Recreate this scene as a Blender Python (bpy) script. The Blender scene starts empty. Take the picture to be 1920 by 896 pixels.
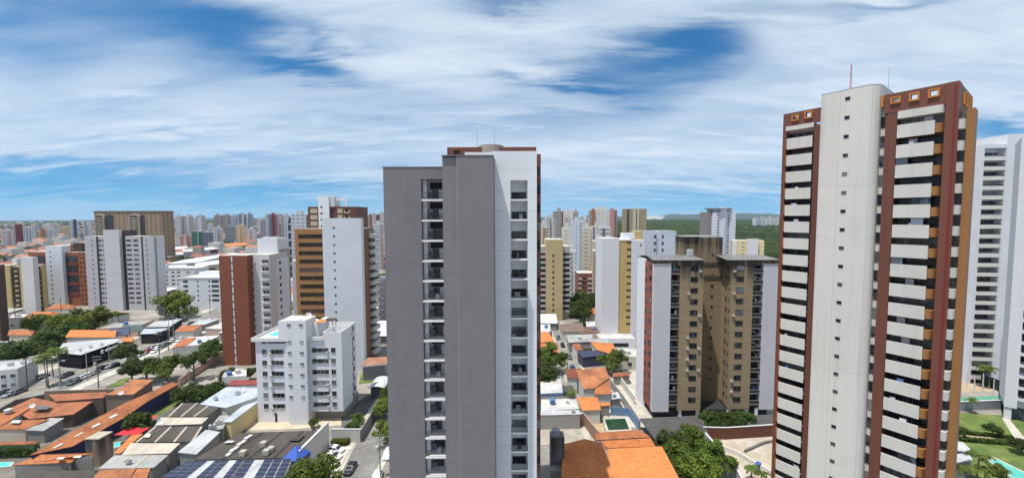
import bpy, math, random
import numpy as np
from mathutils import Vector, Matrix
C = bpy.context.scene.collection
SC = bpy.context.scene
rnd = random.Random(7)

# ------------------------------------------------------------------ camera
F = 730.0; PITCH = math.atan(40/F); ROLL = 0.0031; H = 56.0
Fw = Vector((0, math.cos(PITCH), -math.sin(PITCH)))
U0 = Vector((0, math.sin(PITCH), math.cos(PITCH))); R0 = Vector((1, 0, 0))
Rt = R0*math.cos(ROLL) - U0*math.sin(ROLL)
Up = U0*math.cos(ROLL) + R0*math.sin(ROLL)
CAM = Vector((0, 0, H))
cam = bpy.data.cameras.new('camera'); camo = bpy.data.objects.new('camera', cam); C.objects.link(camo)
cam.sensor_width = 36; cam.lens = F/1920*36; cam.clip_start = 0.5; cam.clip_end = 60000
M4 = Matrix.Identity(4)
for i in range(3):
    M4[i][0] = Rt[i]; M4[i][1] = Up[i]; M4[i][2] = -Fw[i]; M4[i][3] = CAM[i]
camo.matrix_world = M4
SC.camera = camo

def ray(px, py):
    return Rt*((px-960)/F) + Up*((448-py)/F) + Fw
def P(px, py, z=0.0):
    d = ray(px, py); t = (z-H)/d.z
    return CAM + d*t
def PY(px, py, Y):
    d = ray(px, py); return CAM + d*(Y/d.y)

# ------------------------------------------------------------------ world, sun
SUNV = Vector((-0.25, -0.20, 1.0)).normalized()
SUN_EL = math.asin(SUNV.z); SUN_AZ = math.atan2(SUNV.x, SUNV.y)
SC.view_settings.view_transform = 'Standard'; SC.view_settings.look = 'None'
SC.view_settings.exposure = 0.10; SC.view_settings.gamma = 1.0
SC.view_settings.use_curve_mapping = False
SC.render.engine = 'CYCLES'
SC.cycles.use_denoising = True
SC.cycles.max_bounces = 6; SC.cycles.diffuse_bounces = 3; SC.cycles.glossy_bounces = 3
SC.cycles.transmission_bounces = 2; SC.cycles.volume_bounces = 0; SC.cycles.transparent_max_bounces = 8

class NT:
    def __init__(s, nt): s.t = nt; s.n = nt.nodes; s.l = nt.links
    def new(s, ty, **kw):
        n = s.n.new(ty)
        for k, v in kw.items(): setattr(n, k, v)
        return n
    def link(s, a, b): s.l.new(a, b)
    def _in(s, sock, v):
        if isinstance(v, bpy.types.NodeSocket): s.l.new(v, sock)
        elif v is not None: sock.default_value = v
    def m(s, op, a, b=None, c=None, clamp=False):
        n = s.n.new('ShaderNodeMath'); n.operation = op; n.use_clamp = clamp
        s._in(n.inputs[0], a); s._in(n.inputs[1], b)
        if c is not None: s._in(n.inputs[2], c)
        return n.outputs[0]
    def v(s, op, a, b=None):
        n = s.n.new('ShaderNodeVectorMath'); n.operation = op
        s._in(n.inputs[0], a); s._in(n.inputs[1], b)
        return n.outputs['Value'] if op in ('DOT_PRODUCT', 'LENGTH') else n.outputs[0]
    def comb(s, x, y, z=0.0):
        n = s.n.new('ShaderNodeCombineXYZ')
        for i, q in enumerate((x, y, z)): s._in(n.inputs[i], q)
        return n.outputs[0]
    def sep(s, v):
        n = s.n.new('ShaderNodeSeparateXYZ'); s.l.new(v, n.inputs[0]); return n.outputs
    def noise(s, vec, scale, detail=3.0, rough=0.55, dist=0.0):
        n = s.n.new('ShaderNodeTexNoise'); s.l.new(vec, n.inputs['Vector'])
        n.inputs['Scale'].default_value = scale; n.inputs['Detail'].default_value = detail
        n.inputs['Roughness'].default_value = rough; n.inputs['Distortion'].default_value = dist
        return n.outputs['Fac']
    def ramp(s, f, a, b):   # smooth step a..b -> 0..1
        n = s.n.new('ShaderNodeMapRange'); n.interpolation_type = 'SMOOTHSTEP'
        s._in(n.inputs[0], f); n.inputs[1].default_value = a; n.inputs[2].default_value = b
        return n.outputs[0]
    def mix(s, f, a, b, blend='MIX'):
        n = s.n.new('ShaderNodeMix'); n.data_type = 'RGBA'; n.blend_type = blend
        s._in(n.inputs[0], f)
        for sock, q in ((n.inputs[6], a), (n.inputs[7], b)):
            if isinstance(q, (tuple, list)): q = (*q[:3], 1.0)
            s._in(sock, q)
        return n.outputs[2]

W = bpy.data.worlds.new('World'); SC.world = W; W.use_nodes = True
w = NT(W.node_tree)
for n in list(w.n): w.n.remove(n)
SKY_STR = 0.10
def world():
    out = w.new('ShaderNodeOutputWorld'); bg = w.new('ShaderNodeBackground'); w.link(bg.outputs[0], out.inputs[0])
    bg.inputs[1].default_value = SKY_STR
    tc = w.new('ShaderNodeTexCoord')
    d = w.v('NORMALIZE', tc.outputs['Generated'])
    x, y, z = w.sep(d)
    zc = w.m('MAXIMUM', z, 0.012)
    dv = w.comb(x, y, w.m('ADD', 0.10, w.m('MULTIPLY', zc, 0.90)))
    sky = w.new('ShaderNodeTexSky'); sky.sky_type = 'NISHITA'; sky.sun_disc = False
    sky.sun_elevation = SUN_EL; sky.sun_rotation = SUN_AZ
    sky.air_density = 1.0; sky.dust_density = 0.25; sky.ozone_density = 2.2; sky.altitude = 50
    w.link(dv, sky.inputs[0])
    skyc = w.mix(1.0, sky.outputs[0], SKY_TINT, 'MULTIPLY')
    yy = w.m('MAXIMUM', w.m('ABSOLUTE', y), 0.15)
    a = w.m('MULTIPLY', w.m('DIVIDE', x, yy), 730.0)       # bearing and height over the horizon
    b = w.m('MULTIPLY', w.m('DIVIDE', zc, yy), 730.0)
    ab = w.comb(a, b)
    # the cloud sheet: high thin cloud on a plane overhead
    zz = w.m('ADD', zc, 0.16)
    pl = w.comb(w.m('DIVIDE', x, zz), w.m('DIVIDE', y, zz))
    mp = w.new('ShaderNodeMapping'); mp.inputs['Rotation'].default_value = (0, 0, math.radians(-34)); mp.inputs['Scale'].default_value = (0.55, 2.0, 1)
    w.link(pl, mp.inputs[0])
    n1 = w.noise(mp.outputs[0], 0.95, 6, 0.48, 0.5)
    mp3 = w.new('ShaderNodeMapping'); mp3.inputs['Rotation'].default_value = (0, 0, math.radians(28)); mp3.inputs['Scale'].default_value = (0.8, 2.6, 1); w.link(pl, mp3.inputs[0])
    n2 = w.noise(mp3.outputs[0], 2.4, 9, 0.60, 0.5)
    mp2 = w.new('ShaderNodeMapping'); mp2.inputs['Scale'].default_value = (0.004, 0.03, 1); mp2.inputs['Rotation'].default_value = (0, 0, math.radians(4))
    w.link(ab, mp2.inputs[0])
    n3 = w.noise(mp2.outputs[0], 1.3, 5, 0.55, 0.5)
    warp = w.m('MULTIPLY', w.m('SUBTRACT', n1, 0.5), 420.0)
    warp2 = w.m('MULTIPLY', w.m('SUBTRACT', n2, 0.5), 150.0)
    av = w.m('ADD', a, warp); bv = w.m('ADD', w.m('ADD', b, warp2), w.m('MULTIPLY', warp, 0.18))
    tot = None
    for (ca, cb, ra, rb, rot, st) in SKY_HOLES:
        da = w.m('SUBTRACT', av, float(ca)); db = w.m('SUBTRACT', bv, float(cb))
        c, s_ = math.cos(math.radians(rot)), math.sin(math.radians(rot))
        u = w.m('ADD', w.m('MULTIPLY', da, c/ra), w.m('MULTIPLY', db, s_/ra))
        v = w.m('ADD', w.m('MULTIPLY', da, -s_/rb), w.m('MULTIPLY', db, c/rb))
        g = w.m('MULTIPLY', w.m('POWER', 2.718, w.m('MULTIPLY', w.m('ADD', w.m('MULTIPLY', u, u), w.m('MULTIPLY', v, v)), -1.0)), float(st))
        tot = g if tot is None else w.m('ADD', tot, g)
    dens = w.m('ADD', CLOUD_BASE, w.m('MULTIPLY', w.m('SUBTRACT', n1, 0.5), 1.05))
    dens = w.m('ADD', dens, w.m('MULTIPLY', w.m('SUBTRACT', n2, 0.5), 0.5))
    dens = w.m('ADD', dens, w.m('MULTIPLY', w.m('SUBTRACT', n3, 0.5), 0.42))
    dens = w.m('SUBTRACT', dens, tot)
    low = w.ramp(b, 0.0, 130.0)                               # clear band along the horizon
    dens = w.m('SUBTRACT', dens, w.m('MULTIPLY', w.m('SUBTRACT', 1.0, low), 0.52))
    cov = w.ramp(dens, -0.62, 1.12)
    cov = w.m('MULTIPLY', cov, 0.95)
    bright = w.mix(w.ramp(n2, 0.3, 0.75), tuple(c/SKY_STR for c in CLOUD_A), tuple(c/SKY_STR for c in CLOUD_B))
    col = w.mix(cov, skyc, bright)
    w.link(col, bg.inputs[0])
SKY_TINT = (0.34, 0.90, 1.18)
CLOUD_BASE = 0.64
CLOUD_A = (0.62, 0.74, 0.86); CLOUD_B = (0.77, 0.85, 0.94)
SKY_HOLES = [(250, 272, 125, 55, 8, 0.85), (345, 315, 90, 36, 20, 0.6), (60, 170, 160, 22, 6, 0.3), (-350, 120, 260, 24, 5, 0.3), (110, 235, 110, 26, -8, 0.9), (-300, 300, 70, 22, -35, 0.5), (40, 400, 110, 22, 0, 0.9),
             (-760, 385, 360, 85, -10, 0.75), (-520, 350, 190, 65, -25, 0.65), (-330, 285, 95, 22, -14, 0.9), (-930, 310, 160, 60, -20, 0.5), (-640, 230, 180, 20, 12, 0.35), (-850, 75, 300, 34, 3, 0.75), (-470, 45, 260, 26, 0, 0.55),
             (925, 165, 120, 34, 5, 1.0), (740, 395, 150, 16, 10, 0.7), (470, 30, 300, 25, 0, 0.4), (-620, 150, 200, 14, 4, 0.3)]
world()
sun = bpy.data.lights.new('sun', 'SUN'); sun.energy = 5.0; sun.angle = math.radians(0.5); sun.color = (1.0, 0.955, 0.89)
suno = bpy.data.objects.new('sun', sun); C.objects.link(suno)
suno.rotation_euler = SUNV.to_track_quat('Z', 'Y').to_euler()

# ------------------------------------------------------------------ materials
MATS = {}
def newmat(name):
    m = bpy.data.materials.new(name); m.use_nodes = True
    t = NT(m.node_tree); b = t.n['Principled BSDF']
    return m, t, b
def uvof(t):
    n = t.new('ShaderNodeUVMap'); n.uv_map = 'UVMap'; return n.outputs[0]
def scaled(t, vec, sx, sy, sz=1.0):
    return t.v('MULTIPLY', vec, (sx, sy, sz))
def geo_offset(t):
    oi = t.new('ShaderNodeObjectInfo'); return oi
def wall(name, rgb, stain=0.18, rough=0.85, panel=None, streak=0.25, pcol=0.55, big=0.5, scuff=0.0):
    """painted or rendered wall: blotches, rain streaks, optional joint grid (u,v metres)"""
    if name in MATS: return MATS[name]
    m, t, b = newmat(name); uv = uvof(t)
    n1 = t.noise(scaled(t, uv, 0.16, 0.10), 1.0, 5, 0.6)
    n2 = t.noise(scaled(t, uv, 1.3, 0.045), 1.0, 4, 0.6)
    n3 = t.noise(scaled(t, uv, 2.0, 2.0), 1.5, 4, 0.6)
    f = t.m('ADD', t.m('MULTIPLY', t.ramp(n1, 0.42, 0.78), stain*big*2), t.m('MULTIPLY', t.ramp(n2, 0.50, 0.80), streak))
    f = t.m('ADD', f, t.m('MULTIPLY', t.m('SUBTRACT', n3, 0.5), 0.14))
    if scuff:
        n4 = t.noise(scaled(t, uv, 0.35, 0.5), 1.0, 3, 0.5, 0.8); n5 = t.noise(scaled(t, uv, 0.10, 0.35), 1.0, 2, 0.5)
        f = t.m('ADD', f, t.m('MULTIPLY', t.ramp(n4, 0.68, 0.72), scuff)); f = t.m('ADD', f, t.m('MULTIPLY', t.m('SUBTRACT', n5, 0.5), scuff*1.2))
    dark = tuple(c*k for c, k in zip(rgb, (0.52, 0.50, 0.46)))
    col = t.mix(t.m('MAXIMUM', f, 0.0), rgb, dark)
    if panel:
        br = t.new('ShaderNodeTexBrick'); t.link(uv, br.inputs['Vector']); br.offset = 0.0
        br.inputs['Scale'].default_value = 1.0; br.inputs['Brick Width'].default_value = panel[0]; br.inputs['Row Height'].default_value = panel[1]
        br.inputs['Mortar Size'].default_value = panel[2] if len(panel) > 2 else 0.03; br.inputs['Mortar Smooth'].default_value = 0.3; br.inputs['Bias'].default_value = 0
        br.inputs['Color1'].default_value = (1, 1, 1, 1); br.inputs['Color2'].default_value = (0.93, 0.93, 0.93, 1); br.inputs['Mortar'].default_value = (pcol, pcol, pcol, 1)
        col = t.mix(1.0, col, br.outputs[0], 'MULTIPLY')
    t.link(col, b.inputs['Base Color']); b.inputs['Roughness'].default_value = rough
    MATS[name] = m; return m
def streaky(name, rgb, top):
    """weathered render with black run-off streaks coming down from the top edge at height top"""
    if name in MATS: return MATS[name]
    m, t, b = newmat(name); uv = uvof(t)
    u, v, _ = t.sep(uv)
    n2 = t.noise(scaled(t, uv, 1.1, 0.03), 1.0, 5, 0.65)
    n1 = t.noise(scaled(t, uv, 0.3, 0.2), 1.0, 5, 0.6)
    near = t.ramp(v, top-9.0, top)
    f = t.m('MULTIPLY', t.ramp(t.m('ADD', n2, t.m('MULTIPLY', near, 0.22)), 0.50, 0.78), t.m('ADD', 0.16, t.m('MULTIPLY', near, 0.8)))
    f = t.m('ADD', f, t.m('MULTIPLY', t.ramp(n1, 0.45, 0.8), 0.22))
    col = t.mix(t.m('MINIMUM', f, 0.95), rgb, (0.035, 0.032, 0.028))
    br = t.new('ShaderNodeTexBrick'); t.link(uv, br.inputs['Vector']); br.offset = 0.0
    br.inputs['Scale'].default_value = 1.0; br.inputs['Brick Width'].default_value = 60; br.inputs['Row Height'].default_value = 3.05; br.inputs['Mortar Size'].default_value = 0.05
    br.inputs['Color1'].default_value = (1, 1, 1, 1); br.inputs['Color2'].default_value = (0.95, 0.95, 0.95, 1); br.inputs['Mortar'].default_value = (0.6, 0.58, 0.55, 1)
    col = t.mix(1.0, col, br.outputs[0], 'MULTIPLY')
    t.link(col, b.inputs['Base Color']); b.inputs['Roughness'].default_value = 0.9
    MATS[name] = m; return m
def tile(name, rgb, moss=0.35):
    if name in MATS: return MATS[name]
    m, t, b = newmat(name); uv = uvof(t); u, v, _ = t.sep(uv)
    oi = geo_offset(t)
    g = t.new('ShaderNodeNewGeometry')
    n1 = t.noise(g.outputs['Position'], 0.22, 6, 0.65)
    n2 = t.noise(g.outputs['Position'], 1.7, 5, 0.65)
    br = t.new('ShaderNodeTexBrick'); t.link(uv, br.inputs['Vector']); br.offset = 0.5
    br.inputs['Scale'].default_value = 1.0; br.inputs['Brick Width'].default_value = 0.42; br.inputs['Row Height'].default_value = 0.46
    br.inputs['Mortar Size'].default_value = 0.05; br.inputs['Mortar Smooth'].default_value = 0.6
    br.inputs['Color1'].default_value = (1.1, 1.05, 1.0, 1); br.inputs['Color2'].default_value = (0.80, 0.78, 0.76, 1); br.inputs['Mortar'].default_value = (0.52, 0.48, 0.45, 1)
    dark = tuple(c*k for c, k in zip(rgb, (0.50, 0.48, 0.55)))
    col = t.mix(t.m('MULTIPLY', t.ramp(n1, 0.40, 0.72), moss+0.25), rgb, dark)
    col = t.mix(t.m('MULTIPLY', t.ramp(n2, 0.56, 0.74), moss), col, (0.07, 0.045, 0.03))
    pale = t.m('MULTIPLY', t.ramp(n2, 0.44, 0.28), 0.35)
    col = t.mix(pale, col, tuple(min(1, c*1.35+0.04) for c in rgb))
    col = t.mix(1.0, col, br.outputs[0], 'MULTIPLY')
    hs = t.new('ShaderNodeHueSaturation'); t.link(col, hs.inputs['Color'])
    t.link(t.m('ADD', 0.85, t.m('MULTIPLY', oi.outputs['Random'], 0.3)), hs.inputs['Value'])
    t.link(hs.outputs[0], b.inputs['Base Color']); b.inputs['Roughness'].default_value = 0.85
    wv = t.m('SINE', t.m('MULTIPLY', u, 2*math.pi/0.42))
    bp = t.new('ShaderNodeBump'); bp.inputs['Strength'].default_value = 0.6; bp.inputs['Distance'].default_value = 0.05
    t.link(wv, bp.inputs['Height']); t.link(bp.outputs[0], b.inputs['Normal'])
    MATS[name] = m; return m
def sheet(name, rgb, pitch=1.1, lo=0.6, stain=0.5, metal=0.0, rough=0.6):
    """corrugated fibre cement or metal roofing: ribs down the slope, sheet laps, grime"""
    if name in MATS: return MATS[name]
    m, t, b = newmat(name); uv = uvof(t); u, v, _ = t.sep(uv)
    g = t.new('ShaderNodeNewGeometry')
    n1 = t.noise(g.outputs['Position'], 0.18, 6, 0.65); n2 = t.noise(scaled(t, uv, 1.4, 0.25), 1.2, 5, 0.65)
    dark = tuple(c*lo*0.55 for c in rgb)
    col = t.mix(t.m('MULTIPLY', t.ramp(n1, 0.38, 0.72), stain), rgb, dark)
    col = t.mix(t.m('MULTIPLY', t.ramp(n2, 0.48, 0.75), stain*0.8), col, dark)
    br = t.new('ShaderNodeTexBrick'); t.link(uv, br.inputs['Vector']); br.offset = 0.0
    br.inputs['Scale'].default_value = 1.0; br.inputs['Brick Width'].default_value = pitch; br.inputs['Row Height'].default_value = 1.9
    br.inputs['Mortar Size'].default_value = 0.06; br.inputs['Mortar Smooth'].default_value = 0.5
    br.inputs['Color1'].default_value = (1.06, 1.06, 1.06, 1); br.inputs['Color2'].default_value = (0.86, 0.86, 0.86, 1); br.inputs['Mortar'].default_value = (lo, lo, lo, 1)
    col = t.mix(1.0, col, br.outputs[0], 'MULTIPLY')
    t.link(col, b.inputs['Base Color']); b.inputs['Roughness'].default_value = rough; b.inputs['Metallic'].default_value = metal
    wv = t.m('SINE', t.m('MULTIPLY', u, 2*math.pi/0.36))
    bp = t.new('ShaderNodeBump'); bp.inputs['Strength'].default_value = 0.5; bp.inputs['Distance'].default_value = 0.04
    t.link(wv, bp.inputs['Height']); t.link(bp.outputs[0], b.inputs['Normal'])
    MATS[name] = m; return m
def plain(name, rgb, rough=0.6, metal=0.0, var=0.0, spec=0.5, coat=0.0):
    if name in MATS: return MATS[name]
    m, t, b = newmat(name)
    if var:
        g = t.new('ShaderNodeNewGeometry'); n1 = t.noise(g.outputs['Position'], 0.6, 5, 0.6)
        t.link(t.mix(t.m('MULTIPLY', t.ramp(n1, 0.35, 0.75), var), rgb, tuple(c*0.45 for c in rgb)), b.inputs['Base Color'])
    else: b.inputs['Base Color'].default_value = (*rgb, 1)
    b.inputs['Roughness'].default_value = rough; b.inputs['Metallic'].default_value = metal; b.inputs['Specular IOR Level'].default_value = spec
    b.inputs['Coat Weight'].default_value = coat
    MATS[name] = m; return m
def ground(name, rgb, rgb2, scale=0.1, fine=1.5, rough=0.9, lo=0.4, hi=0.65):
    if name in MATS: return MATS[name]
    m, t, b = newmat(name); g = t.new('ShaderNodeNewGeometry')
    n1 = t.noise(g.outputs['Position'], scale, 6, 0.6); n2 = t.noise(g.outputs['Position'], fine, 5, 0.65)
    col = t.mix(t.ramp(n1, lo, hi), rgb, rgb2)
    col = t.mix(t.m('MULTIPLY', t.ramp(n2, 0.42, 0.72), 0.35), col, tuple(c*0.55 for c in rgb))
    t.link(col, b.inputs['Base Color']); b.inputs['Roughness'].default_value = rough
    MATS[name] = m; return m
def pane(name, dark, light, share=0.35, rough=0.12):
    """window glass with rooms or curtains behind: differs from one window object to the next"""
    if name in MATS: return MATS[name]
    m, t, b = newmat(name); oi = geo_offset(t); uv = uvof(t)
    r = oi.outputs['Random']
    k = t.m('MULTIPLY', t.ramp(r, 1.0-share, 1.0), 0.8)
    n = t.noise(t.v('ADD', scaled(t, uv, 1.0, 0.5), t.comb(t.m('MULTIPLY', r, 77.0), r)), 0.9, 2, 0.5)
    k = t.m('ADD', k, t.m('MULTIPLY', t.ramp(n, 0.52, 0.62), 0.28))
    t.link(t.mix(t.m('MINIMUM', k, 1.0), dark, light), b.inputs['Base Color'])
    b.inputs['Roughness'].default_value = rough; b.inputs['Specular IOR Level'].default_value = 0.22
    MATS[name] = m; return m
def facade(name, rgb, win=(0.06, 0.07, 0.09), du=3.2, dv=3.0, fu=0.45, fv=0.42, stain=0.2):
    """far facade: rows of windows as a surface pattern on the wall"""
    if name in MATS: return MATS[name]
    m, t, b = newmat(name); uv = uvof(t); u, v, _ = t.sep(uv)
    g = t.new('ShaderNodeNewGeometry')
    nz = t.m('ABSOLUTE', t.sep(g.outputs['True Normal'])[2])
    pu = t.m('FRACT', t.m('DIVIDE', u, du)); pv = t.m('FRACT', t.m('DIVIDE', v, dv))
    iu = t.m('LESS_THAN', t.m('ABSOLUTE', t.m('SUBTRACT', pu, 0.5)), fu/2); iv = t.m('LESS_THAN', t.m('ABSOLUTE', t.m('SUBTRACT', pv, 0.5)), fv/2)
    wn = t.new('ShaderNodeTexWhiteNoise'); wn.noise_dimensions = '2D'
    t.link(t.comb(t.m('FLOOR', t.m('DIVIDE', u, du)), t.m('FLOOR', t.m('DIVIDE', v, dv))), wn.inputs['Vector'])
    mask = t.m('MULTIPLY', t.m('MULTIPLY', iu, iv), t.m('LESS_THAN', nz, 0.5))
    mask = t.m('MULTIPLY', mask, t.m('ADD', 0.65, t.m('MULTIPLY', wn.outputs['Value'], 0.35)))
    n1 = t.noise(scaled(t, uv, 0.12, 0.05), 1.0, 4, 0.6)
    base = t.mix(t.m('MULTIPLY', t.ramp(n1, 0.4, 0.75), stain), rgb, tuple(c*0.6 for c in rgb))
    t.link(t.mix(mask, base, win), b.inputs['Base Color'])
    b.inputs['Roughness'].default_value = 0.75
    MATS[name] = m; return m
def leaf(name, rgb, rgb2):
    if name in MATS: return MATS[name]
    m, t, b = newmat(name); g = t.new('ShaderNodeNewGeometry'); oi = geo_offset(t)
    n1 = t.noise(g.outputs['Position'], 0.8, 3, 0.6)
    wn = t.new('ShaderNodeTexWhiteNoise'); wn.noise_dimensions = '1D'
    t.link(g.outputs['Random Per Island'], wn.inputs['W'])
    f = t.m('ADD', t.m('MULTIPLY', t.ramp(n1, 0.3, 0.7), 0.5), t.m('MULTIPLY', wn.outputs['Value'], 0.5))
    col = t.mix(f, rgb, rgb2)
    hs = t.new('ShaderNodeHueSaturation'); t.link(col, hs.inputs['Color'])
    t.link(t.m('ADD', 0.485, t.m('MULTIPLY', oi.outputs['Random'], 0.03)), hs.inputs['Hue'])
    t.link(t.m('ADD', 0.75, t.m('MULTIPLY', oi.outputs['Random'], 0.5)), hs.inputs['Value'])
    t.link(hs.outputs[0], b.inputs['Base Color']); b.inputs['Roughness'].default_value = 0.6; b.inputs['Specular IOR Level'].default_value = 0.25
    tr = t.new('ShaderNodeBsdfTranslucent'); t.link(hs.outputs[0], tr.inputs[0])
    ms = t.new('ShaderNodeMixShader'); ms.inputs[0].default_value = 0.3
    t.link(b.outputs[0], ms.inputs[1]); t.link(tr.outputs[0], ms.inputs[2])
    t.link(ms.outputs[0], t.n['Material Output'].inputs[0])
    MATS[name] = m; return m
def solar(name):
    if name in MATS: return MATS[name]
    m, t, b = newmat(name); uv = uvof(t)
    br = t.new('ShaderNodeTexBrick'); t.link(uv, br.inputs['Vector']); br.offset = 0.0
    br.inputs['Scale'].default_value = 1.0; br.inputs['Brick Width'].default_value = 0.5; br.inputs['Row Height'].default_value = 0.5; br.inputs['Mortar Size'].default_value = 0.012
    br.inputs['Color1'].default_value = (0.012, 0.016, 0.045, 1); br.inputs['Color2'].default_value = (0.016, 0.022, 0.06, 1); br.inputs['Mortar'].default_value = (0.12, 0.13, 0.16, 1)
    t.link(br.outputs[0], b.inputs['Base Color']); b.inputs['Roughness'].default_value = 0.12
    MATS[name] = m; return m
def watermat(name, rgb, rough=0.08):
    if name in MATS: return MATS[name]
    m, t, b = newmat(name); g = t.new('ShaderNodeNewGeometry')
    n = t.noise(g.outputs['Position'], 1.2, 3, 0.5)
    t.link(t.mix(n, tuple(c*0.85 for c in rgb), tuple(min(1, c*1.15) for c in rgb)), b.inputs['Base Color'])
    b.inputs['Roughness'].default_value = rough; b.inputs['IOR'].default_value = 1.33
    MATS[name] = m; return m

# ------------------------------------------------------------------ mesh and object helpers
class MB:
    def __init__(s): s.v = []; s.f = []; s.mi = []; s.mats = []; s.uv = []
    def slot(s, m):
        if m not in s.mats: s.mats.append(m)
        return s.mats.index(m)
    def poly(s, pts, m, uv=None):
        pts = [Vector(p) for p in pts]; k = len(s.v)
        s.v += [tuple(p) for p in pts]; s.f.append(tuple(range(k, k+len(pts)))); s.mi.append(s.slot(m))
        if uv is None:
            n = Vector((0, 0, 0))
            for i in range(len(pts)):
                a, b_ = pts[i], pts[(i+1) % len(pts)]
                n += Vector(((a.y-b_.y)*(a.z+b_.z), (a.z-b_.z)*(a.x+b_.x), (a.x-b_.x)*(a.y+b_.y)))
            n = n.normalized() if n.length > 1e-9 else Vector((0, 0, 1))
            if abs(n.z) > 0.999: ua, va = Vector((1, 0, 0)), Vector((0, 1, 0))
            else:
                ua = Vector((-n.y, n.x, 0)).normalized(); va = n.cross(ua)
                if va.z < 0: va = -va
            uv = [(p.dot(ua), p.dot(va)) for p in pts]
        s.uv += list(uv)
    def box(s, x0, x1, y0, y1, z0, z1, m, top=None, skip=''):
        a = [(x0, y0), (x1, y0), (x1, y1), (x0, y1)]
        s.prism(a, z0, z1, m, top, skip)
    def prism(s, fp, z0, z1, m, top=None, skip=''):
        n = len(fp); ar = sum(fp[i][0]*fp[(i+1) % n][1]-fp[(i+1) % n][0]*fp[i][1] for i in range(n))
        if ar < 0: fp = fp[::-1]
        for i in range(n):
            p, q = fp[i], fp[(i+1) % n]
            s.poly([(*p[:2], z0), (*q[:2], z0), (*q[:2], z1), (*p[:2], z1)], m)
        if 't' not in skip: s.poly([(*p[:2], z1) for p in fp], top or m)
        if 'b' not in skip: s.poly([(*p[:2], z0) for p in fp[::-1]], m)
    def slab(s, top, th, m, side=None):
        """polygon with world heights, thickened downwards"""
        top = [Vector(p) for p in top]; n = len(top)
        ar = sum(top[i].x*top[(i+1) % n].y-top[(i+1) % n].x*top[i].y for i in range(n))
        if ar < 0: top = top[::-1]
        s.poly(top, m)
        low = [p-Vector((0, 0, th)) for p in top]
        s.poly(low[::-1], side or m)
        for i in range(n):
            j = (i+1) % n; s.poly([low[i], low[j], top[j], top[i]], side or m)
    def cyl(s, c, r0, r1, z0, z1, m, n=12, top=True, bottom=False):
        a = [2*math.pi*i/n for i in range(n)]
        for i in range(n):
            j = (i+1) % n
            s.poly([(c[0]+r0*math.cos(a[i]), c[1]+r0*math.sin(a[i]), z0), (c[0]+r0*math.cos(a[j]), c[1]+r0*math.sin(a[j]), z0),
                    (c[0]+r1*math.cos(a[j]), c[1]+r1*math.sin(a[j]), z1), (c[0]+r1*math.cos(a[i]), c[1]+r1*math.sin(a[i]), z1)], m)
        if top: s.poly([(c[0]+r1*math.cos(q), c[1]+r1*math.sin(q), z1) for q in a], m)
        if bottom: s.poly([(c[0]+r0*math.cos(q), c[1]+r0*math.sin(q), z0) for q in a[::-1]], m)
    def tube(s, pts, rad, m, n=6):
        pts = [Vector(p) for p in pts]
        if not isinstance(rad, (list, tuple)): rad = [rad]*len(pts)
        rings = []
        for i, p in enumerate(pts):
            d = (pts[min(i+1, len(pts)-1)]-pts[max(i-1, 0)]).normalized()
            a = d.cross(Vector((0, 0, 1))) if abs(d.z) < 0.95 else d.cross(Vector((1, 0, 0)))
            a.normalize(); b_ = d.cross(a)
            rings.append([p+(a*math.cos(2*math.pi*k/n)+b_*math.sin(2*math.pi*k/n))*rad[i] for k in range(n)])
        for i in range(len(pts)-1):
            for k in range(n):
                j = (k+1) % n
                s.poly([rings[i][j], rings[i][k], rings[i+1][k], rings[i+1][j]], m)
        s.poly(rings[-1][::-1], m); s.poly(rings[0], m)
    def mesh(s, name):
        me = bpy.data.meshes.new(name); me.from_pydata(s.v, [], s.f)
        for m in s.mats: me.materials.append(m)
        me.polygons.foreach_set('material_index', s.mi)
        ul = me.uv_layers.new(name='UVMap')
        ul.data.foreach_set('uv', [c for p in s.uv for c in p])
        # weld so that each box is one piece
        import bmesh
        if len(s.v) < 20000:
            bm = bmesh.new(); bm.from_mesh(me); bmesh.ops.remove_doubles(bm, verts=bm.verts, dist=0.0008)
            bm.to_mesh(me); bm.free()
        me.update(); return me
    def build(s, name, parent=None, loc=None, rz=0.0):
        return link(name, s.mesh(name), parent, loc, rz)
def link(name, me, parent=None, loc=None, rz=0.0):
    o = bpy.data.objects.new(name, me); C.objects.link(o)
    if parent is not None: o.parent = parent
    if loc is not None: o.location = loc
    if rz: o.rotation_euler = (0, 0, rz)
    return o
def empty(name, loc, rz=0.0):
    o = bpy.data.objects.new(name, None); C.objects.link(o); o.location = loc; o.rotation_euler = (0, 0, rz)
    o.empty_display_size = 0.5; return o
def tag(o, label=None, cat=None, group=None, kind=None):
    if label: o['label'] = label
    if cat: o['category'] = cat
    if group: o['group'] = group
    if kind: o['kind'] = kind
    return o
def struct(name, mb, label=None):
    o = mb.build(name); o['kind'] = 'structure'
    if label: o['label'] = label
    return o

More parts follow.
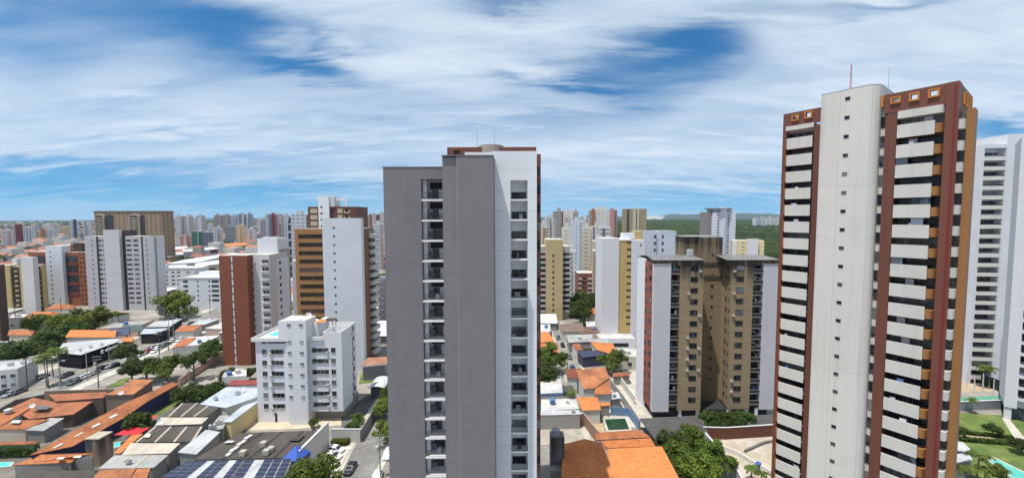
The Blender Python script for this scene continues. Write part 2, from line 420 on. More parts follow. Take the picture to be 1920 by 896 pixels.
WIN = {}
def winmesh(w_, h_, fm, gm, mull=1, sill=True, out=0.07):
    key = (round(w_, 2), round(h_, 2), fm.name, gm.name, mull, sill, out)
    if key in WIN: return WIN[key]
    f = MB(); t = 0.06 if w_ > 0.7 else 0.04
    f.box(-w_/2-t, -w_/2, -out, 0, -h_/2-t, h_/2+t, fm); f.box(w_/2, w_/2+t, -out, 0, -h_/2-t, h_/2+t, fm)
    f.box(-w_/2, w_/2, -out, 0, h_/2, h_/2+t, fm)
    f.box(-w_/2, w_/2, -out-(0.1 if sill else 0), 0, -h_/2-t, -h_/2, fm)
    for i in range(1, mull):
        x = -w_/2+w_*i/mull
        f.box(x-0.03, x+0.03, -out*0.7, 0, -h_/2, h_/2, fm)
    g = MB(); g.box(-w_/2+0.002, w_/2-0.002, -0.03, -0.005, -h_/2+0.002, h_/2-0.002, gm)
    WIN[key] = (f.mesh('window'), g.mesh('pane')); return WIN[key]

class Bld:
    """a building: an Empty at its front left base corner; local x along the front, y back, z up"""
    def __init__(s, name, label, cat, pos, rz=0.0, group=None, win_name='window'):
        s.o = empty(name, (pos[0], pos[1], 0), rz); tag(s.o, label, cat, group)
        s.pos = Vector((pos[0], pos[1])); s.rz = rz; s.parts = {}
        s.c, s.s = math.cos(rz), math.sin(rz)
    def lx(s, px, py=460, y0=0.0):
        d = ray(px, py); n = Vector((-s.s, s.c))
        o = s.pos + n*y0
        t = n.dot(o)/(n.x*d.x+n.y*d.y)
        h = Vector((d.x*t, d.y*t))-s.pos
        return h.x*s.c + h.y*s.s
    def lz(s, px, py, y0=0.0):
        d = ray(px, py); n = Vector((-s.s, s.c)); o = s.pos + n*y0
        t = n.dot(o)/(n.x*d.x+n.y*d.y); return H + d.z*t
    def ly(s, px, py, x0):
        """depth along a side face at local x0"""
        d = ray(px, py); n = Vector((s.c, s.s)); o = s.pos + n*x0
        t = n.dot(o)/(n.x*d.x+n.y*d.y)
        h = Vector((d.x*t, d.y*t))-s.pos
        return -h.x*s.s + h.y*s.c
    def mb(s, part):
        return s.parts.setdefault(part, MB())
    def box(s, part, *a, **k):
        b = MB(); b.box(*a, **k); return b.build(part, s.o)
    def one(s, part, mbuild, parent=None): return mbuild.build(part, parent or s.o)
    def box1(s, part, *a, **k):
        b = MB(); b.box(*a, **k); return b.build(part, s.o)
    def win(s, face, p, z, w_, h_, fm, gm, off=0.0, mull=1, sill=True, sub=False, name='window', lab=None):
        fme, gme = winmesh(w_, h_, fm, gm, mull, sill)
        rz = {'F': 0, 'R': math.pi/2, 'L': -math.pi/2, 'B': math.pi}[face]
        loc = {'F': (p, off, z), 'R': (off, p, z), 'L': (off, p, z), 'B': (p, off, z)}[face]
        f = link(name, fme, s.o, loc, rz); g = link('pane', gme, f)
        if lab: f['label'] = lab
        return f
    def done(s):
        for k, b in s.parts.items():
            b.build(k, s.o)
        s.parts = {}
        return s.o
# ------------------------------------------------------------------ palette
GLASS = pane('dark_glass', (0.012, 0.014, 0.017), (0.22, 0.22, 0.21))
GLASSB = pane('blue_grey_glass', (0.018, 0.022, 0.030), (0.20, 0.24, 0.30), 0.22)
GLASSW = pane('curtained_glass', (0.03, 0.032, 0.036), (0.42, 0.41, 0.38), 0.4)
ALU = plain('aluminium', (0.55, 0.56, 0.58), 0.45)
WFRAME = plain('white_frame', (0.55, 0.55, 0.55), 0.6); GFRAME = plain('grey_frame', (0.30, 0.30, 0.31), 0.6)
DFRAME = plain('dark_frame', (0.03, 0.03, 0.032), 0.5)
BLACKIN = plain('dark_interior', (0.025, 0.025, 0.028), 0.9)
CONC = wall('concrete', (0.42, 0.40, 0.37), 0.3)
RAIL = plain('dark_rail', (0.02, 0.02, 0.022), 0.4)
WHITEW = wall('white_wall', (0.74, 0.75, 0.78), 0.10, streak=0.10)
ROOFTOP = ground('roof_screed', (0.42, 0.41, 0.39), (0.60, 0.59, 0.56), 0.3, 2.0)
ROOFDARK = ground('roof_felt', (0.20, 0.20, 0.20), (0.34, 0.33, 0.32), 0.3, 2.0)
STEEL = plain('galvanised_steel', (0.45, 0.46, 0.48), 0.4, 0.6)
TANKBLUE = plain('water_tank_blue', (0.08, 0.18, 0.36), 0.5)
CLOTHS = [plain('cloth_white', (0.62, 0.63, 0.66), 0.9), plain('cloth_cyan', (0.10, 0.38, 0.50), 0.9), plain('cloth_blue', (0.08, 0.12, 0.32), 0.9), plain('cloth_pink', (0.38, 0.14, 0.16), 0.9), plain('cloth_grey', (0.4, 0.4, 0.43), 0.9)]

def rail(root, x0, x1, y0, y1, z, m, h=1.05, bars=0.14, name='railing', sides=''):
    """open bar railing along the front edge"""
    b = MB(); b.box(x0, x1, y0, y0+0.05, z+h-0.05, z+h, m); b.box(x0, x1, y0+0.005, y0+0.045, z+0.08, z+0.12, m)
    n = max(2, int((x1-x0)/bars))
    for i in range(n+1):
        x = x0+(x1-x0)*i/n
        b.box(x-0.014, x+0.014, y0+0.01, y0+0.04, z, z+h-0.04, m, skip='tb')
    return b.build(name, root)

# ------------------------------------------------------------------ the grey and white tower in the middle
def center_tower():
    GREY = wall('grey_tile_cladding', (0.196, 0.180, 0.192), 0.16, 0.7, (1.2, 0.6, 0.02), 0.22, 0.82, 0.5, 0.22)
    GREY2 = wall('grey_tile_cladding_return', (0.206, 0.186, 0.192), 0.16, 0.7, (1.2, 0.6, 0.02), 0.22, 0.82, 0.5, 0.22)
    WHT = wall('white_panel_wall', (0.74, 0.765, 0.80), 0.10, 0.75, (40, 3.0, 0.035), 0.14, 0.72, 0.5, 0.10)
    BRN = wall('red_brown_tile', (0.16, 0.050, 0.028), 0.2, 0.6, (1.5, 1.0, 0.03), 0.15, 0.75)
    BACK = wall('balcony_back_wall', (0.72, 0.73, 0.75), 0.1)
    SLABW = wall('white_slab_edge', (0.78, 0.78, 0.79), 0.06)
    ORANGE = plain('orange_window_surround', (0.62, 0.22, 0.02), 0.6)
    YF = 57.3                       # left wall and slot
    b = Bld('apartment_tower', 'tall apartment tower with blank grey cladding, a white wall and two recessed balcony columns', 'apartment tower',
            (PY(722, 600, YF).x, YF))
    X = b.lx; Z = b.lz
    yc = -3.6; yw = 1.0              # grey column stands forward, white wall slightly back
    xl, xs0, xs1 = X(722, 500), X(791.5, 480), X(832, 480)
    xc0, xc1 = X(831, 500, yc), X(926, 500, yc)
    xw0, xw1 = X(926, 500, yw), X(1006.5, 500, yw)
    zl = Z(760, 314.5); zc = Z(880, 293, yc); zw = Z(970, 283.5, yw)
    D = 6.0
    # left wall
    b.box('grey_wall', xl, xs0, 0, D, 0, zl, GREY, ROOFDARK)
    b.box('grey_wall', xs0, xc0+0.6, 0, D, Z(815, 336), zl, GREY, ROOFDARK)
    # grey column in two facets
    xm = X(858.5, 500, yc)
    cw = MB(); cw.box(xm, xc1, yc, yw+1.0, 0, zc, GREY, ROOFDARK)
    cw.box(xc0, xm-0.0, yc+0.22, yw+1.0, 0, zc-0.12, GREY2, ROOFDARK); cw.build('grey_column', b.o)
    cp = MB(); cp.box(xm-0.06, xm, yc+0.02, yc+0.20, 0, zc-0.1, plain('joint_strip', (0.34, 0.32, 0.31), 0.6)); cp.build('corner_strip', b.o)
    cap = MB(); cap.box(xc0-0.05, xc1+0.05, yc-0.05, yw+0.9, zc+0.004, zc+0.16, plain('metal_coping', (0.12, 0.12, 0.13), 0.4)); cap.build('coping', b.o)
    cap = MB(); cap.box(xl-0.05, xc0-0.1, -0.05, D, zl+0.004, zl+0.14, plain('metal_coping', (0.12, 0.12, 0.13), 0.4)); cap.build('coping', b.o)
    # slot of balconies between wall and column
    fl = 3.0; z0 = Z(812, 373.5)
    k = 0
    b.box('slot_back_wall', xs0+0.003, xc0+0.5, 2.6, 2.7, 0, zl-1.0, BACK)
    b.box('slot_side_wall', xs0-0.002, xs0+0.55, 1.2, 2.6, 0, zl-1.0, SLABW)
    while True:
        z = z0-k*fl
        if z < 3: break
        bl = MB(); bl.box(xs0+0.002, xc0+0.5, 0.04, 2.6, z-0.26, z, SLABW); sl = bl.build('balcony', b.o)
        sl2 = rail(sl, xs0+0.35, xc0+0.3, 0.12, 0, z, RAIL, 0.95, 0.2)
        d = MB(); d.box(xs0+0.75, xc0+0.4, 2.50, 2.6, z+1.62, z+2.66, BLACKIN); d.build('window', b.o)
        d = MB(); d.box(xs0+0.95+rnd.random()*0.3, xs0+2.0+rnd.random()*0.8, 2.50, 2.598, z, z+1.55, plain('balcony_door_dark', (0.06, 0.06, 0.07), 0.3)); d.build('door', b.o)
        ac = MB(); ac.box(xs0+0.62, xs0+1.45, 1.6, 2.1, z+0.55, z+1.15, plain('ac_dark', (0.10, 0.10, 0.11), 0.6)); ac.build('air_conditioner', b.o)
        if k % 4 == 1:
            q = MB(); q.box(xs0+1.7, xs0+2.3, 0.9, 1.5, z, z+0.7+0.2*rnd.random(), rnd.choice([CLOTHS[4], DFRAME])); q.build('chair', b.o)
        k += 1
    b.box('slot_head', xs0+0.002, xc0+0.5, 0.02, 2.7, z0+fl-0.05, Z(815, 336)+0.002, GREY)
    # white wall with its column of openings
    xo0, xo1 = X(957.3, 430, yw), X(989.2, 430, yw)
    zt = Z(972, 338, yw); zs0 = Z(972, 373.5, yw)
    b.box('white_wall', xw0-0.2, xo0, yw, 6.0, 0, zw, WHT, ROOFTOP)
    b.box('white_wall', xo1, xw1, yw, 6.0, 0, zw, WHT, ROOFTOP)
    b.box('white_wall', xo0, xo1, yw, 6.0, zt, zw-0.002, WHT, ROOFTOP)
    b.box('recess_back_wall', xo0, xo1, yw+1.7, yw+1.8, 0, zt, BACK)
    k = 0
    while True:
        z = zs0-k*2.98
        if z < 3: break
        bl = MB(); bl.box(xo0+0.002, xo1-0.002, yw-0.06, yw+1.7, z-0.24, z, SLABW); sl = bl.build('balcony', b.o)
        rail(sl, xo0+0.05, xo1-0.05, yw+0.06, 0, z, RAIL, 1.0, 0.13)
        g = MB(); g.box(xo0+0.2, xo1-0.2, yw+1.62, yw+1.695, z, z+1.15, GLASS); g.build('balcony_door', b.o)
        if k % 2:
            q = MB(); q.box(xo0+0.4+rnd.random(), xo0+1.1+rnd.random(), yw+0.5, yw+1.1, z, z+0.8, rnd.choice([DFRAME, CLOTHS[4]])); q.build('chair', b.o)
        k += 1
    # rear volume in red-brown tile
    yb = 6.05
    xb0, xb1 = X(842, 300, yb), X(1013.8, 420, yb)
    zb = Z(1010, 289, yb)
    b.box('rear_wall', xb0, xb1, yb, 15.0, 0, zb, BRN, ROOFDARK)
    k = 0
    while zb-4-k*3 > 4:
        g = MB(); g.box(xw1+0.35, xb1-0.12, yb-0.05, yb+0.5, zb-3.4-k*3, zb-2.0-k*3, GLASS); g.build('side_window', b.o)
        k += 1
    yp = 8.5
    xp0, xp1 = X(838.5, 290, yp), X(1005.5, 290, yp); zp = Z(930, 276, yp)
    pt = MB(); pt.box(xp0, xp1, yp, 14.4, zb, zp, BRN, ROOFDARK); pt.build('penthouse', b.o)
    b.win('F', X(857, 288, yp), Z(857, 288, yp), 1.3, 1.3, ORANGE, GLASS, yp, 1)
    dr = MB(); cx = X(920, 280, yp); dr.cyl((cx, yp+1.6), 2.15, 2.15, zb, Z(920, 271.5, yp), wall('beige_drum', (0.34, 0.29, 0.25), 0.35), 28); dr.build('roof_drum', b.o)
    pz = MB(); pz.box(X(872, 288, 5), X(925, 288, 5), 4.5, 4.7, zl, Z(900, 286.5, 5), SLABW); pz.build('parapet', b.o)
    for px, top in ((894, 240), (926.5, 238)):
        an = MB(); x = X(px, 270, yp); zt2 = Z(px, top, yp)
        an.tube([(x, yp+0.9, zp-0.5), (x, yp+0.9, zp+1.2), (x, yp+0.9, zt2)], [0.07, 0.05, 0.03], STEEL); an.build('antenna', b.o)
    b.done()
center_tower()

# ------------------------------------------------------------------ the red-brown and cream tower at right
def right_tower():
    BRN = wall('brick_red_tile', (0.135, 0.045, 0.027), 0.18, 0.6, (1.2, 3.0, 0.035), 0.2, 0.7)
    BRN2 = wall('brick_red_tile_plain', (0.150, 0.047, 0.028), 0.18, 0.6, None, 0.2)
    RED = plain('dark_red_edge', (0.16, 0.012, 0.014), 0.5)
    CREAM = wall('cream_wall', (0.60, 0.585, 0.55), 0.12, 0.8, (2.9, 30.5, 0.03), 0.28, 0.68, 0.5, 0.16)
    BAND = wall('cream_balcony_front', (0.565, 0.55, 0.515), 0.20, 0.8, (2.4, 30, 0.02), 0.25, 0.9)
    ORA = wall('ochre_tile', (0.29, 0.130, 0.040), 0.2, 0.6, None, 0.15)
    ORF = plain('orange_frame', (0.44, 0.16, 0.02), 0.55)
    pl = PY(1493, 380, 70.4); pr = PY(1712, 380, 58.2)
    d = (Vector((pr.x, pr.y))-Vector((pl.x, pl.y))).normalized(); ang = math.atan2(d.y, d.x)
    # left end of the facade on this line, seen at px 1460
    tmp = Bld.__new__(Bld); tmp.pos = Vector((pl.x, pl.y)); tmp.rz = ang; tmp.c, tmp.s = math.cos(ang), math.sin(ang)
    x0 = tmp.lx(1460, 480); org = Vector((pl.x, pl.y))+d*x0
    b = Bld('apartment_tower', 'red-brown high-rise with cream balcony bands, a curved cream stair shaft and square orange roof openings', 'apartment tower', org, ang)
    X = b.lx; Z = b.lz; PYR = 480
    ztl = Z(1470, 213); ztr = Z(1790, 155.5)
    ztop = (ztl+ztr)/2
    fl = 3.0
    xa0, xa1, xa2 = X(1469, PYR), X(1516, PYR), X(1527, PYR)
    xr0, xr1, xr2, xr3, xr4 = X(1649, PYR), X(1671, PYR), X(1740, PYR), X(1757, PYR), X(1781, PYR)
    D = 17.0
    # core bodies set back behind the balconies: dark glazing recesses
    def crown(part, xA, xB, holes, zA, zB, yF, th=0.5):
        """parapet wall with real square openings"""
        m = MB(); cur = xA
        for (hx0, hx1, hz0, hz1) in holes:
            m.box(cur, hx0, yF, yF+th, zA, zB, BRN2)
            m.box(hx0, hx1, yF, yF+th, zA, hz0, BRN2); m.box(hx0, hx1, yF, yF+th, hz1, zB, BRN2); cur = hx1
        m.box(cur, xB, yF, yF+th, zA, zB, BRN2)
        o = m.build(part, b.o)
        for (hx0, hx1, hz0, hz1) in holes:
            f = MB(); t = 0.22
            f.box(hx0-t, hx0, yF-0.25, yF+0.2, hz0-t, hz1+t, ORF); f.box(hx1, hx1+t, yF-0.25, yF+0.2, hz0-t, hz1+t, ORF)
            f.box(hx0, hx1, yF-0.25, yF+0.2, hz0-t, hz0, ORF); f.box(hx0, hx1, yF-0.25, yF+0.2, hz1, hz1+t, ORF)
            f.build('orange_frame', o)
    zroof = ztop-3.6
    # left wing
    b.box('left_wing', 0.0, xa2+0.8, 1.5, D, 0, zroof, BRN, ROOFDARK)
    b.box('left_edge_pier', 0, 0.55, 0, 1.5, 0, ztop-2.4, BRN2)
    b.box('left_pier', xa1+0.12, xa2+0.8, 0, 1.5, 0, zroof+0.8, BRN)
    zs = Z(1495, 228, 0)
    crown('crown_parapet', 0, xa2+0.8, [(X(1487.5, 222), X(1496, 222), Z(1491, 225), Z(1491, 217.5)), (X(1511.5, 216), X(1521, 216), Z(1516, 220), Z(1516, 211))], ztop-2.4, ztop, 0)
    cr = MB(); cr.box(0, 0.5, 0.5, D, zroof, ztop, BRN2); cr.box(0.5, xa2+0.8, D-0.5, D, zroof, ztop-1.8, BRN2); cr.build('crown_parapet', b.o)
    lint = MB(); lint.box(0.55, xa1+0.1, -0.25, 1.5, ztop-3.15, ztop-2.402, BAND); lint.build('balcony_canopy', b.o)
    zb0 = Z(1500, 257.5)        # top of the first cream band (left wing)
    for k in range(26):
        zt = zb0-k*fl
        if zt < 2: break
        m = MB(); m.box(X(1469.5, PYR), xa1, -0.3, -0.15, zt-1.95, zt, BAND); m.box(X(1469.5, PYR), xa1, -0.15, 1.5, zt-1.25, zt-1.05, CONC); o = m.build('balcony', b.o)
        q = MB(); q.box(0.552, X(1469.4, PYR), -0.12, 0.0, zt-1.75, zt+0.1, ORA); q.build('side_balcony', b.o)
        g = MB(); g.box(0.56, xa1+0.1, 1.43, 1.498, zt-1.05, zt+1.02, GLASS); g.build('window', b.o)
        if rnd.random() < 0.22:
            c = MB(); xx = 0.9+rnd.random()*3; c.box(xx, xx+0.3+rnd.random()*0.7, -0.10, -0.06, zt+0.01, zt+0.2+0.25*rnd.random(), rnd.choice(CLOTHS[:3]+CLOTHS[4:])); c.build('laundry', o)
    # curved cream stair shaft
    yS = -1.7
    xs0, xs1 = X(1527.5, PYR, yS), X(1637, PYR, yS+1.2)
    zsh = Z(1580, 171, yS)
    fp = [(xs0, D*0.6), (xs0, yS+0.25), (xs0+0.08, yS+0.08), (xs0+0.3, yS)]
    R = 1.9; cx, cy = xs1-R, yS+R
    for i in range(11):
        a = -math.pi/2+math.pi/2*i/10; fp.append((cx+R*math.cos(a), cy+R*math.sin(a)))
    fp += [(xs1, D*0.6)]
    b.mb('stair_shaft').prism(fp, 0, zsh, CREAM, ROOFTOP)
    rim = MB(); rim.prism([(p[0], p[1]) for p in fp], zsh+0.004, zsh+0.14, plain('grey_coping', (0.22, 0.23, 0.25), 0.5)); rim.build('coping', b.o)
    wz = Z(1585, 186, yS)
    for k in range(26):
        z = wz-k*fl
        if z < 2: break
        b.win('F', X(1577, PYR, yS), z, 0.55, 0.42, DFRAME, GLASS, yS, 1, False)
    # recessed link wall between shaft and right wing, one window a floor
    b.box('link_wall', xs1-0.3, xr0+0.25, 0.5, 1.2, 0, zsh-1.5, CREAM)
    wz = Z(1655, 230, 0.5)
    for k in range(25):
        z = wz-k*fl
        if z < 2: break
        g = MB(); g.box(xs1+0.02, xr0+0.2, 0.42, 0.497, z-0.85, z+0.85, GLASS); g.build('link_window', b.o)
    for i in range(3):
        f = MB(); y = -0.3+0.35*i
        f.box(xs1+0.003, xs1+0.3, y, y+0.12, zsh-3.4, zsh-1.6, ORF); f.build('orange_fin', b.o)
    # right wing
    yr = 0.0
    b.box('right_wing', xr0+0.2, xr4, yr+1.5, D, 0, zroof, BRN, ROOFDARK)
    b.box('right_pier', xr0, xr1-0.05, yr-0.35, yr+1.5, 0, zroof+0.3, BRN)
    b.box('corner_pier', xr3+0.02, xr4, yr-0.15, yr+2.2, 0, ztop, BRN2)
    b.box('red_edge', xr4-0.42, xr4-0.18, yr-0.22, yr-0.15, 0, ztop-0.5, RED)
    holes = []
    for (pa, pb, qa, qb) in ((1674, 1686.5, 191.5, 184.5), (1708.5, 1721, 187, 177), (1744, 1758.5, 180, 170)):
        holes.append((X(pa, 182), X(pb, 178), Z((pa+pb)/2, qa), Z((pa+pb)/2, qb)))
    crown('crown_parapet', xr0-0.3, xr3+0.02, holes, ztop-2.9, ztop, yr)
    # crown return along the right side with three orange frames
    cr = MB(); cr.box(xr4-0.5, xr4, yr+2.2, 12.5, zroof, ztop-0.1, BRN2); cr.box(xr0, xr4-0.5, 12.0, 12.5, zroof, ztop-1.6, BRN2); cr.box(xr0-0.3, xr0+0.1, 0.5, 12.0, zroof, ztop-0.4, BRN2)
    cro = cr.build('crown_parapet', b.o)
    for i in range(3):
        f = MB(); y0 = 4.0+i*2.6; t = 0.2
        f.box(xr4, xr4+0.25, y0-0.5, y0-0.3, ztop-2.7, ztop-0.9, ORF); f.box(xr4, xr4+0.25, y0+0.7, y0+0.9, ztop-2.7, ztop-0.9, ORF)
        f.box(xr4, xr4+0.25, y0-0.3, y0+0.7, ztop-2.7, ztop-2.5, ORF); f.box(xr4, xr4+0.25, y0-0.3, y0+0.7, ztop-1.1, ztop-0.9, ORF); f.build('orange_frame', cro)
        g = MB(); g.box(xr4-0.002, xr4+0.02, y0-0.3, y0+0.7, ztop-2.5, ztop-1.1, BLACKIN); g.build('opening', cro)
    cano = MB()
    fp2 = [(xr1, yr+1.5), (xr1, yr-0.35), (xr3-0.8, yr-0.35)] + [(xr3-0.8+0.75*math.sin(q), yr+0.4-0.75*math.cos(q)) for q in (0.4, 0.8, 1.2, 1.57)] + [(xr3-0.05, yr+1.5)]
    cano.prism(fp2, ztop-4.0, ztop-2.902, BAND); cano.build('balcony_canopy', b.o)
    zb0 = Z(1684, 235.5)
    xb1 = xr2
    for k in range(27):
        zt = zb0-k*fl
        if zt < 2: break
        m = MB(); m.box(xr1, xb1, yr-0.32, yr-0.16, zt-1.95, zt, BAND); m.box(xr1, xb1, yr-0.16, yr+1.5, zt-1.25, zt-1.05, CONC); o = m.build('balcony', b.o)
        if rnd.random() < 0.3:
            q0 = rnd.choice((0.0, 0.5)); q1 = q0+rnd.choice((0.5, 0.5, 0.34)); gl = MB(); gl.box(xr1+(xb1-xr1)*q0+0.03, xr1+(xb1-xr1)*min(q1, 1)-0.03, yr-0.26, yr-0.22, zt+0.002, zt+1.03, GLASSB); gl.build('balcony_glazing', o)
        # rounded ochre balcony at the corner
        fp3 = [(xb1+0.02, yr+1.5), (xb1+0.02, yr-0.18)]
        w3 = xr3-xb1-0.04
        for i in range(6):
            a = i/5*math.pi/2; fp3.append((xb1+0.02+w3*math.sin(a)*0.98, yr-0.18-0.0+0.9*(1-math.cos(a))))
        fp3 += [(xr3, yr+1.5)]
        m = MB(); m.prism(fp3, zt-1.75, zt-0.42, ORA); m.build('corner_balcony', b.o)
        g = MB(); g.box(xr1, xr3, yr+1.42, yr+1.498, zt-1.04, zt+1.03, GLASS); w_ = g.build('window', b.o)
        fr = MB()
        for q in (0.25, 0.5, 0.75):
            xx = xr1+(xb1-xr1)*q; fr.box(xx-0.04, xx+0.04, yr+1.36, yr+1.42, zt-1.0, zt+1.0, DFRAME)
        fr.build('frame', w_)
        if rnd.random() < 0.3:
            c = MB(); xx = xr1+0.3+rnd.random()*(xb1-xr1-2.2); c.box(xx, xx+0.4+rnd.random()*1.0, yr-0.12, yr-0.07, zt+0.01, zt+0.2+0.3*rnd.random(), rnd.choice(CLOTHS)); c.build('laundry', o)
        if rnd.random() < 0.3:
            c = MB(); xx = xr1+0.3+rnd.random()*(xb1-xr1-1.5); c.box(xx, xx+0.9, yr+0.6, yr+0.66, zt-1.0, zt+0.8, CLOTHS[4]); c.build('curtain', o)
    # right flank: rounded cream balconies in front of dark glazing, then the ochre pier
    yb_ = 2.0
    xk, xq = X(1797.0, PYR, yb_), X(1812.0, PYR, yb_)
    zo = Z(1800, 206, yb_)
    zfl = Z(1790, 227, yb_)
    b.box('glazed_recess', xr4, xk, yb_+0.3, yb_+0.6, 0, zo-0.6, GLASS)
    for k in range(27):
        zt = zfl-k*fl
        if zt < 2: break
        w4 = xk-xr4
        fp4 = [(xr4+0.01, yb_+0.29), (xr4+0.01, yb_-1.2), (xr4+w4*0.55, yb_-1.2)] + [(xr4+w4*0.55+w4*0.43*math.sin(q), yb_-0.35-0.85*math.cos(q)) for q in (0.5, 1.0, 1.57)] + [(xk-0.02, yb_+0.29)]
        m = MB(); m.prism(fp4, zt-1.35, zt, BAND); m.build('flank_balcony', b.o)
    b.box('ochre_pier', xk+0.01, xq, yb_, max(yb_+1.5, b.ly(1817.5, PYR, xq)), 0, zo, ORA, ROOFDARK)
    # masts
    an = MB(); x = X(1594.5, 170, 3.0); zt = Z(1595, 121, 3.0); MR = plain('mast_red', (0.45, 0.06, 0.04), 0.5)
    for (dx, dy) in ((-0.14, -0.1), (0.14, -0.1), (0, 0.16)): an.tube([(x+dx, 3+dy, zsh), (x+dx*0.3, 3+dy*0.3, zt)], 0.025, MR, 4)
    for i in range(14):
        z = zsh+(zt-zsh)*i/14; an.box(x-0.13, x+0.13, 2.93, 3.0, z, z+0.05, WFRAME if i % 2 else MR)
    an.build('lattice_mast', b.o)
    an = MB(); x = X(1665.5, 165, 4.0); an.tube([(x, 4, zsh-2), (x, 4, Z(1666, 125, 4.0))], [0.05, 0.03], STEEL, 5); an.build('antenna', b.o)
    b.done()
right_tower()

# ------------------------------------------------------------------ tan block with two wings
def tan_block():
    TAN = streaky('tan_render', (0.315, 0.240, 0.148), 43.6)
    TANC = streaky('tan_render_core', (0.265, 0.200, 0.120), 49.5)
    GREYW = wall('pale_grey_render', (0.55, 0.555, 0.60), 0.16, 0.85, None, 0.2)
    REDB = wall('red_brick_flank', (0.30, 0.090, 0.062), 0.15, 0.8, (0.8, 0.4, 0.03), 0.15, 0.8)
    Y = 105.3
    b = Bld('apartment_block', 'weathered tan apartment block of two wings with black streaks below its eaves', 'apartment block', (PY(1225, 600, Y).x, Y))
    X = b.lx; Z = b.lz; PYR = 560
    zr = Z(1260, 488); zb = Z(1260, 769); fl = 3.05
    x0, x1, x2, x3 = 0.0, X(1257.5, PYR), X(1274.5, PYR), X(1318, PYR)
    ycr = 6.5
    xc0, xc1 = X(1317.5, PYR, ycr)-0.6, X(1352.5, PYR, ycr)
    x4, x5, x6, x7 = X(1370.5, PYR), X(1411, PYR), X(1430, PYR), X(1458, PYR)
    yL = b.ly(1203.5, PYR, x0)
    # left wing
    b.box('end_wall', x0, x1, 0, 1.2, zb-0.4, zr-0.9, GREYW)
    b.box('wing_wall', x2, x3, 0, 13, zb, zr, TAN, ROOFDARK)
    b.box('wing_wall', x0+0.5, x2, 1.6, 13, zb, zr, TAN, ROOFDARK)
    b.box('wing_wall', x1, x2, 0.05, 1.6, zr-1.5, zr, TAN)
    b.box('wing_wall', x0+0.002, x1, 0.002, 1.6, zr-0.9, zr, TAN)
    yb1 = b.ly(1209, PYR, x0)
    b.box('brick_flank', x0, x0+0.5, 1.2, yb1, zb-0.2, zr-1.0, REDB)
    b.box('flank_wall', x0-0.15, x0+0.5, yb1, 13.5, 0, zr-0.3, WHITEW)
    # core
    zc = Z(1320, 445, ycr)
    b.box('core_wall', xc0, xc1, ycr, 15, 0, zc-0.002, TANC, ROOFDARK)
    for py in (494, 519):
        b.box('core_ledge', xc0, xc1+0.05, ycr-0.18, ycr-0.003, Z(1330, py+3, ycr), Z(1330, py-2.5, ycr), plain('dark_ledge', (0.07, 0.06, 0.05), 0.9))  # two dark horizontal bands across the upper core
    xt0 = X(1283.5, 470, ycr+2); b.box('core_tower', xt0, xc1, ycr+2, 15, zr-0.5, zc, TANC, ROOFDARK)
    rf = MB(); rf.box(xt0-0.4, xc1+0.3, ycr+1.6, 15.4, zc+0.003, zc+0.22, ROOFDARK); rf.build('roof_slab', b.o)
    # right wing with an oblique return
    fpR = [(x4, 0), (x7, 0), (x7, 13), (x4-1.0, 13), (X(1358, PYR, 5.0), 5.0)]
    b.mb('wing_wall').prism([(x4, 0), (x5, 0), (x5, 13), (X(1358, PYR, 5.0), 13), (X(1358, PYR, 5.0), 5.0)], zb+0.3, zr, TAN, ROOFDARK)
    b.box('wing_wall', x5, x7-0.3, 1.6, 13, zb+0.3, zr, TAN, ROOFDARK)
    b.box('wing_wall', x5, x6, 0.05, 1.6, zr-1.4, zr, TAN); b.box('wing_wall', x6, x7-0.002, 0.002, 1.6, zr-1.0, zr, TAN)
    b.box('end_wall', x6, x7, 0, 1.2, zb+0.2, zr-1.0, GREYW); b.box('end_wall', x7-0.3, x7, 1.2, 13, zb+0.2, zr-1.0, GREYW)
    # dark joint between core and right wing
    b.box('dark_joint', xc1+0.003, xc1+1.6, ycr+0.5, ycr+1, 0, zr-0.6, BLACKIN)
    # corrugated roofs
    FIB = sheet('grey_fibre_roof', (0.20, 0.20, 0.195), 1.1, 0.7, 0.5)
    for (xa, xb) in ((x0-0.4, x3+0.35), (x4-1.5, x7+0.3)):
        r = MB(); r.slab([(xa, -0.35, zr+0.1), (xb, -0.35, zr+0.1), (xb-0.5, 6.5, zr+0.7), (xa+0.5, 6.5, zr+0.7)], 0.12, FIB); r.slab([(xa+0.5, 6.5, zr+0.7), (xb-0.5, 6.5, zr+0.7), (xb, 13.6, zr+0.1), (xa, 13.6, zr+0.1)], 0.12, FIB); r.build('roof', b.o)
    n = 13
    w0 = Z(1297, 503)
    for k in range(n):
        z = w0-k*fl
        if z < zb+1: break
        b.win('F', X(1301, PYR), z, 1.9, 1.25, DFRAME, GLASSB, 0, 2, False)
        b.win('F', X(1386.5, PYR), Z(1386, 502)-k*fl, 1.9, 1.25, DFRAME, GLASSB, 0, 2, False)
        b.win('F', X(1334.5, PYR, ycr), Z(1334, 477, ycr)-k*fl, 0.55, 0.5, DFRAME, GLASS, ycr, 1, False, name='small_window')
        b.win('L', 2.6, z, 1.6, 1.2, DFRAME, GLASSB, x0-0.001, 1, False)
        if yb1 > 7: b.win('L', 6.2, z-1.0, 1.0, 1.0, DFRAME, GLASSB, x0-0.001, 1, False)
        for px_, off_ in ((1301, 1.6), (1386.5, -1.6), (1301, -1.5)):
            if rnd.random() < 0.3:
                ac = MB(); xx = X(px_, PYR)+off_; ac.box(xx-0.38, xx+0.38, -0.35, -0.003, z-1.1, z-0.55, plain('ac_casing', (0.42, 0.40, 0.37), 0.7)); ac.build('air_conditioner', b.o)
        # oblique return windows of the right wing
        a = math.atan2(-5.0, x4-X(1358, PYR, 5.0))
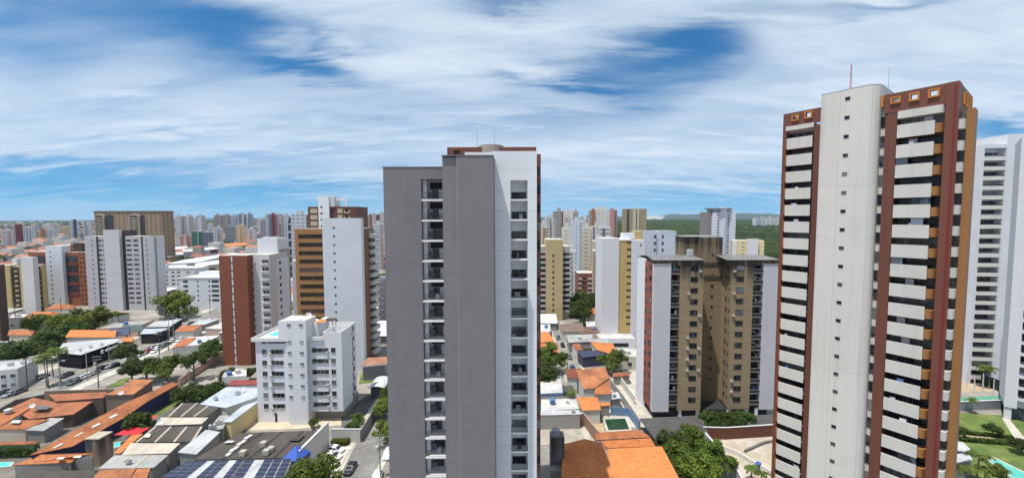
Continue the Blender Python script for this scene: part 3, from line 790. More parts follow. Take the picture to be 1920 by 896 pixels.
        for q, ww in ((0.28, 0.8), (0.72, 0.5)):
            fme, gme = winmesh(ww, 1.0 if ww > 0.6 else 0.6, DFRAME, GLASS, 1, False)
            xx = X(1358, PYR, 5.0)*(1-q)+x4*q; yy = 5.0*(1-q)
            f = link('window', fme, b.o, (xx, yy-0.003, Z(1386, 502)-k*fl), a); link('pane', gme, f)
        # balconies
        for (xa, xb_, zz) in ((x1, x2, z), (x5, x6, Z(1386, 502)-k*fl)):
            m = MB(); m.box(xa+0.02, xb_-0.02, 0.06, 1.6, zz-1.55, zz-1.35, plain('grey_slab', (0.30, 0.29, 0.27), 0.9)); o = m.build('balcony', b.o)
            m = MB(); m.box(xa+0.04, xb_-0.04, 0.08, 0.13, zz-1.3, zz-0.45, plain('smoked_glass_front', (0.035, 0.037, 0.04), 0.6, 0, 0, 0.2)); m.box(xa+0.03, xb_-0.03, 0.06, 0.14, zz-0.45, zz-0.38, GFRAME); m.build('railing', o)
            g = MB(); g.box(xa+0.25, xb_-0.2, 1.5, 1.598, zz-1.34, zz+0.9, GLASS); g.build('balcony_door', b.o)
            if rnd.random() < 0.4:
                c = MB(); xx = xa+0.3+rnd.random()*1.2; c.box(xx, xx+0.5, 0.5, 0.55, zz-0.6, zz+0.5, rnd.choice(CLOTHS)); c.build('laundry', o)
            if rnd.random() < 0.25:
                m = MB(); m.tube([(xa+0.1, 0.12, zz+0.9), (xb_-0.4, 0.12, zz-0.3)], 0.025, ALU, 4); m.build('awning_bar', o)
    for (xa) in (x2+0.9, x3-0.5, x4+0.6, x5-0.4, x6-0.5):
        m = MB(); m.box(xa-0.35, xa+0.35, 0.3, 1.0, 0, zb+0.3, WHITEW); m.build('column', b.o)
    m = MB(); m.box(x0+1.0, x7-1, 1.4, 12, 0, zb-0.4, BLACKIN); m.build('pilotis_shade_fill', b.o)  # near-black fill stands in for the shade in the openings between the columns
    wt = MB(); wt.box(X(1292, 470, 5), X(1300, 470, 5), 5, 6.5, zr+0.7, Z(1296, 468, 5), wall('grey_green_box', (0.42, 0.47, 0.45), 0.2)); wt.build('roof_box', b.o)
    b.done()
    return b
TB = tan_block()

# ------------------------------------------------------------------ white seven-storey block with roof terrace
def white_block():
    WB = wall('white_render_block', (0.68, 0.685, 0.715), 0.22, 0.85, None, 0.34, 0.55, 0.5, 0.10)
    CRE = wall('cream_parapet', (0.66, 0.62, 0.53), 0.15, 0.85)
    Y = 104.4
    b = Bld('apartment_block', 'white seven-storey block with a projecting stair shaft and a small roof terrace pool', 'apartment block', (PY(481, 700, Y).x, Y))
    X = b.lx; Z = b.lz; PYR = 700; fl = 3.03
    xa, xb_, xc_, xd = 0.0, X(541, PYR), X(576, PYR, -1.5), X(642, PYR)
    zt = Z(520, 632); zr = Z(610, 622)
    yS = b.ly(675.5, 680, xd)
    b.box('left_wing', xa, xb_, 0, 15, 0.0, zt-0.9, WB, ROOFTOP)
    b.box('right_wing', xb_, xd, 0, 6.5, 3.0, zr-2.0, WB, ROOFTOP)
    b.box('right_wing', xb_, xd-1.2, 6.5, yS, 3.0, zr-2.0, WB, ROOFTOP)
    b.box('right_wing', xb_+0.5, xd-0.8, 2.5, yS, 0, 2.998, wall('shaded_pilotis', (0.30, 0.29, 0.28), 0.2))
    # terrace parapets
    par = MB(); o0 = -0.7
    par.box(xa-0.7, xb_, o0, o0+0.15, zt-1.0, zt, WB); par.box(xa-0.7, xa-0.55, o0+0.15, 15, zt-1.0, zt, WB); par.box(xa-0.7, xb_, 14.85, 15, zt-1.0, zt, WB)
    par.box(xa-0.55, xb_, o0+0.15, 0, zt-1.0, zt-0.8, WB); par.box(xa-0.55, xa, 0, 14.85, zt-1.0, zt-0.8, WB); par.build('terrace_parapet', b.o)
    deck = MB(); deck.box(xa+0.01, xb_-0.01, 0.01, 14.8, zt-0.898, zt-0.7, ground('terrace_tiles', (0.62, 0.50, 0.36), (0.70, 0.60, 0.46), 0.5)); deck.build('terrace_deck', b.o)
    pool = MB(); pool.box(xa+0.9, xb_-2.2, 2.2, 9.5, zt-0.698, zt-0.5, WHITEW); po = pool.build('pool_rim', b.o)
    pw = MB(); pw.box(xa+1.5, xb_-2.8, 2.8, 8.9, zt-0.499, zt-0.46, watermat('turquoise_water', (0.10, 0.62, 0.62))); pw.build('pool_water', po)
    # right wing parapets and solarium
    par = MB(); x5 = X(597, 625)
    par.box(x5+1.2, xd, 0, 0.2, zr-2.0, zr, WB, CRE); par.box(xd-0.2, xd, 0.2, 6.5, zr-2.0, zr, WB, CRE); par.box(xd-6.5, xd-0.2, 6.3, 6.5, zr-2.0, zr, WB, CRE); par.box(x5+1.2, x5+1.4, 0.2, 6.5, zr-2.0, zr, WB, CRE)
    par.box(xd-1.4, xd-1.2, 6.5, yS, zr-2.0, zr-0.6, WB, CRE); par.box(xb_, xd-1.4, yS-0.2, yS, zr-2.0, zr-0.6, WB, CRE); par.build('roof_parapet', b.o)
    par = MB(); par.box(xc_, x5+1.2, -0.4, -0.2, zr-2.2, zr-1.2, WB); par.box(xc_, x5+1.2, -0.2, 0, zr-2.2, zr-2.0, WB); par.build('balcony_parapet', b.o)
    # stair shaft and upper core
    yF = -1.5; zs = Z(565, 601, yF); xs0 = X(540.5, PYR, yF)
    b.box('stair_shaft', xs0, xc_, yF, 4.0, 0, zs, WB, ROOFTOP)
    b.box('upper_core', X(520, 615), xs0-0.01, -0.0+0.3, 7.0, zt-0.69, Z(530, 603), WB, ROOFTOP)
    b.box('upper_core', xc_, X(595, 610, 2), 2.0, 9.0, zr-1.99, Z(590, 606, 2), WB, CRE)
    b.box('side_fin', xs0-1.0, xs0-0.01, -0.5, 0, 0, Z(535, 652), WB)
    g = ground('roof_clutter', (0.55, 0.53, 0.50), (0.70, 0.68, 0.64), 0.8)
    tr = MB(); zz = Z(575, 603, 6); tr.slab([(X(560, 600, 5), 5, zz-0.9), (X(598, 600, 5), 5, zz-0.9), (X(598, 600, 9), 9, zz), (X(565, 600, 9), 9, zz)], 0.12, sheet('white_metal_roof', (0.72, 0.72, 0.70), 0.9, 0.85, 0.2)); tr.build('roof_sheet', b.o)
    um = MB(); ux, uy = X(602, 618, 3), 3.2; uz = Z(602, 598, 3)
    n = 8
    for i in range(n):
        a0, a1 = 2*math.pi*i/n, 2*math.pi*(i+1)/n
        um.poly([(ux+1.5*math.cos(a0), uy+1.5*math.sin(a0), uz-0.7), (ux+1.5*math.cos(a1), uy+1.5*math.sin(a1), uz-0.7), (ux, uy, uz)], plain('orange_canvas', (0.60, 0.20, 0.06), 0.9))
    um.tube([(ux, uy, uz-2.4), (ux, uy, uz-0.05)], 0.05, ALU); uo = um.build('parasol'); tag(uo, 'orange parasol standing on the roof of the white block', 'parasol')
    uo.location = b.o.location
    dk = MB()
    pg = MB(); x, y = X(609, 610, 7), 7.0
    for (dx, dy) in ((0, 0), (2.2, 0), (0, 2), (2.2, 2)): pg.box(x+dx, x+dx+0.15, y+dy, y+dy+0.15, zr-2, zr+1.2, plain('dark_timber', (0.06, 0.035, 0.02), 0.7))
    pg.box(x-0.2, x+2.5, y-0.2, y+2.3, zr+1.2, zr+1.4, plain('dark_timber', (0.06, 0.035, 0.02), 0.7)); pg.build('pergola', b.o)
    for i, (px, py, r) in enumerate(((579, 590, 0.8), (583, 596, 0.55))):
        ds = MB(); c = Vector((X(px, py, 5), 5.0, Z(px, py, 5)))
        for k in range(10):
            a0, a1 = 2*math.pi*k/10, 2*math.pi*(k+1)/10
            nx = Vector((0.6, -0.5, 0.62)).normalized(); ua = nx.cross(Vector((0, 0, 1))).normalized(); va = nx.cross(ua)
            ds.poly([c-nx*0.25, c+(ua*math.cos(a0)+va*math.sin(a0))*r, c+(ua*math.cos(a1)+va*math.sin(a1))*r], WFRAME)
        ds.tube([c-nx*0.25, (c.x, c.y, zr-1.2)], 0.05, STEEL, 5); ds.build('satellite_dish', b.o)
    # windows
    zrow = Z(500, 639)
    for k in range(7):
        z = zrow-k*fl
        b.win('F', X(497, PYR), z, 1.15, 1.3, GFRAME, GLASS, 0, 2, True)
        b.win('F', X(521, PYR), z, 3.3 if k else 5.0, 1.15, GFRAME, GLASS, 0, 3, True)
        zz = Z(610, 656)-k*fl
        if k < 6:
            b.win('F', X(601.5, PYR), zz, 4.4, 1.15, GFRAME, GLASSW, 0, 3, True)
            b.win('F', X(626, PYR), zz, 1.1, 1.3, GFRAME, GLASS, 0, 2, True)
        for px_, yy, zz2 in ((509, 0, z), (615, 0, zz)):
            if rnd.random() < 0.4 and zz2 > 4:
                ac = MB(); xx = X(px_, PYR); ac.box(xx-0.4, xx+0.4, -0.38, -0.003, zz2-0.9, zz2-0.35, plain('ac_casing', (0.42, 0.40, 0.37), 0.7)); ac.build('air_conditioner', b.o)
        for q, px in enumerate((544.5, 567)):
            b.win('F', X(px, PYR, yF), Z(px, 609 if q else 609, yF)-k*fl-(1.5 if k else 0)-q*0.0, 0.95, 0.4, GFRAME, GLASSW, yF, 1, True)
        # right flank: loggias and single windows
        zf = Z(640, 636)-k*fl
        if k < 7 and zf > 4:
            m = MB(); m.box(xd-1.2, xd-0.05, 6.62, 7.6, zf-1.3, zf+1.3, BLACKIN); 
            g = MB(); ys0, ys1 = 8.2, yS-3.6
            g.box(xd-1.19, xd-1.14, ys0, ys1, zf-0.9, zf+1.2, GLASS); g.build('loggia_window', b.o)
            m = MB(); m.box(xd-1.198, xd-0.55, ys0-0.1, ys1+0.1, zf-1.5, zf-1.36, WB); m.box(xd-0.62, xd-0.55, ys0, ys1, zf-1.36, zf-0.45, GLASSB); m.build('balcony', b.o)
            b.win('R', yS-1.9, zf, 1.1, 1.3, GFRAME, GLASS, xd-1.2, 1, True)
    b.box('dark_recess', xd-1.199, xd-1.0, 6.51, 8.0, 3.0, zr-2.4, plain('recess_grey', (0.16, 0.165, 0.18), 0.8))
    d = MB(); d.box(X(516, 783), X(520, 783), -0.06, 0.0, 0, 2.6, BLACKIN); d.build('door', b.o)
    b.done()
white_block()
def mid(name, label, cat, pxl, Y, py=560, rz=0.0, group=None):
    return Bld(name, label, cat, (PY(pxl, py, Y).x, Y), rz, group)

# ------------------------------------------------------------------ brick-red slab with a white rear block
def red_tower():
    RED = wall('terracotta_tile', (0.215, 0.062, 0.030), 0.12, 0.7, (1.6, 3.0, 0.03), 0.12, 0.88)
    OFF = wall('off_white_render', (0.56, 0.55, 0.53), 0.12); LAV = wall('white_tile_render', (0.68, 0.69, 0.73), 0.08, panel=(1.5, 3, 0.02), pcol=0.9)
    BEI = wall('beige_panel', (0.42, 0.37, 0.31), 0.12, panel=(2.0, 3.0, 0.04))
    b = mid('apartment_tower', 'narrow brick-red tower with one white strip down it and a white block behind', 'apartment tower', 413.5, 146.0)
    X, Z = b.lx, b.lz; PYR = 560
    xr = X(466, PYR); zr = Z(440, 479); fl = 2.95
    xs0, xs1 = X(434.5, PYR), X(438.5, PYR)
    b.box('red_wall', 0, xs0, 0, 9, 0, zr, RED, ROOFTOP); b.box('red_wall', xs1, xr, 0, 9, 0, zr, RED, ROOFTOP)
    b.box('white_strip', xs0, xs1, 0.25, 0.5, 0, zr-0.5, WHITEW)
    for k in range(14):
        z = zr-2.6-k*fl
        g = MB(); g.box(xs0+0.1, xs1-0.1, 0.18, 0.26, z-0.4, z+0.05, BLACKIN); g.build('slit_window', b.o)
    # dark balcony column right of the slab, then two off-white faces
    yw = 3.0
    x1, x2, x3 = X(477, PYR, yw), X(493, PYR, yw), X(511, PYR, yw)
    zw = Z(490, 477, yw)
    b.box('balcony_wall', xr+0.01, x1, yw+1.0, 12, 0, zw-0.5, plain('blue_grey_wall', (0.22, 0.24, 0.28), 0.8))
    b.box('white_wall', x1, x2, yw, 14, 0, zw, OFF, ROOFTOP)
    yw2 = yw-1.2
    b.box('white_wall', x2, x3, yw2, 14, 0, zw, OFF, ROOFTOP)
    for k in range(14):
        z = zw-2.3-k*fl
        m = MB(); m.box(xr+0.02, x1-0.02, yw-0.2, yw+1.0, z-1.35, z-1.15, OFF); o = m.build('balcony', b.o)
        m = MB(); m.box(xr+0.02, xr+1.2, yw-0.2, yw-0.1, z-1.15, z-0.2, OFF); m.build('balcony_front', o)
        b.win('F', (xr+x1)/2+0.3, z+0.1, 1.3, 1.5, ALU, GLASSB, yw+1.0, 1, False)
        b.win('F', (x2*0.40+x3*0.60), z-0.2, 2.4, 1.25, WFRAME, GLASSW, yw2, 3, True)
        m = MB(); m.box(x2+0.5, x3-0.3, yw2-0.5, yw2-0.02, z-1.5, z-1.35, OFF); m.build('window_ledge', b.o)
    # tall core and right flank
    yc = 9.0
    xc0, xc1 = X(482.5, 460, yc), X(520, 460, yc); zc = Z(500, 447, yc)
    ye = b.ly(539.5, 470, xc1)
    b.box('core_wall', xc0, xc1, yc, ye, 0, zc, LAV, ROOFTOP)
    b.box('flank_wall', xc1-0.3, xc1+0.3, yc+1.5, ye+1, 0, zc-4.5, BEI)
    ys = b.ly(541, 560, x3)
    b.box('flank_block', x3-1, x3+0.05, 6, max(ys, 14.5), 0, zw-2, LAV, ROOFTOP)
    for k in range(13):
        z = zc-7-k*fl
        for y in (yc+3.5, ye-1.2):
            b.win('R', y, z, 0.8, 0.9, DFRAME, GLASS, xc1+0.3, 1, False)
        b.win('R', 8.5, zw-3.8-k*fl, 1.0, 1.1, DFRAME, GLASS, x3+0.05, 1, False)
    wt = MB(); 
    for i in range(2): wt.box(xc0+1+i*3.2, xc0+3.4+i*3.2, yc+2, yc+4, zc+0.002, zc+0.5, WFRAME)
    wt.build('roof_hatch', b.o)
    b.done()
red_tower()

# ------------------------------------------------------------------ ochre and white tower
def ochre_tower():
    OCH = wall('ochre_brick', (0.34, 0.165, 0.060), 0.22, 0.8, (1.2, 3.0, 0.05), 0.25, 0.75)
    PALE = wall('pale_blue_tile', (0.60, 0.625, 0.665), 0.05, 0.7, (3.0, 3.1, 0.03), 0.06, 0.92)
    BRW = wall('brown_brick', (0.21, 0.095, 0.045), 0.15, 0.8, (1.2, 3.0, 0.05))
    Y = 142.0
    b = mid('apartment_tower', 'ochre brick tower with long strip windows, a blank pale blue shaft and rounded rear balconies', 'apartment tower', 556.5, Y)
    X, Z = b.lx, b.lz; PYR = 560; yS = -2.0
    xs0, xs1 = X(608, PYR, yS), X(680.5, PYR, yS)
    zo = Z(580, 429); zs = Z(640, 409, yS); fl = 3.06
    b.box('ochre_wall', 0, xs0, 0, 12, 0, zo, OCH, ROOFDARK)
    b.box('shaft_wall', xs0, xs1, yS, 0.2, 0, zs, PALE, ROOFTOP)
    b.box('rear_wall', xs0, xs1-2, 0.21, 16, 0, Z(685, 428, 6), BRW, ROOFDARK)
    zr0 = Z(580, 443)
    for k in range(18):
        z = zr0-k*fl
        if z < 2: break
        b.win('F', (X(560.5, PYR)+xs0)/2+0.2, z, xs0-X(560.5, PYR)-0.9, 1.25, DFRAME, pane('brown_glass', (0.022, 0.017, 0.014), (0.14, 0.11, 0.09), 0.2), 0, 6, False)
        b.win('F', X(629.5, PYR, yS), Z(628, 427, yS)-k*fl, 0.6, 0.5, DFRAME, GLASS, yS, 1, False)
    # right flank
    xf = xs1-1.4
    y0, y1 = 0.22, b.ly(694, PYR, xf)
    b.box('brown_wall', xf-0.6, xf, y0, y1, 0, Z(690, 428, 6), BRW, ROOFDARK)
    y2 = b.ly(712, PYR, xf+1.6)
    for k in range(18):
        z = Z(700, 437, 10)-k*fl
        if z < 4: break
        g = MB(); g.box(xf-0.02, xf+0.05, y0+0.4, y0+(y1-y0)*0.4, z-0.8, z+0.6, GLASS); g.build('flank_window', b.o)
        fp = [(xf-0.5, y1+0.02), (xf+0.7, y1+0.02)]+[(xf+0.7+1.0*math.sin(a), y1+1.02-1.0*math.cos(a)) for a in (0.5, 1.0, 1.57)]+[(xf+1.7, y2), (xf-0.5, y2)]
        m = MB(); m.prism(fp, z-1.9, z-0.35, wall('balcony_cream', (0.50, 0.49, 0.46), 0.15)); m.build('rounded_balcony', b.o)
        g = MB(); g.box(xf-0.5, xf+0.2, y1+0.5, y2, z-0.34, z+1.1, GLASS); g.build('balcony_window', b.o)
    b.done()
    # low canopy hall behind the small street
    h = Bld('entrance_hall', 'low hall with a rounded brick-coloured roof canopy at the foot of the ochre tower', 'hall', (P(676, 712).x, P(676, 712).y))
    a = [P(px, py, 5.5) for px, py in ((676, 686), (724, 681), (733, 668), (690, 670))]
    r = MB(); r.slab([p-h.o.location for p in a], 0.5, ground('brick_roof', (0.28, 0.13, 0.075), (0.36, 0.20, 0.12), 0.4), WFRAME); r.build('roof', h.o)
    w_ = MB(); q = [p-h.o.location for p in a]; cc = sum(q, Vector((0, 0, 0)))/4
    w_.prism([((p.x-cc.x)*0.86+cc.x, (p.y-cc.y)*0.86+cc.y) for p in q], 0, 4.99, plain('hall_wall', (0.20, 0.20, 0.21), 0.6)); w_.build('wall', h.o)
ochre_tower()

# brown penthouse tower behind it
def penthouse_tower():
    Y = 192.0
    b = mid('apartment_tower', 'brown tower with a white lift shaft and open beam frame, just behind the ochre tower', 'apartment tower', 577.5, Y, 400)
    X, Z = b.lx, b.lz; BRW = wall('dark_brown_tile', (0.135, 0.055, 0.038), 0.15, 0.7); CRE = wall('cream_bay', (0.48, 0.42, 0.28), 0.15)
    z = Z(620, 387.5); x1, xa, xb_ = X(667, 400), X(597, 400, -1), X(617, 400, -1)
    b.box('brown_wall', 0, x1, 0, 16, 0, z, BRW, ROOFDARK)
    b.box('lift_shaft', xa, xb_, -1, 3, 0, Z(610, 368, -1), WHITEW, ROOFTOP)
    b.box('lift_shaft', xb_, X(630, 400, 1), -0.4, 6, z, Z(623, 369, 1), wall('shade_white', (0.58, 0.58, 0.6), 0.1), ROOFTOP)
    bx = MB(); x2, x3 = X(630, 380, 1), X(650, 380, 1); zf = Z(640, 371.5, 1)
    bx.box(x2, x3, 1, 1.8, zf-1.2, zf, WHITEW); bx.box(x3-0.8, x3, 1, 1.8, z, zf-1.2, WHITEW); bx.build('beam_frame', b.o)
    for k in range(5):
        b.win('F', X(603, 400, -1), Z(604, 388, -1)-k*3.1, 0.9, 0.7, DFRAME, GLASS, -1, 1, False)
        b.win('F', X(623, 395), Z(623, 396)-k*3.1, 1.2, 1.3, DFRAME, GLASSB, 0, 1, False)
        c = MB(); c.box(X(582, 400), X(595, 400), -0.1, -0.002, z-3.2-k*3.1, z-1.0-k*3.1, CRE); c.build('cream_bay', b.o)
        c = MB(); c.box(X(633, 400), X(642, 400), -0.1, -0.002, z-3.2-k*3.1, z-1.0-k*3.1, CRE); c.build('cream_bay', b.o)
        c = MB(); c.box(X(645, 400), X(656, 400), -0.1, -0.002, z-3.2-k*3.1, z-1.6-k*3.1, CRE); c.build('cream_bay', b.o)
        b.win('F', X(650, 395), z-1.8-k*3.1, 1.6, 1.2, DFRAME, GLASS, -0.1, 1, False)
    b.done()
penthouse_tower()

# ------------------------------------------------------------------ lavender grey tower and its neighbours at left
def lavender_tower():
    Y = 236.0
    LAV = wall('lavender_grey_wall', (0.46, 0.45, 0.475), 0.10, panel=(12, 2.92, 0.05), pcol=0.92); LAV2 = wall('pale_lavender_wall', (0.56, 0.55, 0.575), 0.08, panel=(12, 2.92, 0.05), pcol=0.93)
    DK = wall('dark_brown_strip', (0.058, 0.040, 0.040), 0.1)
    b = mid('apartment_tower', 'wide lavender-grey tower with dark brown vertical strips and a taller blank centre', 'apartment tower', 162, Y, 520)
    X, Z = b.lx, b.lz; PYR = 500; fl = 2.92
    z = Z(200, 443); zc = Z(210, 431, -0.8)
    e = [X(p, PYR) for p in (161.5, 183, 187, 199)]
    b.box('side_wall', e[0], e[1], 0, 7.8, 0, z, LAV, ROOFTOP); b.box('dark_strip', e[1]-0.5, e[2]+0.5, 0.25, 7.8, 0, z-0.2, DK)
    b.box('window_wall', e[2]+0.2, e[3], 0.0, 7.8, 0, z, LAV, ROOFTOP)
    c0, c1 = X(197, PYR, -0.8), X(226.5, PYR, -0.8)
    b.box('centre_wall', c0, c1, -0.8, 0.99, 0, zc, LAV2, ROOFTOP)
    c2 = X(238, PYR); b.box('dark_strip', c0, c2, 1.0, 8, 0, z-0.2, DK); b.box('core_top', c0, c2-0.5, 3, 8, z-0.2, zc-0.4, DK)
    f = [X(p, PYR) for p in (238, 267, 270.5, 290, 295.5, 305)]
    b.box('window_wall', f[0], f[1], 0, 7.9, 0, z, LAV, ROOFTOP); b.box('dark_strip', f[1]-0.3, f[2]+0.3, 0.2, 7.9, 0, z-0.2, DK)
    ya, yb_ = b.ly(295.5, PYR, f[3]), b.ly(311, PYR, f[3])
    b.box('side_wall', f[2], f[3], 0, 1.2, 0, z, LAV, ROOFTOP); b.box('dark_strip', f[2], f[3]-1.5, 1.2, yb_, 0, z-0.2, DK)
    b.box('dark_strip', f[3]-1.5, f[3]-0.5, 1.2, ya, 0, z-0.3, DK)
    b.box('side_wall', f[3]-1.5, f[3], ya, yb_, 0, z, LAV2, ROOFTOP)
    for k in range(15):
        zz = Z(190, 451)-k*fl
        if zz < 2: break
        for px, ww, hh in ((189.5, 1.9, 0.9), (196, 0.6, 0.9), (242.5, 2.2, 0.9), (247.5, 0.6, 0.9), (257, 2.6, 0.9), (175, 0.6, 0.7), (277, 0.6, 0.7)):
            b.win('F', X(px, PYR), zz, ww, hh, DFRAME, GLASS, 0, 1, False)
        b.win('F', X(226.5, PYR)-1.5, zz-2, 0.7, 0.6, DFRAME, GLASS, -3, 1, False) if k % 2 == 9 else None
    b.done()
lavender_tower()

def brown_tower():
    Y = 480.0
    BR = facade('brown_window_wall', (0.29, 0.205, 0.135), (0.05, 0.03, 0.025), 5.6, 3.0, 0.36, 0.45, 0.2)
    DKG = plain('dark_glass_strip', (0.035, 0.035, 0.04), 0.3); BE = wall('beige_bay', (0.36, 0.29, 0.21), 0.12)
    b = mid('apartment_tower', 'broad brown twin tower with two arched beige bays rising behind the lavender-grey tower', 'apartment tower', 178.5, Y, 440)
    X, Z = b.lx, b.lz; z = Z(240, 397)
    x1 = X(304, 430); ye = b.ly(327.5, 440, x1)
    b.box('brown_wall', 0, x1, 0, ye, 0, z, BR, ROOFDARK)
    b.box('cornice', -0.6, x1+0.6, -0.6, ye+0.5, z+0.003, z+1.0, wall('cornice', (0.20, 0.15, 0.10), 0.2))
    for p0, p1, q0, q1 in ((181, 199, 200, 213), (244, 265, 265.5, 272)):
        a0, a1 = X(p0, 430), X(p1, 430)
        n = 10; zt = Z(190, 401); r = (a1-a0)/2
        fp = [(a0, 0), (a1, 0)]+[(a0+r+r*math.cos(math.pi*i/n), (zt-5)+5*math.sin(math.pi*i/n)) for i in range(n+1)]
        m = MB(); pts = [(x, -2.0, zz) for x, zz in fp]; m.poly(pts, BE); bk = [(x, -0.003, zz) for x, zz in fp]
        for i in range(len(fp)):
            j = (i+1) % len(fp); m.poly([pts[j], pts[i], bk[i], bk[j]], BE)
        o = m.build('arched_bay', b.o)
        for k in range(12):
            zz = zt-6.5-k*3.0
            for s_ in (0.28, 0.72):
                g = MB(); xx = a0+(a1-a0)*s_; g.box(xx-2.3, xx+2.3, -2.1, -2.003, zz-0.9, zz+0.6, DKG); g.build('bay_window', o)
        g = MB(); g.box(a0+2, a1-2, -2.1, -2.003, zt-4.5, zt-2.2, DKG); g.build('arch_window', o)
        g = MB(); g.box(X(q0, 430), X(q1, 430), -0.5, -0.003, 0, z-4, DKG); g.build('glass_strip', b.o)
    b.done()
brown_tower()

def brick_white_tower():
    Y = 249.0
    BK = wall('orange_brick_wall', (0.30, 0.10, 0.052), 0.15, 0.8, (2.5, 3.0, 0.08), 0.15, 0.8); GL = pane('grey_glass_bay', (0.045, 0.05, 0.06), (0.10, 0.11, 0.12), 0.2)
    RB = plain('dark_red_band', (0.20, 0.045, 0.04), 0.7); WT = wall('white_blue_column', (0.62, 0.64, 0.69), 0.08)
    b = mid('apartment_tower', 'orange brick tower with glass bays and a tall white centre column of tiny windows', 'apartment tower', 56, Y, 520)
    X, Z = b.lx, b.lz; PYR = 520; fl = 2.95
    x1, x2, x3 = X(88, PYR, -2), X(119, PYR, -2), X(163.5, PYR)
    zl, zc, zr = Z(70, 472), Z(102, 461, -2), Z(140, 473)
    b.box('brick_wall', 0, x1, 0, 16, 0, zl, BK, ROOFTOP); b.box('centre_column', x1, x2, -2, 12, 0, zc, WT, ROOFTOP); b.box('brick_wall', x2, x3, 0, 16, 0, zr, BK, ROOFTOP)
    b.box('penthouse', x2+0.2, X(141, PYR, 3), 3, 12, zr, Z(130, 457, 3), BK, ROOFTOP); b.box('penthouse', X(141, PYR, 3), X(156, PYR, 3), 3.2, 12, zr, Z(150, 455, 3), plain('dark_block', (0.06, 0.035, 0.03), 0.8), ROOFTOP)
    for p0, p1, c in ((64, 86, 12), (125, 147, 12)):
        xa, xb_ = X(p0, PYR), X(p1, PYR)
        for k in range(6):
            zt = zl-2.5-k*6.4
            if zt < 8: break
            g = MB(); g.box(xa, xb_, -0.25, -0.003, zt-4.3, zt, GL); g.build('glass_bay', b.o)
            g = MB(); g.box(xa-0.3, xb_+0.3, -0.35, -0.004, zt-6.3, zt-4.4, RB); g.build('red_band', b.o)
    for k in range(13):
        z = Z(96, 473, -2)-k*fl
        if z < 2: break
        b.win('F', X(97, PYR, -2), z, 0.7, 0.7, DFRAME, GLASS, -2, 1, False)
        b.win('F', X(153, PYR), z-1, 0.8, 0.9, DFRAME, GLASS, 0, 1, False); b.win('F', X(159, PYR), z-1, 0.8, 0.9, DFRAME, GLASS, 0, 1, False)
        m = MB(); m.box(x3, x3+1.2, 0.5, 4, z-1.6, z-0.4, WHITEW); m.build('side_balcony', b.o)
    b.done()
brick_white_tower()

def yellow_tower():
    Y = 232.0
    YE = wall('yellow_render', (0.46, 0.36, 0.17), 0.15, panel=(8, 2.95, 0.05), pcol=0.85); DK = plain('brown_recess', (0.045, 0.035, 0.025), 0.8); WT = wall('off_white_column', (0.58, 0.57, 0.56), 0.1)
    b = mid('apartment_tower', 'yellow tower with dark recessed strips on both sides of a plain off-white column', 'apartment tower', 6, Y, 530)
    X, Z = b.lx, b.lz; PYR = 530
    e = [X(p, PYR) for p in (5, 20, 38, 42)]; c0, c1 = X(42, PYR, -2.5), X(64, PYR, -2.5); f = [X(p, PYR) for p in (66, 80, 87)]
    z = Z(50, 497); zc = Z(50, 482, -2.5)
    b.box('yellow_wall', e[0], e[1], 0, 5, 0, z, YE, ROOFTOP); b.box('dark_recess', e[1], e[2], 0.8, 5, 0, z-1, DK, ROOFTOP); b.box('yellow_wall', e[2], c0, 0, 5, 0, z, YE, ROOFTOP)
    b.box('white_column', c0, c1, -2.5, 0.1, 0, zc, WT, ROOFTOP)
    ya, yb_ = b.ly(80, PYR, c1), b.ly(88, PYR, c1)
    b.box('dark_recess', c0+1, c1-0.8, 12.01-12+0.1, ya, 0, z-1, DK, ROOFTOP); b.box('yellow_wall', c0+1, c1, ya, yb_, 0, z, YE, ROOFTOP)
    b.box('rear_block', e[0], X(34, PYR, 5), 5.01, 9, 0, Z(20, 485, 5), WT, ROOFTOP)
    for k in range(10):
        zz = z-3-k*2.95
        if zz < 2: break
        m = MB(); x = X(29, PYR); m.box(x-1.0, x+1.0, 0.4, 0.8, zz-1.2, zz-0.3, YE); m.build('balcony', b.o)
        m = MB(); m.box(c1-0.8, c1-0.3, ya*0.35, ya*0.65, zz-1.2, zz-0.3, YE); m.build('balcony', b.o)
    b.done()
yellow_tower()

def dark_edge():
    b = mid('apartment_tower', 'plain dark brown tower only just showing at the very edge of the view', 'apartment tower', -60, 175, 560)
    X, Z = b.lx, b.lz
    b.box('brown_wall', 0, X(-3, 560), 0, 3, 0, Z(5, 497), wall('deep_brown_wall', (0.085, 0.055, 0.04), 0.2), ROOFDARK)
    for k in range(11):
        b.win('F', X(-12, 560), 3+k*3, 2.0, 1.2, DFRAME, GLASS, 0, 1, False)
    b.done()
dark_edge()

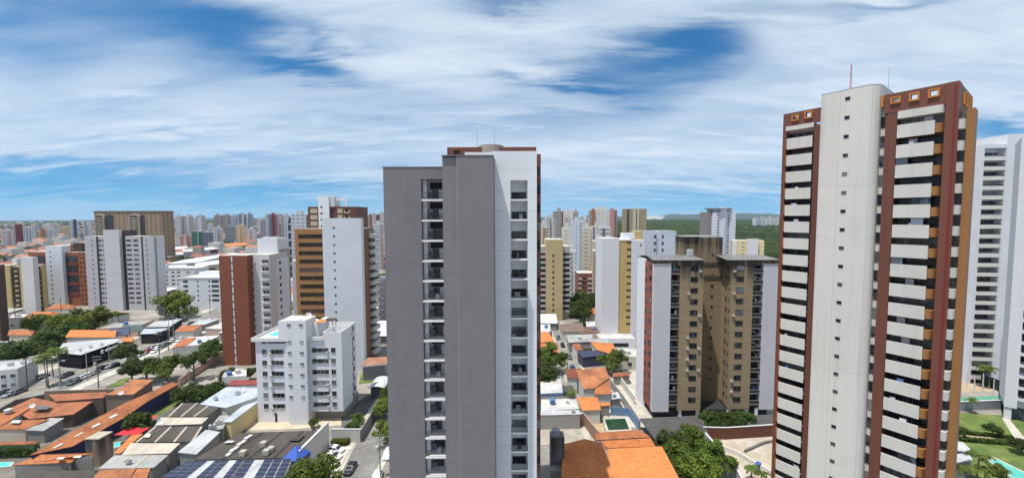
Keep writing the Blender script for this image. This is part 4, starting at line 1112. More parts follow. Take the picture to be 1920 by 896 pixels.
def white_midrise():
    WT = wall('blue_white_wall', (0.62, 0.64, 0.68), 0.10)
    for (lab, pxl, pxr, top, Y, D, seed, n) in (('white four-storey block with a flat white roof behind the round street tree', 336, 413, 521, 238, 22, 3, 4), ('pale blue-white slab block of small windows below the white hall roofs', 309, 366, 503, 290, 14, 4, 6)):
        b = mid('apartment_block', lab, 'apartment block', pxl, Y, 545)
        X, Z = b.lx, b.lz; x1 = X(pxr, 545); z = Z((pxl+pxr)/2, top)
        b.box('wall', 0, x1, 0, D, 0, z, WT, ground('white_roof', (0.72, 0.72, 0.70), (0.60, 0.60, 0.58), 0.2))
        m = MB(); m.box(-0.3, x1+0.3, -0.3, 0, z-0.3, z+0.6, WHITEW); m.build('parapet', b.o)
        if n == 4:
            m = MB(); m.box(x1*0.25, x1*0.75, 8, 15, z, z+2.6, WHITEW, ROOFTOP); m.build('roof_house', b.o)
            for k in range(5):
                zz = z-2.2-k*2.9
                if zz < 2: break
                for q in (0.08, 0.42, 0.70): 
                    b.win('F', x1*q+1, zz, 0.8, 0.8, DFRAME, GLASS, 0, 1, False)
                m = MB(); m.box(x1*0.14, x1*0.22, -0.05, -0.003, zz-0.7, zz+0.7, BLACKIN); m.build('loggia', b.o)
                m = MB(); m.box(x1*0.80, x1*0.97, -0.05, -0.003, zz-0.7, zz+0.7, BLACKIN); m.build('loggia', b.o)
        else:
            for k in range(7):
                for q in (0.08, 0.3, 0.48, 0.8): b.win('F', x1*q, z-3-k*2.9, 2.2, 0.8, DFRAME, GLASSB, 0, 1, False)
        b.done()
white_midrise()

def hall_block():
    # long white roofed commercial halls behind
    WM = sheet('white_sheet_roof', (0.66, 0.66, 0.65), 2.5, 0.85, 0.35); WL = wall('hall_wall_grey', (0.48, 0.49, 0.52), 0.12)
    def hall(lab, px, pyb, z, wallm, roofm, name='commercial_hall', cat='hall'):
        pts = [P(*q, z) for q in px]; c = sum(pts, Vector((0, 0, 0)))/len(pts); o = empty(name, (c.x, c.y, 0)); tag(o, lab, cat)
        r = MB(); r.slab([p-o.location for p in pts], 0.5, roofm); r.build('roof', o)
        w_ = MB(); w_.prism([((p.x-c.x)*0.985, (p.y-c.y)*0.985) for p in pts], 0, z-0.502, wallm); w_.build('wall', o); return o, pts
    o, pts = hall('white-roofed superstore with grey sign panels and a maroon corner on its wall', [(344, 473), (410, 466), (398, 463), (342, 468.5)], 0, 13, WL, WM)
    a, bq = pts[0]-o.location, pts[1]-o.location
    def onwall(u0, u1, z0, z1, m, name, th=0.3):
        p = a.lerp(bq, u0); q = a.lerp(bq, u1); n = Vector((q.y-p.y, p.x-q.x, 0)).normalized()*th
        k = MB(); k.prism([(p.x, p.y), (q.x, q.y), (q.x+n.x, q.y+n.y), (p.x+n.x, p.y+n.y)], z0, z1, m); return k.build(name, o)
    sg = onwall(0.26, 0.5, 3.5, 11, plain('sign_white', (0.62, 0.63, 0.67), 0.6), 'sign_panel')
    PK = plain('sign_pink', (0.42, 0.08, 0.14), 0.6)
    sg2 = onwall(0.52, 0.72, 3.5, 11, plain('sign_grey', (0.42, 0.44, 0.50), 0.6), 'sign_panel'); onwall(0.34, 0.37, 6.5, 9.5, PK, 'sign_mark', 0.36); onwall(0.37, 0.395, 5.2, 8.0, PK, 'sign_mark', 0.36); onwall(0.345, 0.40, 4.4, 5.0, PK, 'sign_mark', 0.36)
    onwall(0.58, 0.61, 5, 9.5, PK, 'sign_mark', 0.36); onwall(0.74, 0.985, 7.5, 12, plain('maroon_panel', (0.13, 0.03, 0.05), 0.7), 'maroon_panel')
    hall('long low hall with a pale blue-white sheet roof in front of the superstore', [(312, 494), (368, 492), (412, 482), (412, 477), (345, 487)], 0, 10, WL, sheet('bluewhite_sheet_roof', (0.60, 0.66, 0.74), 2.5, 0.9, 0.25))
    hall('beige shop row with square windows under a white eave beside the red slab', [(366, 500), (414, 494), (414, 487), (366, 493)], 0, 9, wall('beige_shop_wall', (0.48, 0.44, 0.36), 0.12), WM)
    hall('flat white hall roof strip with red awning next to the white slab block', [(316, 503), (350, 500), (350, 495), (316, 497)], 0, 8, wall('beige_shop_wall', (0.48, 0.44, 0.36), 0.12), WM)
    hall('long school-like block with an orange tiled roof on a beige wall', [(384, 463), (431, 463), (480, 457.5), (480, 453.5), (384, 458)], 0, 9, facade('beige_school_wall', (0.46, 0.40, 0.30), (0.12, 0.1, 0.08), 6, 4, 0.5, 0.4), tile('tile_far', (0.50, 0.20, 0.085), 0.2), 'school_block', 'school')
    hall('pale brown hall with stepped roofs in front of the broad brown tower', [(313, 482), (344, 478), (344, 472), (318, 474)], 0, 9, wall('tan_hall_wall', (0.26, 0.19, 0.14), 0.2), ROOFTOP)
    hall('white hall with a long flat roof ahead of the skyline', [(322, 470), (352, 466), (352, 461), (322, 463)], 0, 7, WL, WM)
hall_block()

# ------------------------------------------------------------------ middle distance towers right of the centre
def yellow_white_block():
    Y = 170.0
    YL = wall('sand_yellow_wall', (0.52, 0.37, 0.15), 0.12, panel=(10, 3.0, 0.05), pcol=0.85); WT = wall('lilac_white_wall', (0.63, 0.63, 0.66), 0.09); BL = wall('pale_blue_panel_wall', (0.54, 0.58, 0.65), 0.08, panel=(1.4, 3.0, 0.05), pcol=0.88)
    b = mid('apartment_tower', 'white and sand-yellow apartment tower with pairs of tiny windows, left of the tan block', 'apartment tower', 1128, Y, 560)
    X, Z = b.lx, b.lz; PYR = 560
    x1, x2, x3 = X(1160, PYR), X(1183, PYR), X(1207, PYR); zt = Z(1180, 446); zw = Z(1140, 447)
    b.box('white_wall', 0, x1, 0, 13, 0, zw, WT, ROOFTOP); b.box('yellow_wall', x1, x2, 0.4, 13, 0, zt-1.2, YL, ROOFTOP); b.box('white_wall', x2, x3, -0.3, 13, 0, zt-1.0, WT, ROOFTOP)
    m = MB(); m.box(x1-0.3, x2+0.2, 0.2, 13, zt-1.19, zt-0.7, WHITEW); m.build('roof_edge', b.o)
    b.box('roof_dome_base', X(1169, 450, 4), X(1190, 450, 4), 4, 9, zt-0.69, Z(1180, 437, 4), wall('sun_white', (0.66, 0.66, 0.70), 0.1), ROOFTOP)
    b.box('yellow_penthouse', X(1190, 450, 4), X(1205, 450, 4), 4.2, 9, zt-0.99, Z(1197, 433, 4), YL, ROOFTOP)
    xb0, xb1 = X(1205, 470, 4), X(1266, 470, 4); zb = Z(1235, 433, 4)
    b.box('blue_wall', xb0, X(1230, 470, 4), 4, 13, 0, zb, BL, ROOFDARK); b.box('blue_wall', X(1230, 470, 4)+0.8, xb1, 3.2, 13, 0, zb+0.05, BL, ROOFDARK); b.box('blue_joint', X(1230, 470, 4), X(1230, 470, 4)+0.8, 4.6, 13, 0, zb-0.2, WT)
    b.box('low_wing', xb1, X(1284, 470, 6), 6, 13, 0, Z(1275, 443, 6), BL, ROOFDARK)
    for k in range(13):
        z = Z(1179, 455)-k*3.0
        if z < 4: break
        for px in (1177, 1181.5): b.win('F', X(px, PYR), z, 0.8, 0.7, DFRAME, GLASS, 0.4, 1, False)
        b.win('F', X(1200, PYR, -0.3), z-1, 0.01 if k > 40 else 0.5, 0.7, DFRAME, GLASS, -0.3, 1, False) if k % 3 == 0 else None
        for px in (1227.5, 1241): b.win('F', X(px, 470, 4), zb-2.5-k*3.0, 0.7, 1.3, DFRAME, GLASSB, 4 if px < 1230 else 3.2, 1, False)
        b.win('F', X(1276, 470, 6), zb-6-k*3.0, 0.9, 0.9, DFRAME, GLASS, 6, 1, False)
    # podium
    p = MB(); p.box(-2, x2, -7, 0, 0, 4.6, WHITEW, ROOFTOP); p.box(x1-4, x1+2.5, -7.05, -7, 1.0, 2.6, BLACKIN); p.build('podium', b.o)
    b.done()
yellow_white_block()

def tall_yellow_slab():
    Y = 212.0
    YL = wall('straw_yellow_wall', (0.48, 0.385, 0.20), 0.12, panel=(9, 3.0, 0.05), pcol=0.88); GR = wall('grey_beige_balcony', (0.40, 0.38, 0.35), 0.1)
    b = mid('apartment_tower', 'straw-yellow tower with a blank centre of tiny windows and banded balconies either side', 'apartment tower', 1012, Y, 540)
    X, Z = b.lx, b.lz; PYR = 540; yS = -2
    c0, c1, x1 = X(1024, PYR, yS), X(1055, PYR, yS), X(1069, PYR); zt = Z(1040, 449, yS); zl = Z(1020, 462)
    b.box('centre_wall', c0, c1, yS, 12, 0, zt, YL, ROOFTOP); b.box('side_wall', 0, c0, 0.8, 12, 0, zl, GR, ROOFTOP); b.box('side_wall', c1, x1, 0.8, 12, 0, zl, GR, ROOFTOP)
    for k in range(15):
        z = Z(1040, 479, yS)-k*3.0
        if z < 3: break
        b.win('F', X(1037.5, PYR, yS), z, 0.9, 1.0, DFRAME, GLASS, yS, 1, False)
        for xa, xb_ in ((0, c0), (c1, x1)):
            g = MB(); g.box(xa+0.3, xb_-0.3, 0.7, 0.797, z-0.3, z+1.1, BLACKIN); g.build('window', b.o)
            m = MB(); m.box(xa+0.1, xb_-0.1, -0.3, 0.79, z-1.6, z-0.35, GR); m.build('balcony', b.o)
    b.done()
tall_yellow_slab()

def right_end_towers():
    # white tower with balcony stack
    WT = wall('white_tile_tower', (0.68, 0.69, 0.72), 0.06, panel=(3.0, 3.4, 0.03), pcol=0.9); GB = wall('pale_blue_flank', (0.40, 0.46, 0.55), 0.1); CR = wall('balcony_slab_white', (0.66, 0.64, 0.58), 0.1)
    Y = 128.0
    b = mid('apartment_tower', 'white tower with a stack of open cream balconies beside a column of small windows', 'apartment tower', 1828, Y, 500, math.radians(-6))
    X, Z = b.lx, b.lz; PYR = 480
    x0, x1, x2 = X(1829, PYR), X(1873, PYR), X(1880, PYR); x3 = X(1925, PYR)
    zl, zr = Z(1860, 271), Z(1895, 252); fl = 3.15
    b.box('balcony_wall', x0, x1, 2.0, 15, 0, zl, WT, ROOFTOP); b.box('side_pier', x0, x0+0.8, 0, 2, 0, zl, WT, ROOFTOP)
    b.box('white_wall', x1, x3, -0.5, 15, 0, zr, WT, ROOFTOP)
    b.box('blue_flank', x0-1.6, x0-0.003, 3, 12, 0, zl-3, GB)
    b.box('canopy', x0+0.8, x1, -0.2, 2.0, zl-1.2, zl-0.002, WT)
    z = Z(1862, 291)
    for k in range(26):
        zz = z-k*fl
        if zz < 3: break
        m = MB(); m.box(x0+0.8, x1-0.02, -0.2, 2.0, zz-1.75, zz-0.5, CR); o = m.build('balcony', b.o)
        m = MB(); m.box(x0+0.85, x1-0.1, -0.15, -0.08, zz-0.5, zz-0.1, GLASSB); m.build('balcony_glass', o)
        g = MB(); g.box(x0+1.0, x1-0.3, 1.9, 1.997, zz-0.49, zz+1.0, GLASSW); g.build('window', b.o)
        b.win('F', X(1898, PYR, -0.5), Z(1908, 277, -0.5)-k*fl, 1.9, 0.8, DFRAME, GLASS, -0.5, 2, False)
    b.done()
    # near white tower at the edge: turned like the cream tower
    p0 = PY(1893, 600, 105)
    ang = math.radians(-48)
    b = Bld('apartment_tower', 'white tower cut by the edge of the view with slanting rows of glazed balconies', 'apartment tower', (p0.x, p0.y), ang)
    X, Z = b.lx, b.lz
    zt = Z(1915, 258); w_ = 16.0; WP = wall('white_render_pier', (0.60, 0.60, 0.63), 0.08)
    b.box('front_wall', 0, w_, 1.6, 14, 3.6, zt, WP, ROOFTOP); b.box('corner_pier', 0, 2.2, 0, 1.6, 3.6, zt, WP); b.box('ground_floor', 1.0, w_, 2.2, 13, 0, 3.6, GLASSB); b.box('corner_column', 0.1, 1.4, 0.3, 1.6, 0, 3.6, WP)
    z = Z(1906, 631)
    while z < zt-5: z += 3.1
    while z > 5:
        m = MB(); m.box(2.2, w_, -0.1, 1.6, z-1.9, z-1.05, WP); o = m.build('balcony', b.o)
        m = MB(); m.box(2.3, w_, -0.06, 0.0, z-1.05, z-0.25, GLASSB); m.build('balcony_glass', o)
        g = MB(); g.box(2.25, w_, 1.5, 1.597, z-1.0, z+0.9, GLASS); g.build('window', b.o)
        z -= 3.1
    b.done()
right_end_towers()
# ------------------------------------------------------------------ ground, roads, water
GM = ground('city_ground', (0.20, 0.185, 0.16), (0.33, 0.30, 0.26), 0.05, 0.5)
g = MB(); E = 15000
g.poly([(-E, -E, 0), (E, -E, 0), (E, E, 0), (-E, E, 0)], GM); struct('ground', g)
ASPH = ground('asphalt', (0.17, 0.165, 0.155), (0.26, 0.25, 0.235), 0.12, 1.5)
ASPH2 = ground('dark_asphalt', (0.075, 0.075, 0.075), (0.14, 0.135, 0.13), 0.12, 1.5)
PAVE = ground('paving', (0.42, 0.39, 0.34), (0.55, 0.51, 0.45), 0.3, 1.5)
PALE = ground('pale_concrete', (0.50, 0.46, 0.39), (0.38, 0.35, 0.30), 0.25, 1.5)
GRASS = ground('lawn_grass', (0.075, 0.125, 0.022), (0.16, 0.19, 0.045), 0.25, 1.2)
SAND = ground('bare_earth', (0.36, 0.27, 0.18), (0.45, 0.36, 0.26), 0.2, 1.5)
PAINT = plain('road_paint', (0.70, 0.70, 0.66), 0.8)
YPAINT = plain('yellow_road_paint', (0.60, 0.42, 0.08), 0.8)
def strip(m, x0, y0, x1, y1, w0, w1, z, mat):
    """a strip between two ground points, from offset w0 to w1 across"""
    a, b_ = Vector((x0, y0, 0)), Vector((x1, y1, 0)); n = Vector((y1-y0, -(x1-x0), 0)).normalized()
    m.poly([a+n*w0+Vector((0, 0, z)), a+n*w1+Vector((0, 0, z)), b_+n*w1+Vector((0, 0, z)), b_+n*w0+Vector((0, 0, z))], mat)
def kerbstrip(m, x0, y0, x1, y1, w0, w1, z, mat):
    a, b_ = Vector((x0, y0)), Vector((x1, y1)); n = Vector((y1-y0, -(x1-x0))).normalized()
    m.prism([a+n*w0, a+n*w1, b_+n*w1, b_+n*w0], -0.05, z, mat)
def AV(Y): return -160-0.14*(Y-146)           # the avenue's centre line
r = MB(); strip(r, AV(60), 60, AV(900), 900, -11, 11, 0.004, ASPH); struct('avenue_road', r)
r = MB()
for w0, w1 in ((-15, -11), (11, 15)): kerbstrip(r, AV(60), 60, AV(900), 900, w0, w1, 0.13, PAVE)
struct('avenue_pavement', r)
r = MB(); y = 60
while y < 400:
    for w_ in (-5.5, 5.5): strip(r, AV(y), y, AV(y+4), y+4, w_-0.08, w_+0.08, 0.009, PAINT)
    y += 9
strip(r, AV(60), 60, AV(500), 500, -0.35, -0.2, 0.009, YPAINT); strip(r, AV(60), 60, AV(500), 500, 0.2, 0.35, 0.009, YPAINT)
struct('road_markings', r)
def SW(Y): return -34.6-0.055*(Y-84)
r = MB(); strip(r, SW(30), 30, SW(190), 190, -4.2, 4.2, 0.004, ASPH); struct('side_street_road', r)
r = MB()
for w0, w1 in ((-5.9, -4.2), (4.2, 5.6)): kerbstrip(r, SW(30), 30, SW(190), 190, w0, w1, 0.13, PAVE)
struct('side_street_pavement', r)
r = MB(); strip(r, -200, 172, 10, 160, -4, 4, 0.006, ASPH); struct('cross_street_road', r)
r = MB(); strip(r, 22.2, 95, 22.2, 260, -2.4, 3.4, 0.004, ASPH); struct('alley_road', r)
r = MB(); kerbstrip(r, 22.2, 95, 22.2, 205, -4, -2.4, 0.12, PALE); kerbstrip(r, 22.2, 95, 22.2, 205, 3.4, 4.6, 0.12, PALE); struct('alley_pavement', r)
def gpoly(name, px, mat, z=0.02):
    m = MB(); m.poly([P(x, y, z) for x, y in px][::-1] if False else [P(x, y, z) for x, y in px], mat)
    # face up
    f = m.f[0]; a = sum((Vector(m.v[i]).cross(Vector(m.v[(i+1) % len(f)]))).z for i in range(len(f)))
    if a < 0: m.f[0] = f[::-1]; m.uv = m.uv[::-1]
    return struct(name, m)
gpoly('courtyard_ground', [(462, 806), (560, 803), (640, 796), (640, 770), (470, 770)], ground('beige_tiles', (0.56, 0.46, 0.33), (0.46, 0.37, 0.27), 0.4), 0.012)
gpoly('garage_ramp_ground', [(640, 800), (676, 818), (720, 738), (690, 740), (640, 772)], ASPH2, 0.016)
gpoly('planted_ground', [(652, 800), (668, 800), (682, 772), (668, 775)], GRASS, 0.020)
gpoly('car_park_ground', [(604, 895), (634, 897), (672, 822), (676, 800), (622, 832)], PALE, 0.014)
gpoly('garden_lawn', [(255, 800), (300, 778), (348, 750), (330, 748), (275, 775)], GRASS, 0.012)
gpoly('verge_lawn', [(196, 728), (222, 712), (246, 706), (230, 722)], GRASS, 0.14)
gpoly('tower_forecourt_ground', [(672, 720), (735, 712), (735, 690), (680, 690)], GRASS, 0.012)
gpoly('estate_ground', [(1230, 905), (1470, 905), (1470, 815), (1330, 815)], ground('paved_garden', (0.40, 0.34, 0.26), (0.50, 0.46, 0.40), 0.3), 0.012)
gpoly('yard_ground', [(-60, 960), (560, 960), (560, 862), (455, 800), (480, 742), (338, 722), (230, 742), (-60, 800)], ground('yard_shade_tone', (0.10, 0.09, 0.08), (0.20, 0.18, 0.155), 0.15), 0.008)  # dark tone painted in for the shadowed gaps between the roofs
gpoly('alley_yard_ground', [(1000, 960), (1260, 960), (1200, 800), (1140, 715), (1080, 620), (1045, 620), (1056, 690), (1000, 760)], ground('grey_yard', (0.20, 0.19, 0.17), (0.32, 0.30, 0.27), 0.2), 0.008)
gpoly('building_forecourt_ground', [(1140, 800), (1225, 800), (1222, 700), (1150, 690)], PALE, 0.010)
gpoly('park_lawn', [(1780, 920), (1960, 920), (1960, 780), (1880, 778), (1780, 772)], GRASS, 0.012)
gpoly('lawn_path', [(1878, 782), (1893, 786), (1930, 830), (1935, 850), (1905, 826)], PALE, 0.03)
gpoly('lawn_path', [(1790, 757), (1850, 757), (1885, 752), (1885, 756), (1845, 764), (1790, 768)], PALE, 0.03)
gpoly('lawn_bed_ground', [(1795, 815), (1840, 812), (1902, 828), (1902, 834), (1840, 826), (1798, 824)], SAND, 0.026)
gpoly('play_court', [(1790, 745), (1878, 741), (1882, 750), (1792, 752)], ground('court_green', (0.08, 0.26, 0.17), (0.10, 0.30, 0.20), 0.5), 0.026)
gpoly('sand_yard_ground', [(1790, 735), (1880, 733), (1870, 720), (1795, 708)], SAND, 0.022)

# ------------------------------------------------------------------ low houses
TILE = tile('orange_tile', (0.45, 0.165, 0.062), 0.55); TILE2 = tile('weathered_tile', (0.38, 0.140, 0.064), 0.8); TILE3 = tile('bright_tile', (0.62, 0.215, 0.062), 0.12); TILE4 = tile('mottled_tile', (0.47, 0.19, 0.08), 0.8)
FIBD = sheet('dark_fibre_cement', (0.084, 0.072, 0.062), 1.1, 0.7, 0.5, rough=0.95); FIBL = sheet('cream_fibre_cement', (0.50, 0.44, 0.36), 1.1, 0.85, 0.35, rough=0.85); FIBG = sheet('grey_fibre_cement', (0.36, 0.36, 0.345), 1.1, 0.75, 0.45, rough=0.8)
WMET = sheet('white_metal_sheet', (0.47, 0.48, 0.49), 0.9, 0.8, 0.5); BMET = sheet('bluish_metal_sheet', (0.44, 0.49, 0.55), 0.9, 0.82, 0.4)
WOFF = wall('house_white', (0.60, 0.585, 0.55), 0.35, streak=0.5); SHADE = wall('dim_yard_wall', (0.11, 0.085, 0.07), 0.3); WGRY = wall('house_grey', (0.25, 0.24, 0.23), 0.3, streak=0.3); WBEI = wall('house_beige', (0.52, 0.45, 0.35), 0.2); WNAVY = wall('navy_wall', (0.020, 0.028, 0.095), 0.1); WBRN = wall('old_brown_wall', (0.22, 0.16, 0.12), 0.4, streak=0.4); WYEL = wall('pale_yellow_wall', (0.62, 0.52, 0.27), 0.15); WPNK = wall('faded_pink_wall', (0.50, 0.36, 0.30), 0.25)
def slanted(m, pts, mat, drop=0.18):
    """walls from the ground up to a sloping roof's underside; pts carry heights"""
    n = len(pts); ar = sum(pts[i].x*pts[(i+1) % n].y-pts[(i+1) % n].x*pts[i].y for i in range(n))
    if ar < 0: pts = pts[::-1]
    for i in range(n):
        p, q = pts[i], pts[(i+1) % n]
        m.poly([(p.x, p.y, 0), (q.x, q.y, 0), (q.x, q.y, q.z-drop), (p.x, p.y, p.z-drop)], mat)
    m.poly([(p.x, p.y, p.z-drop) for p in pts], mat)
def inset(pts, d):
    c = sum(pts, Vector((0, 0, 0)))/len(pts); out = []
    for p in pts:
        v = Vector((c.x-p.x, c.y-p.y, 0)); L = v.length
        q = p+v*(min(0.4, d/L) if L else 0); q.z = p.z+(c.z-p.z)*min(0.4, d/L); out.append(q)
    return out
def frontwins(o, pts, z0, h, n, m, name='window', door=False):
    """windows on the wall edge that faces the camera most"""
    k = len(pts); best = None; c = sum(pts, Vector((0, 0, 0)))/k
    for i in range(k):
        p, q = pts[i], pts[(i+1) % k]; e = q-p; nn = Vector((e.y, -e.x, 0))
        if nn.dot(((p+q)/2)-c) < 0: nn = -nn
        mid_ = (p+q)/2; s_ = nn.normalized().dot((-Vector((mid_.x, mid_.y, 0))).normalized())*e.length
        if best is None or s_ > best[0]: best = (s_, p, q, nn.normalized())
    _, p, q, nn = best
    rz = math.atan2(nn.x, -nn.y)
    L = (q-p).length
    ww = min(1.5, L/(n*2.0))
    fme, gme = winmesh(ww, h, WFRAME, m, 2 if ww > 1 else 1, True)
    for i in range(n):
        r_ = p.lerp(q, (i+0.5)/n)+nn*0.004
        f = link(name, fme, o, (r_.x, r_.y, z0), rz); link('pane', gme, f)
def house(name, label, cat, polys, wallm, ins=0.35, th=0.14, wins=0, wz=1.6, wh=1.2, group=None, drop=0.0):
    allp = []
    for pl in polys:
        zs = [q[2] for q in pl[0]]; pts = [P(x, y, z) for (x, y, z) in pl[0]]
        for _ in range(4):                    # one plane per roof face
            A_ = np.array([[p.x, p.y, 1.0] for p in pts]); cf = np.linalg.lstsq(A_, np.array(zs), rcond=None)[0]
            zn = A_ @ cf; pts = [P(x, y, float(z)) for (x, y, _z), z in zip(pl[0], zn)]
        allp.append(pts)
    fl_ = [p for a in allp for p in a]; c = sum(fl_, Vector((0, 0, 0)))/len(fl_)
    o = empty(name, (c.x, c.y, 0)); tag(o, label, cat, group); off = Vector((c.x, c.y, 0))
    for a, pl in zip(allp, polys):
        a = [p-off for p in a]
        r_ = MB(); r_.slab(a, th, pl[1]); r_.build('roof', o)
        m = MB(); ii = inset(a, ins); slanted(m, ii, pl[2] if len(pl) > 2 else wallm, th+0.01); m.build('wall', o)
    if wins: frontwins(o, inset([p-off for p in allp[0]], ins-0.02), wz, wh, wins, GLASS)
    return o
def gable(name, label, cat, quad, z, rise, axis, roofm, wallm, hip=0.0, wins=0, wz=1.7, ins=0.4, group=None, th=0.15, world=False):
    a = [Vector(p) for p in quad] if world else [P(x, y, z) for (x, y) in quad]
    c = sum(a, Vector((0, 0, 0)))/4; off = Vector((c.x, c.y, 0))
    o = empty(name, off); tag(o, label, cat, group)
    nl, nr, fr, fl_ = [p-off for p in a]; up = Vector((0, 0, rise))
    if axis == 'x': A, B = (nl+fl_)/2+up, (nr+fr)/2+up
    else: nl, nr, fr, fl_ = nr, fr, fl_, nl; A, B = (nl+fl_)/2+up, (nr+fr)/2+up
    if hip: A, B = A.lerp(B, hip), B.lerp(A, hip)
    r_ = MB()
    r_.slab([nl, nr, B, A], th, roofm); r_.slab([A, B, fr, fl_], th, roofm)
    if hip: r_.slab([nl, A, fl_], th, roofm); r_.slab([nr, fr, B], th, roofm)
    ro = r_.build('roof', o)
    m = MB(); w4 = inset([nl, nr, fr, fl_], ins); m.prism([(p.x, p.y) for p in w4], 0, z-th, wallm)
    if not hip:
        for e0, e1, T in ((w4[3], w4[0], A), (w4[1], w4[2], B)):
            t_ = Vector(((e0.x+e1.x)/2, (e0.y+e1.y)/2, T.z-th-0.12))
            m.poly([(e0.x, e0.y, z-th), (e1.x, e1.y, z-th), t_], wallm)
    m.build('wall', o)
    if wins: frontwins(o, inset([nl, nr, fr, fl_], ins-0.02), wz, 1.2, wins, GLASS)
    return o
def flat(name, label, cat, quad, z, wallm, roofm, par=0.7, wins=0, wz=1.6, wh=1.3, group=None, rows=1, rowh=3.0, win_m=None):
    a = [P(x, y, z) for (x, y) in quad]; c = sum(a, Vector((0, 0, 0)))/len(a); off = Vector((c.x, c.y, 0))
    o = empty(name, off); tag(o, label, cat, group); a = [p-off for p in a]
    m = MB(); m.prism([(p.x, p.y) for p in a], 0, z-par, wallm, roofm); m.build('wall', o)
    if par > 0.05:
        q = MB(); n = len(a); ii = inset(a, 0.3)
        for i in range(n):
            j = (i+1) % n
            q.prism([a[i][:2], a[j][:2], ii[j][:2], ii[i][:2]], z-par-0.0, z, wallm)
        q.build('parapet', o)
    for r_ in range(rows):
        if wins: frontwins(o, a, wz+r_*rowh, wh, wins, win_m or GLASS)
    return o

# ---- the big compound of tiled roofs at lower left
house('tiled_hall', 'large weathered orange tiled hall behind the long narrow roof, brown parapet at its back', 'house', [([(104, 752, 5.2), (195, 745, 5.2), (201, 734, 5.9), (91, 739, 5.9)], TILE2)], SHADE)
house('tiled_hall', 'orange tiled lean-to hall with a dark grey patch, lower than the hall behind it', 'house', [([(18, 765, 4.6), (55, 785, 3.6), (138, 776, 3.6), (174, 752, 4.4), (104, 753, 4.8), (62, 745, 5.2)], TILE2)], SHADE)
house('tiled_house', 'two-storey house with a mottled orange mono-pitch roof above brown walls beside the avenue', 'house', [([(195, 740, 6.6), (250, 739, 6.6), (288, 711, 7.4), (246, 711, 8.0), (232, 724, 7.6)], TILE4)], WBRN, wins=3, wz=4.2)
pw = MB(); a, b2, c2, d2 = P(88, 742, 0), P(143, 738, 0), P(143, 738, 0), P(88, 742, 0)
def fence(name, label, pts, h, mat, th=0.2, cat='wall', cap=None, group=None):
    """a standing wall along ground pixels"""
    w_ = [P(x, y, 0) for (x, y) in pts]; c = w_[0]; o = empty(name, (c.x, c.y, 0)); tag(o, label, cat, group)
    m = MB()
    for p, q in zip(w_, w_[1:]):
        d = (q-p); n = Vector((d.y, -d.x, 0)).normalized()*th/2; p_, q_ = p-c, q-c
        m.prism([(p_-n)[:2], (q_-n)[:2], (q_+n)[:2], (p_+n)[:2]], 0, h, mat)
    m.build('panel', o)
    if cap:
        m = MB()
        for p, q in zip(w_, w_[1:]):
            d = (q-p); n = Vector((d.y, -d.x, 0)).normalized()*(th/2+0.05); p_, q_ = p-c, q-c
            m.prism([(p_-n)[:2], (q_-n)[:2], (q_+n)[:2], (p_+n)[:2]], h+0.003, h+0.12, cap)
        m.build('coping', o)
    return o
fence('boundary_wall', 'brown boundary wall along the avenue behind the orange tiled halls', [(86, 768), (142, 766), (215, 764)], 5.7, WBRN, 0.3)
fence('boundary_wall', 'long dark boundary wall edging the avenue at the far left', [(0, 790), (30, 772), (86, 760)], 3.6, plain('grimy_wall', (0.12, 0.105, 0.095), 0.9, var=0.4), 0.3)
house('tiled_hall', 'long narrow orange tiled hall with pale skylights and a navy blue side wall', 'house', [([(55, 853, 5.2), (136, 836, 4.0), (230, 784, 4.0), (278, 751, 4.0), (336, 719, 4.2), (322, 716, 5.4), (230, 757, 5.2)], TILE)], WNAVY)
for i, (x, y) in enumerate(((103, 833), (142, 812), (176, 795), (209, 778))):
    c = P(x, y, 4.95); k = MB(); 
    k.slab([c+Vector((-0.9, -0.9, -0.1)), c+Vector((0.9, -0.9, -0.25)), c+Vector((0.9, 0.9, -0.25)), c+Vector((-0.9, 0.9, -0.1))], 0.1, plain('milky_skylight', (0.62, 0.60, 0.55), 0.4))
    s_ = k.build('skylight'); tag(s_, ['lowest', 'second lowest', 'second highest', 'highest'][i]+' pale skylight patch along the long narrow orange roof', 'skylight', 'skylights on the long roof')
house('tiled_house', 'low orange tiled house in front of the long narrow roof next to the stained tank', 'house', [([(24, 871, 3.6), (134, 866, 3.4), (140, 861, 3.4), (176, 859, 3.4), (178, 848, 4.6), (78, 851, 4.6)], TILE)], WGRY, wins=0)
house('shed', 'small shed with a flat grey roof among the orange tiled roofs', 'shed', [([(47, 806, 3.6), (82, 807, 3.4), (121, 783, 3.6), (93, 783, 3.8)], FIBG)], WGRY)
house('tiled_house', 'narrow orange tiled roof cut by the left border beside the big tiled hall', 'house', [([(-30, 800, 4.4), (0, 798, 4.2), (57, 764, 4.6), (20, 770, 5.0), (-30, 780, 5.0)], TILE)], WOFF)
house('tiled_house', 'small orange tiled roof with a white sheet on it, beside the flat grey shed', 'house', [([(-10, 805, 3.8), (48, 804, 3.6), (92, 785, 4.2), (22, 788, 4.4)], TILE)], WBEI)
house('awning_roof', 'thin orange tile strip over a green hedge at the left border', 'house', [([(-20, 834, 3.0), (66, 832, 3.0), (72, 826, 3.4), (-20, 828, 3.4)], TILE2)], plain('hedge_green_wall', (0.05, 0.09, 0.03), 0.9))
t = empty('water_tower', P(188, 867)); tag(t, 'square stained concrete tank tower among the orange and grey roofs', 'water tower')
m = MB(); m.box(-1.55, 1.55, -1.4, 1.5, 0, 6.3, streaky('tank_concrete', (0.33, 0.26, 0.20), 6.3)); m.build('tank_body', t); m = MB(); m.box(-1.65, 1.65, -1.5, 1.6, 6.303, 6.55, plain('tank_lid', (0.40, 0.36, 0.27), 0.9, var=0.3)); m.build('lid', t)
